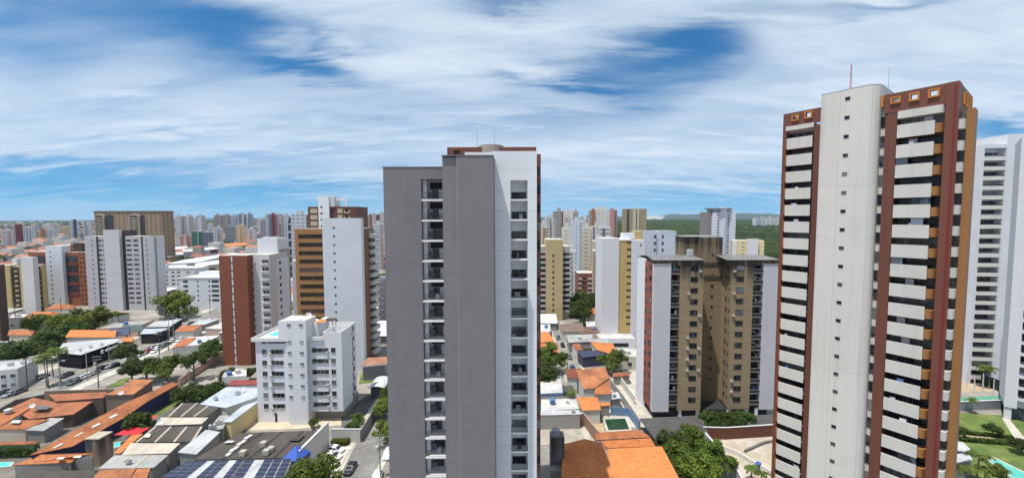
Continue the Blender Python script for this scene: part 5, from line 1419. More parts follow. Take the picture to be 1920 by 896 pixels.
m = MB(); c = P(245, 809, 2.6); m.slab([c+Vector((-2.8, -1.4, 0)), c+Vector((3.0, -1.4, 0)), c+Vector((3.6, 1.4, 0.35)), c+Vector((-1.8, 1.4, 0.35))], 0.06, plain('red_canvas', (0.62, 0.02, 0.03), 0.8))
o = empty('shade_awning', (c.x, c.y, 0)); tag(o, 'bright red shade awning over a yard beside the long narrow roof', 'awning'); q = m.build('canopy'); q.parent = o; q.location = (-c.x, -c.y, 0)
m = MB()
for dx in (-2.5, 2.8): m.tube([(dx, -1.2, 0), (dx, -1.2, 2.55)], 0.05, STEEL, 5)
for dx in (-1.6, 3.2): m.tube([(dx, 1.2, 0), (dx, 1.2, 2.8)], 0.05, STEEL, 5)
m.build('post', o)
def parasol(px, py, r_, z, mat, label):
    c = P(px, py, z); o = empty('parasol', (c.x, c.y, 0)); tag(o, label, 'parasol'); m = MB(); n = 10
    for i in range(n):
        a0, a1 = 2*math.pi*i/n, 2*math.pi*(i+1)/n
        m.poly([(r_*math.cos(a0), r_*math.sin(a0), z-0.6), (r_*math.cos(a1), r_*math.sin(a1), z-0.6), (0, 0, z)], mat)
    m.build('canopy', o); m = MB(); m.tube([(0, 0, 0), (0, 0, z-0.02)], 0.04, STEEL, 5); m.build('pole', o)
parasol(281, 779, 1.5, 2.6, plain('red_cloth', (0.48, 0.08, 0.05), 0.9), 'faded red parasol on the yard above the red awning')
def pool(label, px, rim, water, z=0.12):
    a = [P(x, y, z) for x, y in px]; c = sum(a, Vector((0, 0, 0)))/len(a); o = empty('swimming_pool', (c.x, c.y, 0)); tag(o, label, 'swimming pool')
    a = [p-Vector((c.x, c.y, 0)) for p in a]; big = [Vector((p.x*1.22, p.y*1.22, p.z)) for p in a]
    m = MB(); m.prism([p[:2] for p in big], 0, z, rim); m.build('rim', o); m = MB(); m.prism([p[:2] for p in a], 0.02, z+0.02, water); m.build('water', o)
TURQ = watermat('turquoise_water', (0.06, 0.42, 0.50))
pool('turquoise pool beside the hedge at the left border', [(-30, 876), (16, 873), (22, 866), (-30, 867)], PALE, TURQ)
pool('small turquoise pool corner behind the stained tank tower', [(214, 838), (224, 836), (226, 828), (216, 829)], PALE, TURQ)
house('tiled_house', 'narrow orange roof strip between the red awning and the dark workshops', 'house', [([(213, 849, 3.2), (226, 849, 3.2), (268, 812, 3.4), (246, 816, 3.4)], TILE3)], WOFF)
# ---- workshops with dark corrugated roofs
house('workshop', 'workshop with the uppermost dark corrugated roof in the row, next to a strip of lawn', 'workshop', [([(315, 780, 5.2), (388, 780, 5.2), (426, 754, 5.6), (341, 755, 5.6)], FIBD)], WGRY)
house('workshop', 'workshop with a cream corrugated roof between two dark workshop roofs, upper one', 'workshop', [([(290, 797, 5.0), (378, 794, 5.0), (391, 782, 5.2), (302, 782, 5.2)], FIBL)], WGRY)
house('workshop', 'workshop with a dark corrugated roof below the upper cream roof', 'workshop', [([(254, 828, 4.9), (362, 827, 4.9), (380, 799, 5.2), (290, 799, 5.2)], FIBD)], WGRY)
house('workshop', 'workshop with the lower cream corrugated roof beside the stained tank tower', 'workshop', [([(228, 852, 4.7), (318, 849, 4.7), (338, 830, 5.0), (245, 830, 5.0)], FIBL)], WGRY)
house('workshop', 'workshop with a patched grey corrugated roof, lowest in the row above orange tiles', 'workshop', [([(184, 878, 4.2), (288, 876, 4.2), (316, 852, 4.6), (214, 853, 4.6)], FIBG)], WGRY)
house('workshop', 'wide workshop with a dark ribbed roof at the bottom border left of the tank tower', 'workshop', [([(10, 912, 3.4), (172, 912, 3.4), (178, 881, 3.8), (42, 882, 3.8)], FIBD)], WOFF)
house('tiled_house', 'mottled orange tiled roof at the bottom border below the grey workshop', 'house', [([(165, 912, 4.0), (236, 912, 4.0), (255, 877, 4.6), (186, 880, 4.6)], TILE4)], WOFF)
house('tiled_house', 'short orange tiled roof between the mottled roof and the solar roofs', 'house', [([(240, 905, 4.2), (272, 902, 4.2), (282, 877, 4.6), (257, 878, 4.6)], TILE)], WGRY)
house('workshop', 'workshop with a slanted white metal roof between the dark roofs', 'workshop', [([(333, 847, 5.2), (368, 851, 5.2), (413, 809, 5.6), (386, 805, 5.6)], WMET)], WGRY)
def roof_strips(px0, px1, px2, px3, z0, z1, ts, w_, mat, label, grp):
    for t_ in ts:
        p = P(px0[0]+(px1[0]-px0[0])*t_, px0[1]+(px1[1]-px0[1])*t_, z0+0.06); q = P(px3[0]+(px2[0]-px3[0])*t_, px3[1]+(px2[1]-px3[1])*t_, z1+0.06); c = (p+q)/2
        m = MB(); m.slab([p-c+Vector((-w_, 0, 0)), p-c+Vector((w_, 0, 0)), q-c+Vector((w_, 0, 0)), q-c+Vector((-w_, 0, 0))], 0.14, mat); o = m.build('roof_gutter', None, c); tag(o, label, 'gutter', grp)
STRIP = plain('pale_gutter', (0.42, 0.37, 0.30), 0.9, var=0.3)
roof_strips((315, 780), (388, 780), (426, 754), (341, 755), 5.2, 5.6, (0.02, 0.34, 0.67), 0.22, STRIP, 'pale gutter strip running down the uppermost dark workshop roof', 'gutters of the uppermost dark roof')
roof_strips((254, 828), (362, 827), (380, 799), (290, 799), 4.9, 5.2, (0.02, 0.34, 0.67, 0.98), 0.25, STRIP, 'pale gutter strip on the dark roof between the cream roofs', 'gutters of the second dark roof')
roof_strips((184, 878), (288, 876), (316, 852), (214, 853), 4.2, 4.6, (0.3, 0.62), 0.25, STRIP, 'pale gutter strip on the patched grey workshop roof', 'gutters of the patched grey roof')
wk = house('warehouse', 'broad dark fibre-cement warehouse roof with raised ridges in front of the white block', 'warehouse', [([(362, 861, 5.6), (559, 857, 5.6), (604, 806, 6.2), (450, 811, 6.2)], FIBD)], WOFF)
c0 = Vector((wk.location.x, wk.location.y, 0))
for t_ in (0.27, 0.52, 0.76):
    m = MB(); p = P(362+197*t_, 861-4*t_, 5.7)-c0; q = P(450+154*t_, 811-5*t_, 6.3)-c0
    m.slab([p+Vector((-0.25, 0, 0)), p+Vector((0.25, 0, 0)), q+Vector((0.25, 0, 0)), q+Vector((-0.25, 0, 0))], 0.12, plain('gutter_dark', (0.035, 0.033, 0.032), 0.8)); m.build('gutter', wk)
for i in range(7):
    t_ = 0.12+i*0.12; m = MB(); p = P(362+60, 859, 5.7).lerp(P(478, 811, 6.3), t_)-c0
    m.box(p.x-0.5, p.x+0.3, p.y-0.5, p.y+0.4, p.z, p.z+0.3+0.2*(i % 2), plain('roof_vent_white', (0.55, 0.54, 0.52), 0.8)); m.build('roof_vent', wk)
for (px, py) in ((456, 852), (508, 845), (500, 850), (494, 835)):
    m = MB(); p = P(px, py, 5.9)-c0; m.box(p.x-0.6, p.x+0.6, p.y-0.5, p.y+0.5, p.z-0.1, p.z+0.9, plain('roof_box_beige', (0.38, 0.35, 0.30), 0.8)); m.build('roof_cabin', wk)
fence('parapet_wall', 'white parapet wall running down the right edge of the dark warehouse roof', [(562, 903), (616, 842)], 6.9, WOFF, 0.5)
fence('garden_wall', 'pale grey wall between the car park and the white block', [(622, 829), (676, 829)], 3.4, wall('pale_grey_fence', (0.48, 0.46, 0.44), 0.15), 0.25, cap=WFRAME)
fence('garden_wall', 'dark weathered concrete wall along the side street beside the white block', [(676, 829), (693, 800), (712, 765), (722, 745)], 3.0, wall('dark_weathered_fence', (0.20, 0.19, 0.175), 0.4, streak=0.6), 0.25)
house('workshop', 'workshop with a pale blue-white metal roof left of the white block', 'workshop', [([(374, 757, 5.8), (424, 764, 5.6), (487, 742, 5.8), (487, 727, 6.2), (424, 725, 6.2)], BMET)], WOFF)
house('workshop', 'yellow-walled annex with a narrow pale metal roof beside the white block', 'workshop', [([(418, 790, 4.6), (433, 791, 4.6), (487, 751, 4.8), (470, 748, 4.8)], BMET)], WYEL, ins=0.15)
house('shed', 'small terrace shed with cluttered grey roof behind the white metal roof', 'shed', [([(388, 808, 4.0), (418, 803, 4.0), (430, 778, 4.2), (412, 778, 4.2)], FIBG)], WGRY)
house('shed', 'dark red awning roof with pale slats at the foot of the red tower', 'shed', [([(425, 722, 3.6), (484, 720, 3.6), (484, 712, 4.0), (436, 712, 4.0)], sheet('dark_red_awning', (0.22, 0.04, 0.035), 1.2, 1.6, 0.2))], WOFF)
flat('entrance_lodge', 'small white entrance lodge with flat slabs at the foot of the red tower', 'lodge', [(416, 706), (462, 704), (462, 690), (425, 692)], 4.5, WOFF, ROOFTOP, 0.3, 2)
# solar roofs
def solar_roof(label, quad, z0, z1, nx, ny, skip, glabel, grp, gapx=0.12):
    a = [P(quad[0][0], quad[0][1], z0), P(quad[1][0], quad[1][1], z0), P(quad[2][0], quad[2][1], z1), P(quad[3][0], quad[3][1], z1)]
    o = house('workshop', label, 'workshop', [([(*quad[0], z0), (*quad[1], z0), (*quad[2], z1), (*quad[3], z1)], WMET)], WOFF)
    me = None
    for i in range(nx):
        if i in skip: continue
        for j in range(ny):
            u0, u1 = (i+gapx/2)/nx, (i+1-gapx/2)/nx; v0, v1 = (j+0.05)/ny, (j+0.95)/ny
            f = lambda u, v: a[0].lerp(a[1], u).lerp(a[3].lerp(a[2], u), v)+Vector((0, 0, 0.16))
            c = f((u0+u1)/2, (v0+v1)/2)
            p4 = [f(u0, v0)-c, f(u1, v0)-c, f(u1, v1)-c, f(u0, v1)-c]
            m = MB(); m.slab(p4, 0.06, solar('solar_cells'), ALU); s_ = m.build('solar_panel', None, c); tag(s_, glabel, 'solar panel', grp)
solar_roof('workshop under a white metal roof carrying rows of dark blue solar panels', [(258, 922), (415, 922), (458, 862), (350, 864)], 5.0, 5.6, 8, 8, (3, 6), 'dark blue solar panel on the white metal workshop roof', 'solar panels on the white metal roof')
solar_roof('narrow workshop carrying greyish solar panels next to the blue tent', [(419, 922), (520, 922), (548, 860), (461, 862)], 5.1, 5.7, 5, 7, (1,), 'greyish solar panel on the narrow roof beside the blue tent', 'solar panels beside the blue tent')
m = MB(); c = P(557, 866, 4.0); BT = plain('blue_tarpaulin', (0.04, 0.10, 0.42), 0.7)
for i in range(4):
    a0, a1 = math.pi/2*i+0.5, math.pi/2*(i+1)+0.5
    m.poly([(2.6*math.cos(a0), 2.6*math.sin(a0), 5.6), (2.6*math.cos(a1), 2.6*math.sin(a1), 5.6), (0, 0, 7.8)], BT); m.poly([(2.6*math.cos(a0), 2.6*math.sin(a0), 4.6), (2.6*math.cos(a1), 2.6*math.sin(a1), 4.6), (2.6*math.cos(a1), 2.6*math.sin(a1), 5.6), (2.6*math.cos(a0), 2.6*math.sin(a0), 5.6)], BT)
o = empty('tarpaulin_tent', (c.x, c.y, 0)); tag(o, 'blue tarpaulin tent roof beside the solar panels and the big tree', 'tent'); m.build('canopy', o)
m = MB(); m.box(-1.7, 1.7, -1.7, 1.7, 0, 4.55, WOFF); m.build('wall', o)

# ---- along the avenue (upper left)
flat('shop', 'two-storey white-grey shop building at the left border facing the avenue', 'shop', [(-40, 698), (32, 691), (70, 672), (-40, 678)], 7.0, wall('shop_white', (0.55, 0.55, 0.54), 0.15), WMET, 0.5, 4, 1.8, 1.2, rows=2, rowh=3.0)
house('shop', 'low grey shop with a pale metal roof behind the white-grey shop', 'shop', [([(-20, 655, 5.5), (36, 645, 5.5), (40, 638, 6.0), (-20, 640, 6.0)], FIBG)], WOFF)
house('shop', 'long black-fronted shop with a white sheet roof on the far side of the avenue', 'shop', [([(105, 660, 5.6), (152, 665, 5.6), (222, 640, 5.6), (222, 634, 6.0), (118, 643, 6.0)], WMET)], plain('black_shopfront', (0.012, 0.012, 0.015), 0.9, 0, 0, 0.1))
gable('house', 'white-walled house under one large bright orange tiled roof behind the black shop', 'house', [(122, 632), (216, 632), (222, 619), (142, 618)], 6.0, 1.6, 'x', TILE3, WOFF, 0, 0)
gable('house', 'beige house with brown windows and an orange tiled roof at the left border', 'house', [(14, 628), (60, 628), (66, 620), (16, 620)], 5.5, 1.4, 'x', TILE, WBEI, 0.2, 3)
gable('house', 'white house with an orange hipped roof in front of the orange brick tower', 'house', [(48, 597), (100, 595), (112, 586), (62, 586)], 5.5, 2.0, 'x', TILE3, WOFF, 0.2, 4)
gable('house', 'small orange hipped roof peeping out behind the white house by the brick tower', 'house', [(82, 580), (140, 579), (144, 573), (98, 573)], 5.0, 2.0, 'x', TILE, WOFF, 0.3, 2)
flat('house', 'grey flat-roofed house in front of the yellow tower', 'house', [(14, 596), (46, 594), (58, 587), (22, 588)], 6.0, WGRY, ROOFTOP, 0.4, 2, 2)
house('shop', 'shop with a pale blue flat roof beside the avenue beyond the green board', 'shop', [([(262, 626, 4.6), (292, 625, 4.6), (318, 615, 4.8), (270, 616, 4.8)], BMET)], plain('dark_shop_wall', (0.04, 0.04, 0.043), 0.9, 0, 0.4, 0.1))
house('shop', 'open-fronted shop with a white flat canopy roof further up the avenue', 'shop', [([(274, 613, 5.2), (318, 612, 5.2), (342, 597, 5.4), (290, 603, 5.4)], WMET)], plain('dark_shop_wall', (0.04, 0.04, 0.043), 0.9, 0, 0.4, 0.1))
flat('house', 'pink-beige low house with a broken grey roof behind the shops on the avenue', 'house', [(178, 616), (258, 612), (290, 598), (220, 602)], 5.0, WPNK, FIBG, 0.4, 3)
house('shop', 'small orange-roofed kiosk at the roadside beside the dark green street tree', 'kiosk', [([(228, 640, 3.6), (248, 640, 3.6), (252, 632, 4.0), (232, 632, 4.0)], TILE3)], WBRN)
house('house', 'small orange tiled house between the avenue trees and the red tower', 'house', [([(326, 622, 4.2), (362, 620, 4.2), (380, 608, 4.8), (340, 610, 4.8)], TILE)], WOFF)
house('house', 'weathered orange tiled house right beside the avenue trees', 'house', [([(322, 618, 3.6), (352, 616, 3.6), (358, 606, 3.9), (334, 608, 3.9)], TILE2)], WOFF) if False else None
house('carport', 'blue-grey carport roofs in a yard between the avenue and the red tower', 'carport', [([(350, 612, 3.4), (384, 608, 3.4), (412, 598, 3.6), (374, 600, 3.6)], BMET)], WGRY)
house('house', 'pale flat-roofed house with a cracked terrace below the carports', 'house', [([(330, 650, 4.0), (388, 645, 4.0), (412, 628, 4.0), (352, 632, 4.0)], ROOFTOP)], WOFF)
house('house', 'house with a faded orange tiled roof in front of the round avenue tree', 'house', [([(322, 652, 4.0), (350, 648, 4.0), (368, 632, 4.6), (344, 634, 4.6)], TILE)], WOFF)
fence('boundary_wall', 'brick boundary wall with pale steps running from the avenue to the red tower', [(336, 724), (372, 700), (420, 668)], 2.6, WPNK, 0.3)
# roadside boards
def board(label, px, py, w_, h, z, mat, frame, rz, lines=None):
    c = P(px, py, 0); o = empty('billboard', (c.x, c.y, 0), rz); tag(o, label, 'billboard')
    m = MB(); m.box(-w_/2, w_/2, -0.1, 0.1, z, z+h, frame); m.build('frame', o)
    m = MB(); m.box(-w_/2+0.2, w_/2-0.2, -0.14, -0.103, z+0.2, z+h-0.2, mat); pn = m.build('sign_panel', o)
    for dx in (-w_/3, w_/3):
        m = MB(); m.tube([(dx, 0.0, 0), (dx, 0.0, z)], 0.12, frame, 6); m.build('post', o)
    if lines:
        for (a0, a1, z0, z1, mm) in lines:
            m = MB(); m.box(a0, a1, -0.17, -0.142, z+z0, z+z1, mm); m.build('lettering', pn)
board('blue billboard panel beside the big orange roof on the avenue', 227, 650, 7, 3.4, 5.0, plain('pale_blue_panel', (0.25, 0.32, 0.48), 0.6), plain('navy_frame', (0.015, 0.02, 0.09), 0.6), 0.3)
board('pale green billboard between the shops on the avenue', 250, 640, 8, 3.2, 4.6, plain('pale_green_panel', (0.30, 0.42, 0.36), 0.6), STEEL, 0.2)
board('dark steel-framed billboard standing before the round street tree', 305, 602, 9, 5.0, 3.0, plain('dark_panel', (0.05, 0.055, 0.06), 0.6), plain('dark_steel', (0.06, 0.065, 0.07), 0.6), -0.5)
# lettering on the black shop: pale emblem and two blurred words, as they show from here
m = MB(); pa, pb = P(188, 660, 4.4), P(219, 648, 4.4); d = (pb-pa).normalized(); n = Vector((d.y, -d.x, 0))
SW_ = plain('sign_letter_white', (0.7, 0.7, 0.7), 0.6); so = empty('shop_sign', (pa.x, pa.y, 0)); tag(so, 'white emblem and lettering on the black shop front', 'shop sign')
def letter(t0, t1, z0, z1):
    m = MB(); p = d*t0+n*0.55; q = d*t1+n*0.55; m.prism([p[:2], q[:2], (q-n*0.4)[:2], (p-n*0.4)[:2]], z0, z1, SW_); m.build('letter', so)
L_ = (pb-pa).length
for k in range(14):
    if k in (0, 8): continue
    t0 = L_*(0.20+0.057*k); letter(t0, t0+L_*0.036, 4.0, 4.7+0.25*((k*7) % 3 == 0))
letter(0, L_*0.05, 3.8, 5.0); letter(L_*0.05, L_*0.12, 4.7, 5.0); letter(L_*0.05, L_*0.12, 3.8, 4.1)

# ---- houses right of the centre tower
house('tiled_house', 'big orange hipped roof at the bottom border, partly shaded by the centre tower', 'house', [([(1050, 925, 6.0), (1100, 925, 6.0), (1096, 822, 8.2), (1056, 832, 7.2)], TILE3), ([(1100, 925, 6.0), (1160, 925, 5.6), (1132, 831, 7.2), (1096, 822, 8.2)], TILE3)], WOFF, 0.3)
house('tiled_house', 'big bright orange tiled roof with straight tile rows at the bottom border', 'house', [([(1152, 912, 5.6), (1282, 912, 5.6), (1241, 836, 7.4), (1138, 841, 7.4)], TILE3)], WOFF)
house('tiled_house', 'orange roof of two stepped planes above the bright bottom roof', 'house', [([(1139, 839, 5.2), (1229, 836, 5.2), (1220, 821, 5.9), (1128, 826, 5.9)], TILE3), ([(1117, 824, 6.1), (1220, 819, 6.1), (1199, 805, 6.9), (1117, 811, 6.9)], TILE)], WOFF)
t = empty('chimney_tower', P(1043, 912)); tag(t, 'tall dark grey tank tower with a rounded drum on top beside the orange roofs', 'tank tower')
m = MB(); m.box(-1.3, 1.5, -1.2, 1.2, 0, 11.3, streaky('dark_tower_render', (0.15, 0.15, 0.165), 11.3)); m.build('shaft', t); m = MB(); m.cyl((-0.2, 0), 1.0, 0.85, 11.3, 12.3, plain('tank_grey', (0.22, 0.23, 0.26), 0.6), 14); m.build('drum', t); m = MB(); m.box(-1.5, 3.0, -2.8, -1.25, 0, 5.4, WGRY); m.build('annex', t)
gpoly('sports_court', [(1012, 834), (1117, 826), (1094, 797), (1010, 799)], ground('court_concrete', (0.38, 0.35, 0.29), (0.28, 0.26, 0.22), 0.4), 0.03)
fence('court_wall', 'brown wall with a pale top behind the concrete sports court', [(1010, 799), (1094, 797)], 3.4, wall('court_brown', (0.26, 0.15, 0.10), 0.2), 0.3, cap=WFRAME); fence('court_wall', 'brown wall down the right side of the concrete sports court', [(1095, 797), (1122, 833)], 3.2, wall('court_brown', (0.26, 0.15, 0.10), 0.2), 0.3, cap=plain('court_cap', (0.30, 0.22, 0.16), 0.8))
c = P(1050, 800, 0); o = empty('goal_frame', (c.x, c.y-1, 0), 0.05); tag(o, 'white goal frame against the brown wall of the sports court', 'goal'); m = MB(); m.tube([(-1.9, 0, 0), (-1.9, 0, 2.1), (1.9, 0, 2.1), (1.9, 0, 0)], 0.09, WFRAME, 5); m.tube([(-1.9, 0, 2.0), (-1.9, 1.0, 0)], 0.05, WFRAME, 5); m.tube([(1.9, 0, 2.0), (1.9, 1.0, 0)], 0.05, WFRAME, 5); m.build('frame', o)
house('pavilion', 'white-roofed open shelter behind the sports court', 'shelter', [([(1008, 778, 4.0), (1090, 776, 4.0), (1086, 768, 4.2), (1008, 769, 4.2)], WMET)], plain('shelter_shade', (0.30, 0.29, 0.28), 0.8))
pool('dark green pool with a white rim in the garden left of the car shed', [(1141, 806), (1180, 804), (1172, 784), (1134, 786)], PALE, watermat('dark_green_water', (0.012, 0.045, 0.022), 0.15), 0.4)
fence('screen_wall', 'blue panel screen behind the dark green pool', [(1145, 778), (1178, 780), (1198, 806)], 2.4, plain('blue_panels', (0.12, 0.22, 0.36), 0.5, var=0.2), 0.15)
house('tiled_house', 'L-shaped orange tiled house between the alley and the pale ramp', 'house', [([(1094, 729, 5.4), (1114, 727, 5.4), (1142, 708, 6.4), (1135, 688, 7.0), (1080, 693, 6.4)], TILE4), ([(1114, 739, 4.8), (1146, 738, 4.8), (1142, 702, 6.0), (1118, 712, 6.0)], TILE)], WOFF, wins=2, wz=2)
house('tiled_house', 'dark red-brown tiled roof beside the alley next to the L-shaped house', 'house', [([(1064, 708, 5.0), (1083, 710, 5.0), (1090, 690, 5.6), (1062, 691, 5.6)], tile('dark_tile', (0.24, 0.075, 0.04), 0.4))], WOFF)
house('tiled_house', 'small square orange tiled roof below the L-shaped house', 'house', [([(1092, 769, 4.0), (1127, 768, 4.0), (1120, 744, 4.8), (1081, 744, 4.8)], TILE3)], WOFF)
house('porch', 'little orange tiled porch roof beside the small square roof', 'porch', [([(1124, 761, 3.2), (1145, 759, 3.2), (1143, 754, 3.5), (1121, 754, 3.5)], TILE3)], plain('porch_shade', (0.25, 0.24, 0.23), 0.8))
house('shed', 'pale grey garden shed beside the L-shaped orange house', 'shed', [([(1146, 748, 3.2), (1165, 746, 3.2), (1158, 734, 3.4), (1144, 736, 3.4)], WMET)], WGRY)
house('tiled_house', 'orange tiled house with a red ridge near the top of the alley', 'house', [([(1118, 655, 4.4), (1164, 669, 4.4), (1148, 643, 5.4), (1107, 641, 5.4)], TILE3)], WOFF)
house('tiled_house', 'small faded orange roof on the alley beside the black panel roof', 'house', [([(1082, 657, 4.0), (1092, 655, 4.0), (1088, 644, 4.6), (1072, 645, 4.6)], TILE2)], WOFF)
house('carport', 'alley carport under a black panel roof', 'carport', [([(1092, 670, 4.0), (1138, 665, 4.0), (1132, 656, 4.4), (1082, 658, 4.4)], solar('solar_cells'))], plain('navy_shade', (0.05, 0.05, 0.09), 0.8))
house('house', 'old house with a wide grey-brown tiled roof at the head of the alley', 'house', [([(1052, 622, 4.4), (1096, 621, 4.4), (1092, 604, 5.6), (1046, 608, 5.6)], tile('greyed_tile', (0.20, 0.15, 0.125), 0.5))], WOFF)
house('house', 'grey cement house with a patched roof midway along the alley', 'house', [([(1066, 642, 4.2), (1112, 640, 4.2), (1108, 626, 4.6), (1062, 628, 4.6)], FIBG)], WGRY)
house('house', 'house with a dull brown roof beside the white podium', 'house', [([(1084, 625, 4.2), (1124, 624, 4.2), (1118, 612, 4.8), (1086, 612, 4.8)], tile('umber_tile', (0.19, 0.11, 0.085), 0.5))], WOFF)
flat('house', 'pale two-level terrace house next to the white podium', 'house', [(1110, 640), (1140, 642), (1134, 626), (1108, 626)], 4.0, WOFF, FIBG, 0.5, 2)
house('tiled_house', 'orange tiled house on the left side of the alley, nearest to the centre tower', 'house', [([(1000, 662, 4.4), (1049, 660, 4.4), (1044, 642, 5.0), (1000, 644, 5.0)], TILE3)], WOFF)
house('tiled_house', 'orange tiled house on the left side of the alley behind the nearest one', 'house', [([(1000, 642, 4.4), (1040, 640, 4.4), (1028, 622, 5.2), (1000, 622, 5.2)], TILE3)], WBEI)
flat('house', 'bare concrete block house at the head of the alley below the straw-yellow tower', 'house', [(1004, 622), (1032, 622), (1032, 606), (1004, 606)], 4.0, WGRY, ROOFTOP, 0.5, 1)
gable('house', 'white-walled house with a small hipped orange roof behind a green fence', 'house', [(1097, 588), (1132, 588), (1130, 578), (1102, 578)], 6.5, 1.5, 'x', TILE3, WBEI, 0.35, 0)
fence('garden_fence', 'green sloping fence in front of the hipped orange roof', [(1086, 596), (1104, 622)], 4.5, plain('fence_green', (0.06, 0.16, 0.05), 0.8, var=0.3), 0.2)
flat('terrace_house', 'grey flat terrace with an open black court next to the sports court', 'house', [(1012, 770), (1088, 766), (1082, 742), (1012, 744)], 3.6, WGRY, ROOFTOP, 0.6)
flat('terrace_house', 'terrace house with a blue panel wall in the shade of the centre tower', 'house', [(1010, 738), (1056, 736), (1052, 700), (1010, 702)], 4.2, wall('blue_shade_wall', (0.15, 0.22, 0.34), 0.15), ROOFTOP, 0.6, 2)
fence('ramp_wall', 'long grey wall from the alley down to the dark car shed', [(1140, 720), (1170, 760), (1200, 806)], 2.8, wall('mildew_wall', (0.34, 0.335, 0.32), 0.4, streak=0.5), 0.25)
fence('ramp_wall', 'white inner wall beside the tan block forecourt', [(1158, 712), (1190, 758)], 2.6, WOFF, 0.25)
for i, (lab, q, z, rm, wm) in enumerate((
    ('low grey lean-to with a dark roof beside the faded orange alley roof', [(1094, 654), (1118, 652), (1112, 644), (1090, 646)], 3.2, FIBD, WGRY),
    ('flat concrete roof block with a dark side near the head of the alley', [(1100, 612), (1124, 611), (1120, 602), (1098, 603)], 4.2, ROOFTOP, WGRY),
    ('brown corrugated lean-to between the cement house and the white podium', [(1112, 634), (1130, 634), (1126, 626), (1110, 627)], 3.6, sheet('rust_sheet', (0.22, 0.12, 0.08), 1, 0.7, 0.6), WGRY),
    ('dark grey shed in the gap behind the sports shelter', [(1058, 735), (1078, 734), (1074, 722), (1056, 723)], 3.0, FIBD, WGRY),
    ('tiny orange tiled porch on the right side of the alley cars', [(1062, 700), (1076, 699), (1074, 693), (1060, 694)], 2.8, TILE2, WOFF),
    ('brown slatted roof beside the parked white car', [(1150, 706), (1182, 704), (1178, 697), (1148, 699)], 3.0, TILE2, WGRY))):
    house('shed', lab, 'shed', [([(x, y, z) for x, y in q], rm)], wm)
gpoly('garden_lawn', [(1118, 784), (1132, 783), (1128, 770), (1116, 771)], GRASS, 0.03)
gpoly('patio_ground', [(1104, 812), (1134, 810), (1128, 786), (1098, 788)], ground('ochre_patio', (0.44, 0.33, 0.20), (0.36, 0.27, 0.17), 0.4), 0.034)
# white wing of the yellow and white tower's garage
flat('garage', 'white garage with a dark opening below the white and sand-yellow tower', 'garage', [(1166, 668), (1196, 668), (1196, 652), (1166, 652)], 4.5, WOFF, ROOFTOP, 0.4, 1, 1.5, 1.6)
# dark corrugated car sheds of the tan block
def shed(label, quad, z, mat, posts=4):
    a = [P(x, y, z) for x, y in quad]; c = sum(a, Vector((0, 0, 0)))/4; o = empty('car_shed', (c.x, c.y, 0)); tag(o, label, 'car shed'); a = [p-Vector((c.x, c.y, 0)) for p in a]
    m = MB(); m.slab(a, 0.12, mat); m.build('roof', o)
    for i in range(posts):
        p = a[0].lerp(a[1], (i+0.5)/posts).lerp(a[3].lerp(a[2], (i+0.5)/posts), 0.2); m = MB(); m.tube([(p.x, p.y, 0), (p.x, p.y, z-0.14)], 0.08, STEEL, 6); m.build('post', o)
CORR = sheet('dark_ribbed_sheet', (0.085, 0.082, 0.080), 0.9, 0.35, 0.2, rough=0.8)
shed('dark ribbed car shed roof at the foot of the tan block', [(1232, 828), (1328, 812), (1312, 778), (1198, 784)], 2.8, CORR)
shed('dark ribbed car shed roof between the hedge and the cream stair tower', [(1402, 800), (1462, 797), (1462, 776), (1404, 778)], 2.8, CORR)
fence('brown_wall', 'dark brown wall with a white coping behind the pale ramp', [(1318, 822), (1362, 823), (1452, 817)], 3.0, wall('chocolate_wall', (0.13, 0.045, 0.028), 0.15), 0.3, cap=WFRAME)
fence('curved_wall', 'tall stained white and ochre wall bending down beside the big trees', [(1322, 838), (1352, 875), (1378, 905), (1400, 945)], 3.6, wall('stained_white', (0.50, 0.50, 0.50), 0.45, streak=0.6), 0.35, cap=WFRAME)
fence('curved_wall', 'pale low wall curving across the paved garden', [(1322, 830), (1384, 855), (1446, 892)], 1.2, WOFF, 0.4)
fence('curved_wall', 'short dark planter wall in the paved garden', [(1396, 848), (1432, 832), (1452, 828)], 0.7, plain('planter_stone', (0.20, 0.19, 0.18), 0.9, var=0.3), 0.4)
# lawn and pool side at right
fence('estate_fence', 'dark green fence behind the ball court at the foot of the white tower', [(1795, 706), (1830, 716), (1885, 738)], 3.6, plain('dark_green_mesh', (0.012, 0.030, 0.018), 0.9), 0.15)
fence('estate_wall', 'grey wall with a white top along the near side of the ball court', [(1780, 770), (1882, 766)], 2.6, wall('estate_grey', (0.22, 0.24, 0.26), 0.15), 0.3, cap=WFRAME)
pool('long turquoise pool cut by the lower right corner', [(1855, 862), (1868, 860), (1960, 905), (1960, 940)], PALE, watermat('pool_cyan', (0.10, 0.42, 0.36)))
o = house('pool_pavilion', 'white stepped canopy roofs between the red-brown tower and the lawn', 'pavilion', [([(1782, 868, 3.6), (1824, 862, 3.6), (1816, 848, 3.8), (1776, 852, 3.8)], WMET), ([(1782, 842, 4.4), (1826, 848, 4.4), (1806, 828, 4.6), (1784, 826, 4.6)], WMET)], plain('pavilion_shade', (0.2, 0.2, 0.21), 0.7))

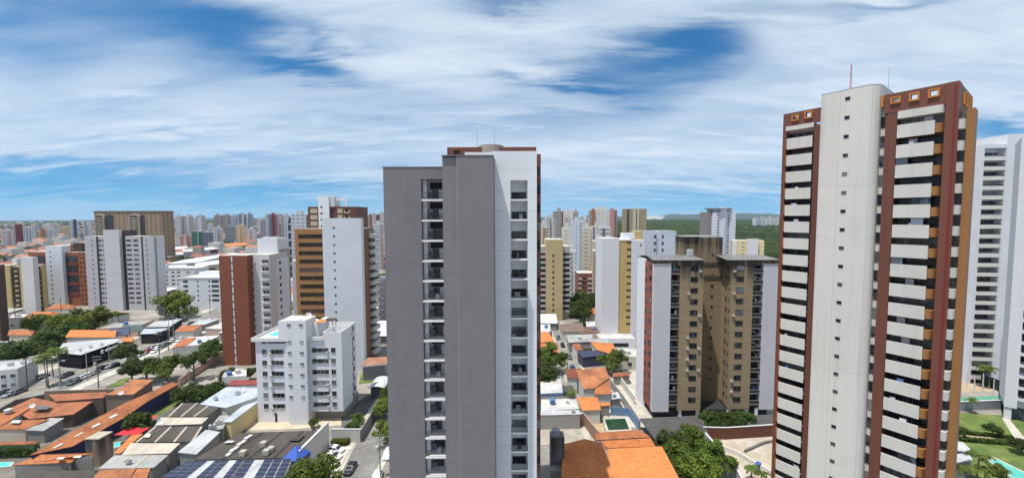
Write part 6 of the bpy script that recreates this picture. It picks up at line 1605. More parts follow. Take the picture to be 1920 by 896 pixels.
# ------------------------------------------------------------------ vegetation
LF = [leaf('leaf_green', (0.042, 0.078, 0.010), (0.150, 0.200, 0.030)), leaf('leaf_dark', (0.026, 0.052, 0.009), (0.090, 0.130, 0.024)), leaf('leaf_lime', (0.078, 0.118, 0.010), (0.195, 0.225, 0.034))]
BARK = plain('bark', (0.12, 0.09, 0.065), 0.95, var=0.4)
def crown_mesh(seed, mat, n=1700, flat_=0.75, leafs=0.055, clumps=26, name='crown'):
    r_ = np.random.RandomState(seed)
    cs = []
    while len(cs) < clumps:
        p = r_.uniform(-1, 1, 3)
        q = np.linalg.norm(p)
        if q < 1 and q > 0.25 and p[2] > -0.55: cs.append(p*np.array([1, 1, flat_])*(0.72+0.40*r_.rand()))
    cs = np.array(cs); rad = r_.uniform(0.19, 0.38, clumps)
    ci = r_.randint(0, clumps, n)
    d = r_.normal(size=(n, 3)); d /= np.linalg.norm(d, axis=1)[:, None]
    pos = cs[ci]+d*(rad[ci]*r_.uniform(0.55, 1.05, n))[:, None]*np.array([1, 1, 0.8])
    nrm = d+r_.normal(size=(n, 3))*0.55+np.array([0, 0, 0.45]); nrm /= np.linalg.norm(nrm, axis=1)[:, None]
    t = np.cross(nrm, r_.normal(size=(n, 3))); t /= np.linalg.norm(t, axis=1)[:, None]; b_ = np.cross(nrm, t)
    s_ = leafs*r_.uniform(0.6, 1.5, n)[:, None]
    v = np.stack([pos-t*s_*1.3, pos+b_*s_*0.8, pos+t*s_*1.3, pos-b_*s_*0.8], axis=1).reshape(-1, 3)
    me = bpy.data.meshes.new(name); me.vertices.add(4*n); me.vertices.foreach_set('co', v.ravel())
    me.loops.add(4*n); me.loops.foreach_set('vertex_index', np.arange(4*n)); me.polygons.add(n)
    me.polygons.foreach_set('loop_start', np.arange(n)*4); me.materials.append(mat); me.update(); me.validate(); return me
CROWNS = {(k, i): crown_mesh(11+i*7+k, LF[k], 5200, 0.74, 0.041, 34) for k in range(3) for i in range(3)}
def trunk_mesh(seed):
    r_ = random.Random(seed); m = MB()
    m.tube([(0, 0, 0), (0.02, 0.01, 0.5), (0.0, 0.03, 0.9)], [0.06, 0.045, 0.03], BARK, 7)
    for i in range(5):
        a = 2*math.pi*i/5+r_.random(); m.tube([(0, 0.01, 0.42+0.06*i), (0.22*math.cos(a), 0.22*math.sin(a), 0.72), (0.42*math.cos(a), 0.42*math.sin(a), 0.95)], [0.03, 0.02, 0.008], BARK, 5)
    return m.mesh('trunk')
TRUNKS = [trunk_mesh(i) for i in range(2)]
ntree = [0]
def tree(px, py, rad, h, k, label, group=None, name='tree', sq=None):
    """px,py: where the crown's centre shows; h: height of that centre"""
    i = ntree[0]; ntree[0] += 1
    c = P(px, py, h); o = empty(name, (c.x, c.y, 0), i*1.3); tag(o, label, 'tree', group)
    cr = link('crown', CROWNS[(k, i % 3)], o, (0, 0, h)); cr.scale = (rad, rad*(sq or 1), rad)
    tr = link('trunk', TRUNKS[i % 2], o); tr.scale = (rad*1.3, rad*1.3, h*1.0); return o
tree(333, 570, 9.6, 7.5, 2, 'big round bright green tree beside the lavender-grey tower')
tree(246, 690, 4.3, 5.2, 1, 'dark street tree on the avenue, nearest of the avenue row to the tiled house')
tree(311, 688, 4.9, 5.0, 0, 'round green street tree at the end of the avenue row before the thin trees')
tree(274, 686, 4.4, 5.4, 1, 'dark dense street tree in the middle of the avenue row')
tree(238, 659, 4.6, 5.0, 1, 'dark tree growing in front of the black shop across the avenue')
tree(362, 676, 3.6, 7.0, 1, 'thin open tree standing between the avenue row and the red tower')
tree(402, 650, 5.2, 6.0, 1, 'dark green tree touching the left edge of the red tower')
tree(386, 664, 3.4, 5.0, 0, 'mid green tree just below the dark one at the red tower')
for i, (px, py, r_, k) in enumerate(((120, 612, 8, 2), (150, 601, 9, 1), (178, 600, 7, 2), (104, 625, 7, 1), (140, 618, 6, 1), (92, 636, 6, 1), (65, 607, 6, 2), (186, 590, 5, 0))):
    tree(px, py, r_, 5.5, k, ['yellowish bushy tree above the big bright orange roof', 'darkest broad tree of the grove behind the big bright orange roof', 'light tree at the upper end of the grove by the lavender tower', 'dark tree at the lower end of the grove beside the beige house', 'small dark tree touching the ridge of the big bright orange roof', 'dark tree just above the white sheet roof on the avenue', 'bright green bush-like tree before the white house by the brick tower', 'small green tree at the foot of the lavender-grey tower'][i])
for i, (px, py, r_, k) in enumerate(((20, 660, 6, 1), (45, 655, 5, 1), (80, 655, 5, 1))):
    tree(px, py, r_, 5, k, ['dark tree behind the white-grey shop at the left border', 'dark tree between the white-grey shop and the palms', 'dark tree right behind the tall palms'][i])
for i, (px, py, r_) in enumerate(((345, 736, 3.4), (365, 735, 3.6), (388, 733, 3.4), (405, 728, 3.0))):
    tree(px, py, r_, 3.2, 1, ['dark green shrub tree next to the end of the long narrow orange roof', 'dark green shrub tree, second of four above the dark workshop roof', 'dark green shrub tree, third of four above the dark workshop roof', 'dark green shrub tree nearest the pale blue-white metal roof'][i])
tree(428, 702, 3.0, 3.0, 1, 'dark shrub tree by the white lodge at the foot of the red tower')
tree(468, 698, 2.6, 3.0, 1, 'dark shrub tree between the red tower and the white block')
tree(588, 792, 1.4, 1.6, 0, 'small green shrub at the foot of the stair shaft of the white block', None, 'shrub')
tree(660, 800, 1.8, 1.8, 1, 'dark shrub in the planted strip beside the garage ramp', None, 'shrub')
tree(670, 785, 1.8, 1.8, 0, 'green shrub further up the planted strip beside the garage ramp', None, 'shrub')
tree(262, 789, 3.6, 3.6, 1, 'dark bushy tree in the yard behind the red awning')
tree(580, 893, 5.6, 5.5, 0, 'leafy green tree at the bottom border beside the blue tent')
tree(612, 880, 3.6, 4.0, 0, 'smaller leafy tree between the bottom tree and the white cars') if False else None
tree(718, 762, 2.8, 3.6, 2, 'yellow-green street tree on the side street beside the grey wall of the centre tower')
tree(722, 805, 3.0, 3.8, 2, 'yellow-green street tree nearer to the parked white cars on the side street')
tree(726, 740, 2.6, 3.4, 0, 'green street tree furthest up the side street')
tree(1030, 672, 6.2, 5.5, 0, 'dense green tree behind the shaded terrace house left of the alley')
tree(1022, 700, 5.0, 4.5, 1, 'dark lower tree below the dense green one left of the alley')
tree(1150, 675, 5.0, 4.5, 0, 'green tree between the black panel roof and the white garage')
for i, (px, py, r_) in enumerate(((1080, 570, 8), (1098, 565, 9), (1114, 572, 8), (1088, 585, 6))):
    tree(px, py, r_, 7, 1, ['dark tree at the left of the clump below the brick balcony block', 'tallest dark tree of the clump below the brick balcony block', 'dark tree at the right of the clump beside the white and sand-yellow tower', 'low dark tree at the front of the clump by the green fence'][i])
for i, (px, py, r_, k) in enumerate(((1262, 838, 4.6, 1), (1302, 836, 4.8, 0), (1340, 856, 4.0, 0), (1278, 872, 5.0, 0), (1318, 888, 4.4, 2), (1255, 870, 3.6, 1))):
    tree(px, py, r_, 4.6, k, ['dark broad tree next to the bright orange bottom roof and the dark car shed', 'green tree under the corner of the dark car shed', 'green tree against the stained white curved wall', 'green tree in the middle of the garden clump by the bottom roof', 'lighter tree at the bottom border beside the curved wall', 'dark tree low beside the bright bottom roof edge'][i])
for i, px in enumerate((1328, 1345, 1362, 1380, 1398)):
    tree(px, 784+i % 2*3, 2.6, 3.0, 1, ['first', 'second', 'third', 'fourth', 'last'][i]+' dark shrub from the tan block in the hedge above the brown wall', None, 'shrub')
m_h = crown_mesh(99, LF[1], 2200, 0.6, 0.07, 22)
def hedge(px0, py0, px1, py1, w_, h, k, label, n=900):
    a, b_ = P(px0, py0), P(px1, py1); L = (b_-a).length; c = (a+b_)/2; ang = math.atan2(b_.y-a.y, b_.x-a.x)
    r_ = np.random.RandomState(abs(int(px0))); pos = np.stack([r_.uniform(-L/2, L/2, n), r_.uniform(-w_/2, w_/2, n), h*np.sqrt(r_.uniform(0, 1, n))], axis=1)
    nr = r_.normal(size=(n, 3))+np.array([0, 0, 0.6]); nr /= np.linalg.norm(nr, axis=1)[:, None]; t = np.cross(nr, r_.normal(size=(n, 3))); t /= np.linalg.norm(t, axis=1)[:, None]; b2 = np.cross(nr, t); s_ = 0.22
    v = np.stack([pos-t*s_, pos+b2*s_, pos+t*s_, pos-b2*s_], axis=1).reshape(-1, 3)
    me = bpy.data.meshes.new('hedge'); me.vertices.add(4*n); me.vertices.foreach_set('co', v.ravel()); me.loops.add(4*n); me.loops.foreach_set('vertex_index', np.arange(4*n)); me.polygons.add(n); me.polygons.foreach_set('loop_start', np.arange(n)*4); me.materials.append(LF[k]); me.update()
    o = link('hedge', me, None, (c.x, c.y, 0), ang); tag(o, label, 'hedge')
hedge(-20, 855, 66, 852, 2.6, 2.2, 1, 'dark clipped hedge beside the turquoise pool at the left border', 1500)
hedge(622, 834, 654, 833, 1.4, 1.3, 2, 'light green hedge in front of the pale grey car park wall')
hedge(1800, 826, 1905, 834, 1.2, 0.9, 1, 'dark low hedge crossing the lawn near the sandy bed', 1400)
hedge(1800, 813, 1898, 822, 0.8, 0.8, 1, 'dark low hedge on the upper side of the sandy bed', 1200)
for i, (px, py, r_, h, k) in enumerate(((1861, 803, 1.9, 2.2, 1), (1916, 832, 2.2, 2.4, 1), (1798, 806, 1.8, 1.8, 1), (1872, 880, 1.6, 1.2, 2))):
    tree(px, py, r_, h, k, ['round dark clipped shrub alone on the lawn', 'dark shrub on the lawn cut by the right border', 'dark shrub on the lawn next to the ochre pier of the red-brown tower', 'orange-yellow flowering bush beside the long pool'][i], None, 'shrub')
def frond_mesh(seed, n=15, L=1.0):
    r_ = random.Random(seed); m = MB()
    for i in range(n):
        a = 2*math.pi*i/n+r_.uniform(-0.15, 0.15); el = r_.uniform(0.35, 1.35); d = Vector((math.cos(a), math.sin(a), 0)); s_ = Vector((-d.y, d.x, 0)); p = Vector((0, 0, 0)); ln = L*r_.uniform(0.8, 1.1); seg = 6; pts = []
        for k in range(seg+1):
            pts.append(p.copy()); e = el-2.5*(k/seg)**1.2; p = p+(d*math.cos(e)+Vector((0, 0, 1))*math.sin(e))*ln/seg
        for k in range(seg):
            w0, w1 = 0.17*math.sin(math.pi*(k+0.4)/(seg+0.8))*ln, 0.17*math.sin(math.pi*(k+1.4)/(seg+0.8))*ln
            for sg in (-1, 1):
                if k == 0: continue
                for q in range(2):
                    u0, u1 = q/2+0.02, q/2+0.40
                    A, B = pts[k].lerp(pts[k+1], u0), pts[k].lerp(pts[k+1], u1); dz = Vector((0, 0, -0.06*ln))
                    m.poly([A, B, B+s_*sg*w1*1.2+dz, A+s_*sg*w0*1.2+dz], LF[0])
        m.tube(pts, [0.012*ln]*(seg)+[0.004*ln], LF[2], 3)
    return m.mesh('crown')
FROND = [frond_mesh(i) for i in range(3)]
def palm(px, py, h, r_, label, base=True):
    c = P(px, py, h); o = empty('palm_tree', (c.x, c.y, 0), px); tag(o, label, 'palm tree')
    m = MB(); m.tube([(0.3, 0, 0), (0.12, 0.05, h*0.5), (0, 0, h)], [0.20, 0.14, 0.11], plain('palm_bark', (0.20, 0.17, 0.14), 0.95), 7); m.build('trunk', o)
    f = link('crown', FROND[int(px) % 3], o, (0, 0, h)); f.scale = (r_, r_, r_)
palm(82, 672, 9.5, 4.2, 'tallest palm with drooping fronds beside the white-grey shop')
palm(108, 660, 10.5, 4.0, 'tall palm just behind the tallest palm on the avenue')
palm(96, 666, 8.0, 3.2, 'shorter palm standing between the two tall avenue palms')
palm(1845, 690, 6.5, 2.6, 'palm at the foot of the white tower, left of a pair'); palm(1857, 694, 6.0, 2.6, 'palm at the foot of the white tower, right of a pair')
palm(1836, 858, 5.5, 3.0, 'palm beside the white canopy roofs near the lawn'); palm(1812, 882, 4.0, 2.6, 'low palm at the bottom border beside the ochre pier'); palm(1848, 884, 3.4, 2.4, 'low palm next to the long pool')
palm(1410, 880, 2.6, 2.2, 'small palm in the paved garden beside the curved wall, upper one'); palm(1428, 890, 2.4, 2.2, 'small palm in the paved garden at the bottom border')
palm(1071, 738, 4.0, 2.4, 'small palm beside the terrace house left of the L-shaped roof')
palm(1823, 752, 3.5, 2.0, 'small palm against the grey court wall')
palm(210, 588, 8, 3, 'dark palm left of two at the foot of the lavender-grey tower'); palm(222, 590, 8.5, 3, 'dark palm right of two at the foot of the lavender-grey tower')

# ------------------------------------------------------------------ cars
TYRE = plain('tyre', (0.015, 0.015, 0.015), 0.8); CGL = plain('car_glass', (0.015, 0.018, 0.02), 0.06); LAMP = plain('lamp_glass', (0.6, 0.6, 0.6), 0.2); TAIL = plain('tail_light', (0.35, 0.01, 0.01), 0.3)
PAINTS = {'white': plain('car_white', (0.72, 0.72, 0.73), 0.25, coat=0.5), 'silver': plain('car_silver', (0.42, 0.43, 0.45), 0.28, 0.6, coat=0.4), 'black': plain('car_black', (0.012, 0.012, 0.014), 0.2, coat=0.6), 'grey': plain('car_grey', (0.13, 0.135, 0.14), 0.3, 0.4, coat=0.4), 'red': plain('car_red', (0.35, 0.02, 0.02), 0.3, coat=0.4), 'blue': plain('car_blue', (0.03, 0.06, 0.18), 0.3, coat=0.4)}
def loft(secs, mat, m):
    """rings of equal length joined along y"""
    for a, b_ in zip(secs, secs[1:]):
        n = len(a)
        for i in range(n):
            j = (i+1) % n; m.poly([a[i], a[j], b_[j], b_[i]], mat)
    m.poly(secs[0][::-1], mat); m.poly(secs[-1], mat)
def car_parts(col, long_=4.3):
    m = MB(); w_ = 0.88; mt = PAINTS[col]
    def ring(y, wd, z0, z1): 
        c = 0.09; return [(-wd+c*0.5, y, z0), (wd-c*0.5, y, z0), (wd, y, z0+0.2), (wd, y, z1-0.12), (wd-c, y, z1), (-wd+c, y, z1), (-wd, y, z1-0.12), (-wd, y, z0+0.2)]
    h = long_/2
    loft([ring(-h, w_-0.16, 0.34, 0.66), ring(-h+0.25, w_-0.04, 0.22, 0.78), ring(-h+1.15, w_, 0.2, 0.93), ring(0, w_, 0.2, 0.97), ring(h-0.7, w_, 0.2, 0.98), ring(h-0.15, w_-0.05, 0.24, 0.93), ring(h, w_-0.14, 0.36, 0.8)], mt, m)
    def cab(y, wd, z): return [(-wd, y, 0.9), (wd, y, 0.9), (wd-0.13, y, z), (-wd+0.13, y, z)]
    k = MB()
    pts = [(-h+1.0, 0.80, 0.92), (-h+1.75, 0.80, 1.42), (-h+2.2, 0.80, 1.48), (h-0.9, 0.79, 1.45), (h-0.25, 0.76, 0.98)]
    loft([cab(y, wd, z) for y, wd, z in pts], mt, m)
    g = MB()
    for sg in (-1, 1):      # side glass
        for y0, y1 in ((-h+1.45, -h+2.35), (-h+2.42, h-0.75)):
            x0, x1 = 0.806*sg, 0.712*sg
            q = [(x0, y0, 0.98), (x0, y1, 0.98), (x1, y1-0.08, 1.36), (x1, y0+0.28 if y0 < -h+2 else y0, 1.36)]
            q = [(x+0.012*sg, y, z) for x, y, z in q]; g.poly(q if sg > 0 else q[::-1], CGL)
    f0, f1 = (-h+1.06, 0.965), (-h+1.72, 1.40)
    g.poly([(-0.70, f0[0]-0.03, f0[1]), (0.70, f0[0]-0.03, f0[1]), (0.60, f1[0]-0.03, f1[1]+0.01), (-0.60, f1[0]-0.03, f1[1]+0.01)], CGL)
    g.poly([(0.66, h-0.26, 1.04), (-0.66, h-0.26, 1.04), (-0.58, h-0.80, 1.40), (0.58, h-0.80, 1.40)], CGL)
    wh = MB()
    n = 12; wr = 0.31
    for i in range(n):
        a0, a1 = 2*math.pi*i/n, 2*math.pi*(i+1)/n
        A = [(wr*math.cos(a), wr*math.sin(a)) for a in (a0, a1)]
        wh.poly([(-0.1, A[0][0], A[0][1]), (-0.1, A[1][0], A[1][1]), (0.1, A[1][0], A[1][1]), (0.1, A[0][0], A[0][1])], TYRE)
        for x in (-0.1, 0.1): wh.poly([(x, 0, 0), (x, A[0][0], A[0][1]), (x, A[1][0], A[1][1])], TYRE)
    hl = MB(); hl.box(-0.11, 0.11, -0.05, 0.05, -0.06, 0.06, LAMP); tl = MB(); tl.box(-0.1, 0.1, -0.04, 0.04, -0.09, 0.09, TAIL)
    return m.mesh('body'), g.mesh('window'), wh.mesh('wheel'), hl.mesh('headlight'), tl.mesh('tail_light'), h
CARS = {c: car_parts(c) for c in PAINTS}
def car(px, py, col, rz, label, group=None, full=True, sc=1.0):
    c = P(px, py, 0.7); o = empty('parked_car', (c.x, c.y, 0.01), rz); tag(o, label, 'car', group); b_, g_, w_, hl, tl, h = CARS[col]
    link('body', b_, o); link('window', g_, o)
    for sx in (-0.8, 0.8):
        for y in (-h+0.85, h-0.8): link('wheel', w_, o, (sx, y, 0.31))
    if full:
        for sx in (-0.62, 0.62): link('headlight', hl, o, (sx, -h+0.16, 0.66)); link('tail_light', tl, o, (sx, h-0.06, 0.76))
    o.scale = (sc, sc, sc); return o
SR = math.atan(0.055); AR = math.atan(0.14)
car(657, 876, 'black', SR-0.05, 'black saloon parked on the left edge of the side street'); car(629, 841, 'white', math.pi/2-0.2, 'white car, furthest of the three side by side in the car park'); car(624, 853, 'white', math.pi/2-0.2, 'white car, middle of the three side by side in the car park'); car(619, 868, 'white', math.pi/2-0.2, 'white car, nearest of the three side by side in the car park')
car(727, 849, 'white', SR, 'white car parked on the right of the side street beside the grey tower'); car(707, 892, 'white', SR, 'white car at the bottom border on the side street'); car(716, 778, 'black', SR, 'black car under the yellow-green street tree'); car(726, 712, 'silver', 1.4, 'silver car crossing at the far end of the side street'); car(722, 752, 'grey', SR, 'grey car by the gatehouse of the side street')
car(1048, 632, 'grey', 0, 'dark grey car, highest of the alley cars'); car(1055, 646, 'black', 0, 'black car, second highest in the alley'); car(1068, 668, 'grey', 0, 'dark grey car, third highest in the alley'); car(1074, 689, 'blue', 0, 'blue car, lowest in the alley'); car(1157, 690, 'white', 1.45, 'white car parked below the white garage')
# the avenue
av = [(150, 708, 'white', 0), (163, 703, 'white', 0), (175, 698, 'silver', 0), (139, 715, 'grey', 0), (188, 690, 'black', 0), (213, 684, 'black', 0), (206, 685, 'silver', 0), (80, 704, 'silver', 1), (125, 702, 'black', 0), (6, 736, 'black', 0), (19, 737, 'silver', 0), (34, 733, 'grey', 1)]
av += [(264, 663, 'white', 0), (275, 658, 'red', 0), (283, 652, 'silver', 0), (291, 657, 'white', 0), (296, 648, 'white', 0), (304, 650, 'grey', 0), (312, 645, 'black', 0), (322, 638, 'white', 0), (330, 634, 'silver', 0), (338, 636, 'white', 0), (340, 627, 'white', 0), (350, 628, 'grey', 0), (352, 622, 'silver', 0), (362, 616, 'blue', 0), (366, 622, 'white', 0), (374, 611, 'white', 0), (385, 606, 'black', 0), (392, 601, 'white', 0), (358, 606, 'black', 0), (346, 600, 'black', 0)]
ordn = ['first', 'second', 'third', 'fourth', 'fifth', 'sixth', 'seventh', 'eighth', 'ninth', 'tenth', 'eleventh', 'twelfth']
cnt = {}
for (px, py, col, flip) in av:
    cnt[col] = cnt.get(col, 0)+1
    car(px, py, col, AR+0.0+(math.pi if flip else 0), '%s car on the avenue, %s %s one counted from the near end' % (col, ordn[cnt[col]-1], col), 'cars along the avenue', py > 680)
# motorcycle on the avenue
c = P(138, 716, 0.5); o = empty('motorcycle', (c.x-4, c.y-3, 0.01), AR); tag(o, 'dark motorcycle stopped on the avenue near the palms', 'motorcycle')
for y in (-0.65, 0.65): w_ = link('wheel', CARS['black'][2], o, (0, y, 0.31)); w_.scale = (0.6, 1, 1)
m = MB(); m.tube([(0, -0.6, 0.5), (0, -0.2, 0.75), (0, 0.6, 0.78)], [0.10, 0.16, 0.12], PAINTS['black'], 6); m.tube([(-0.35, -0.5, 1.0), (0.35, -0.5, 1.0)], 0.03, STEEL, 5); m.tube([(0, -0.65, 0.35), (0, -0.48, 1.0)], 0.04, STEEL, 5); m.build('body', o)

# ------------------------------------------------------------------ poles and lamps
POLE = wall('pole_concrete', (0.33, 0.32, 0.30), 0.2); WOODP = plain('pole_dark', (0.09, 0.08, 0.07), 0.9)
def pole(px, py, h, label, arms=True, lamp=False, tr=False, mat=None):
    c = P(px, py, 0); o = empty('utility_pole' if not lamp else 'street_lamp', (c.x, c.y, 0), 0.2); tag(o, label, 'utility pole' if not lamp else 'street lamp')
    m = MB(); m.tube([(0, 0, 0), (0, 0, h)], [0.17, 0.11], mat or POLE, 7); m.build('pole', o)
    if arms:
        for z in (h-0.5, h-1.5):
            m = MB(); m.box(-1.3, 1.3, -0.06, 0.06, z, z+0.12, POLE); m.build('cross_arm', o)
    if lamp:
        m = MB(); m.tube([(0, 0, h-0.2), (0.7, -0.3, h+0.3), (1.9, -0.8, h+0.4)], 0.05, STEEL, 5); m.build('lamp_arm', o); m = MB(); m.box(1.7, 2.5, -1.05, -0.75, h+0.33, h+0.5, ALU); m.build('lamp_head', o)
    if tr:
        m = MB(); m.cyl((-0.5, -0.2), 0.35, 0.35, h-3.4, h-2.2, plain('transformer_grey', (0.45, 0.46, 0.47), 0.5), 10); m.build('transformer', o)
pole(713, 896, 9.5, 'concrete utility pole with a transformer beside the grey tower', True, False, True); pole(626, 905, 7.5, 'thin utility pole standing in front of the white parked cars', False)
pole(185, 727, 11, 'tall utility pole with a transformer on the avenue verge', True, False, True, WOODP); pole(164, 712, 10, 'slim street lamp on the avenue near the white cars', False, True); pole(113, 727, 9, 'street lamp on the near pavement of the avenue', False, True); pole(52, 733, 11, 'utility pole beside the white-grey shop', True, False, False, WOODP); pole(91, 727, 11, 'dark utility pole below the palms', True, False, False, WOODP)
pole(299, 665, 10, 'dark utility pole on the avenue beside the round street tree', True, False, False, WOODP); pole(316, 656, 10, 'utility pole further up the avenue before the shops', True, False, False, WOODP); pole(326, 643, 11, 'tall pale street lamp by the open-fronted shop', False, True); pole(318, 640, 11, 'pale street lamp beside the blue-roofed shop', False, True)
pole(30, 616, 13, 'tall dark pole in front of the yellow tower', True, False, False, WOODP); pole(116, 602, 13, 'tall dark pole beside the white house by the brick tower', True, False, False, WOODP); pole(205, 678, 7, 'short street lamp before the black shop', False, True); pole(356, 740, 9, 'utility pole beside the thin open tree', True)
pole(394, 590, 11, 'utility pole on the avenue next to the red tower', True, False, False, WOODP); pole(1064, 700, 8, 'utility pole in the alley', True)
for i, (px, py) in enumerate(((1812, 728), (1826, 738), (1842, 735), (1862, 746))):
    pole(px, py, 6, ['white net post at the left end of the ball court', 'second white net post of the ball court', 'third white net post of the ball court', 'white net post at the right end of the ball court'][i], False, False, False, WFRAME)
# gatehouse with a curved roof on the side street
c = P(712, 738, 0); o = empty('gatehouse', (c.x, c.y, 0), SR); tag(o, 'gatehouse with an arched white roof beside the side street', 'gatehouse')
m = MB(); n = 8; w_ = 2.4
for i in range(n):
    a0, a1 = math.pi*(0.12+0.76*i/n), math.pi*(0.12+0.76*(i+1)/n)
    m.slab([(-w_*math.cos(a0)*1.1, -4, 3.0+1.2*math.sin(a0)), (-w_*math.cos(a1)*1.1, -4, 3.0+1.2*math.sin(a1)), (-w_*math.cos(a1)*1.1, 4, 3.0+1.2*math.sin(a1)), (-w_*math.cos(a0)*1.1, 4, 3.0+1.2*math.sin(a0))], 0.12, plain('polycarbonate', (0.50, 0.52, 0.54), 0.4))
m.build('roof', o); m = MB(); m.box(-1.9, 1.9, -3, 3.4, 0, 3.1, plain('gate_dark', (0.08, 0.085, 0.09), 0.6)); m.build('wall', o)

# ------------------------------------------------------------------ roof and yard clutter
TANKB = plain('tank_blue_plastic', (0.06, 0.16, 0.34), 0.5); ACW = plain('ac_white', (0.48, 0.48, 0.46), 0.6, var=0.2)
def roof_tank(px, py, z, label, r_=0.7, h=1.2, m_=None):
    c = P(px, py, z+h/2); o = empty('water_tank', (c.x, c.y, z)); tag(o, label, 'water tank')
    m = MB(); m.cyl((0, 0), r_*0.92, r_, 0, h, m_ or TANKB, 14); m.build('tank_body', o); m = MB(); m.cyl((0, 0), r_*1.05, r_*0.5, h, h+0.22, m_ or TANKB, 14); m.build('lid', o)
def ac_unit(px, py, z, label, s_=0.5):
    c = P(px, py, z+0.4); o = empty('air_conditioner', (c.x, c.y, z), rnd.uniform(-0.4, 0.4)); tag(o, label, 'air conditioner')
    m = MB(); m.box(-s_, s_, -s_*0.5, s_*0.5, 0.1, 0.1+s_*1.3, ACW); m.build('casing', o); m = MB(); m.cyl((0, 0), s_*0.4, s_*0.4, 0.1+s_*1.3, 0.14+s_*1.3, DFRAME, 10); m.build('fan_grille', o)
def dish(px, py, z, label, r_=0.6):
    c = P(px, py, z+0.9); o = empty('satellite_dish', (c.x, c.y, z)); tag(o, label, 'satellite dish'); m = MB(); n = Vector((0.5, -0.6, 0.6)).normalized(); ua = n.cross(Vector((0, 0, 1))).normalized(); va = n.cross(ua); q = Vector((0, 0, 0.9))
    for k in range(12):
        a0, a1 = 2*math.pi*k/12, 2*math.pi*(k+1)/12
        m.poly([q-n*0.18, q+(ua*math.cos(a0)+va*math.sin(a0))*r_, q+(ua*math.cos(a1)+va*math.sin(a1))*r_], WFRAME)
    m.build('reflector', o); m = MB(); m.tube([(0, 0, 0), tuple(q-n*0.18)], 0.04, STEEL, 5); m.build('mast', o)
roof_tank(16, 770, 5.0, 'small grey water tank at the left end of the tiled halls', 0.8, 0.9, ACW); roof_tank(430, 700, 4.3, 'blue water tank on the white entrance lodge of the red tower', 0.8); roof_tank(446, 696, 4.3, 'grey water tank on the white entrance lodge of the red tower', 0.8, 1.1, ACW)
roof_tank(1036, 752, 3.2, 'blue water tank on the grey terrace next to the sports court', 0.8); roof_tank(1112, 617, 4.0, 'blue water tank between the grey roofs at the head of the alley', 0.9); roof_tank(1086, 633, 4.4, 'grey water tank on the patched cement roof of the alley', 0.8, 1.1, ACW); roof_tank(1024, 612, 3.6, 'blue water tank on the bare concrete block house', 0.8); roof_tank(1178, 660, 4.2, 'grey round tank on the white garage roof', 0.9, 1.0, ACW)
roof_tank(236, 606, 4.8, 'blue water tank on the pink-beige house behind the avenue shops', 0.9); roof_tank(34, 591, 5.6, 'grey water tank on the flat house in front of the yellow tower', 1.0, 1.2, ACW); roof_tank(374, 640, 4.0, 'blue water tank on the cracked terrace below the carports', 0.8)
ac_unit(150, 655, 5.9, 'air conditioner on the sheet roof of the black-fronted shop, left one'); ac_unit(170, 650, 5.9, 'air conditioner on the sheet roof of the black-fronted shop, middle one'); ac_unit(190, 645, 5.9, 'air conditioner on the sheet roof of the black-fronted shop, right one'); ac_unit(20, 683, 6.6, 'air conditioner on the white-grey shop roof, left one', 0.7); ac_unit(44, 680, 6.6, 'air conditioner on the white-grey shop roof, right one', 0.7)
ac_unit(404, 746, 6.1, 'air conditioner on the pale blue-white metal roof, lower one', 0.6); ac_unit(446, 736, 6.2, 'air conditioner on the pale blue-white metal roof, upper one', 0.6); ac_unit(398, 800, 4.2, 'air conditioner on the cluttered grey terrace shed', 0.7); ac_unit(410, 792, 4.2, 'air conditioner at the upper end of the cluttered grey terrace shed', 0.7); ac_unit(240, 864, 4.6, 'air conditioner on the patched grey workshop roof', 0.6)
ac_unit(1064, 754, 3.0, 'air conditioner on the grey terrace next to the sports court'); ac_unit(1152, 741, 3.4, 'air conditioner on the pale garden shed'); ac_unit(1128, 633, 3.4, 'air conditioner on the pale two-level terrace house'); ac_unit(1075, 770, 4.2, 'air conditioner on the white shelter roof')
dish(60, 760, 5.0, 'white dish beside the grey tank on the tiled halls'); dish(1100, 632, 4.4, 'white satellite dish on the patched cement roof'); dish(1160, 655, 5.2, 'white satellite dish on the ridge of the red-ridged orange house'); dish(226, 736, 6.9, 'white satellite dish on the mottled mono-pitch roof'); dish(300, 790, 5.3, 'white satellite dish on the upper cream workshop roof'); dish(455, 728, 6.3, 'white satellite dish on the far edge of the pale blue-white roof')
# loose sheets and patches lying on roofs
for (q, z, col, lab) in (([(270, 820), (280, 820), (284, 813), (275, 813)], 5.2, (0.55, 0.53, 0.48), 'pale sheet lying on the dark roof between the cream roofs'), ([(62, 768), (88, 767), (98, 760), (72, 760)], 5.0, (0.13, 0.12, 0.115), 'dark grey patch on the orange lean-to hall'), ([(20, 793), (36, 793), (40, 788), (24, 788)], 4.5, (0.60, 0.58, 0.55), 'white sheet lying on the small orange roof'), ([(105, 861), (118, 861), (122, 857), (110, 857)], 4.4, (0.58, 0.52, 0.48), 'pale patch on the low orange roof, left one'), ([(136, 858), (150, 858), (154, 854), (141, 854)], 4.6, (0.58, 0.52, 0.48), 'pale patch on the low orange roof, right one'), ([(420, 830), (436, 830), (440, 826), (426, 826)], 6.35, (0.45, 0.44, 0.42), 'pale strip lying on the broad dark warehouse roof'), ([(540, 826), (560, 826), (572, 816), (556, 816)], 6.3, (0.045, 0.042, 0.04), 'blackened patch on the broad dark warehouse roof')):
    a = [P(x, y, z) for x, y in q]; c = sum(a, Vector((0, 0, 0)))/4; m = MB(); m.slab([p-c+Vector((0, 0, 0.10)) for p in a], 0.06, plain('loose_sheet_%d' % int(col[0]*100), col, 0.85, var=0.3)); o = m.build('roof_sheet', None, c); tag(o, lab, 'roof sheet')
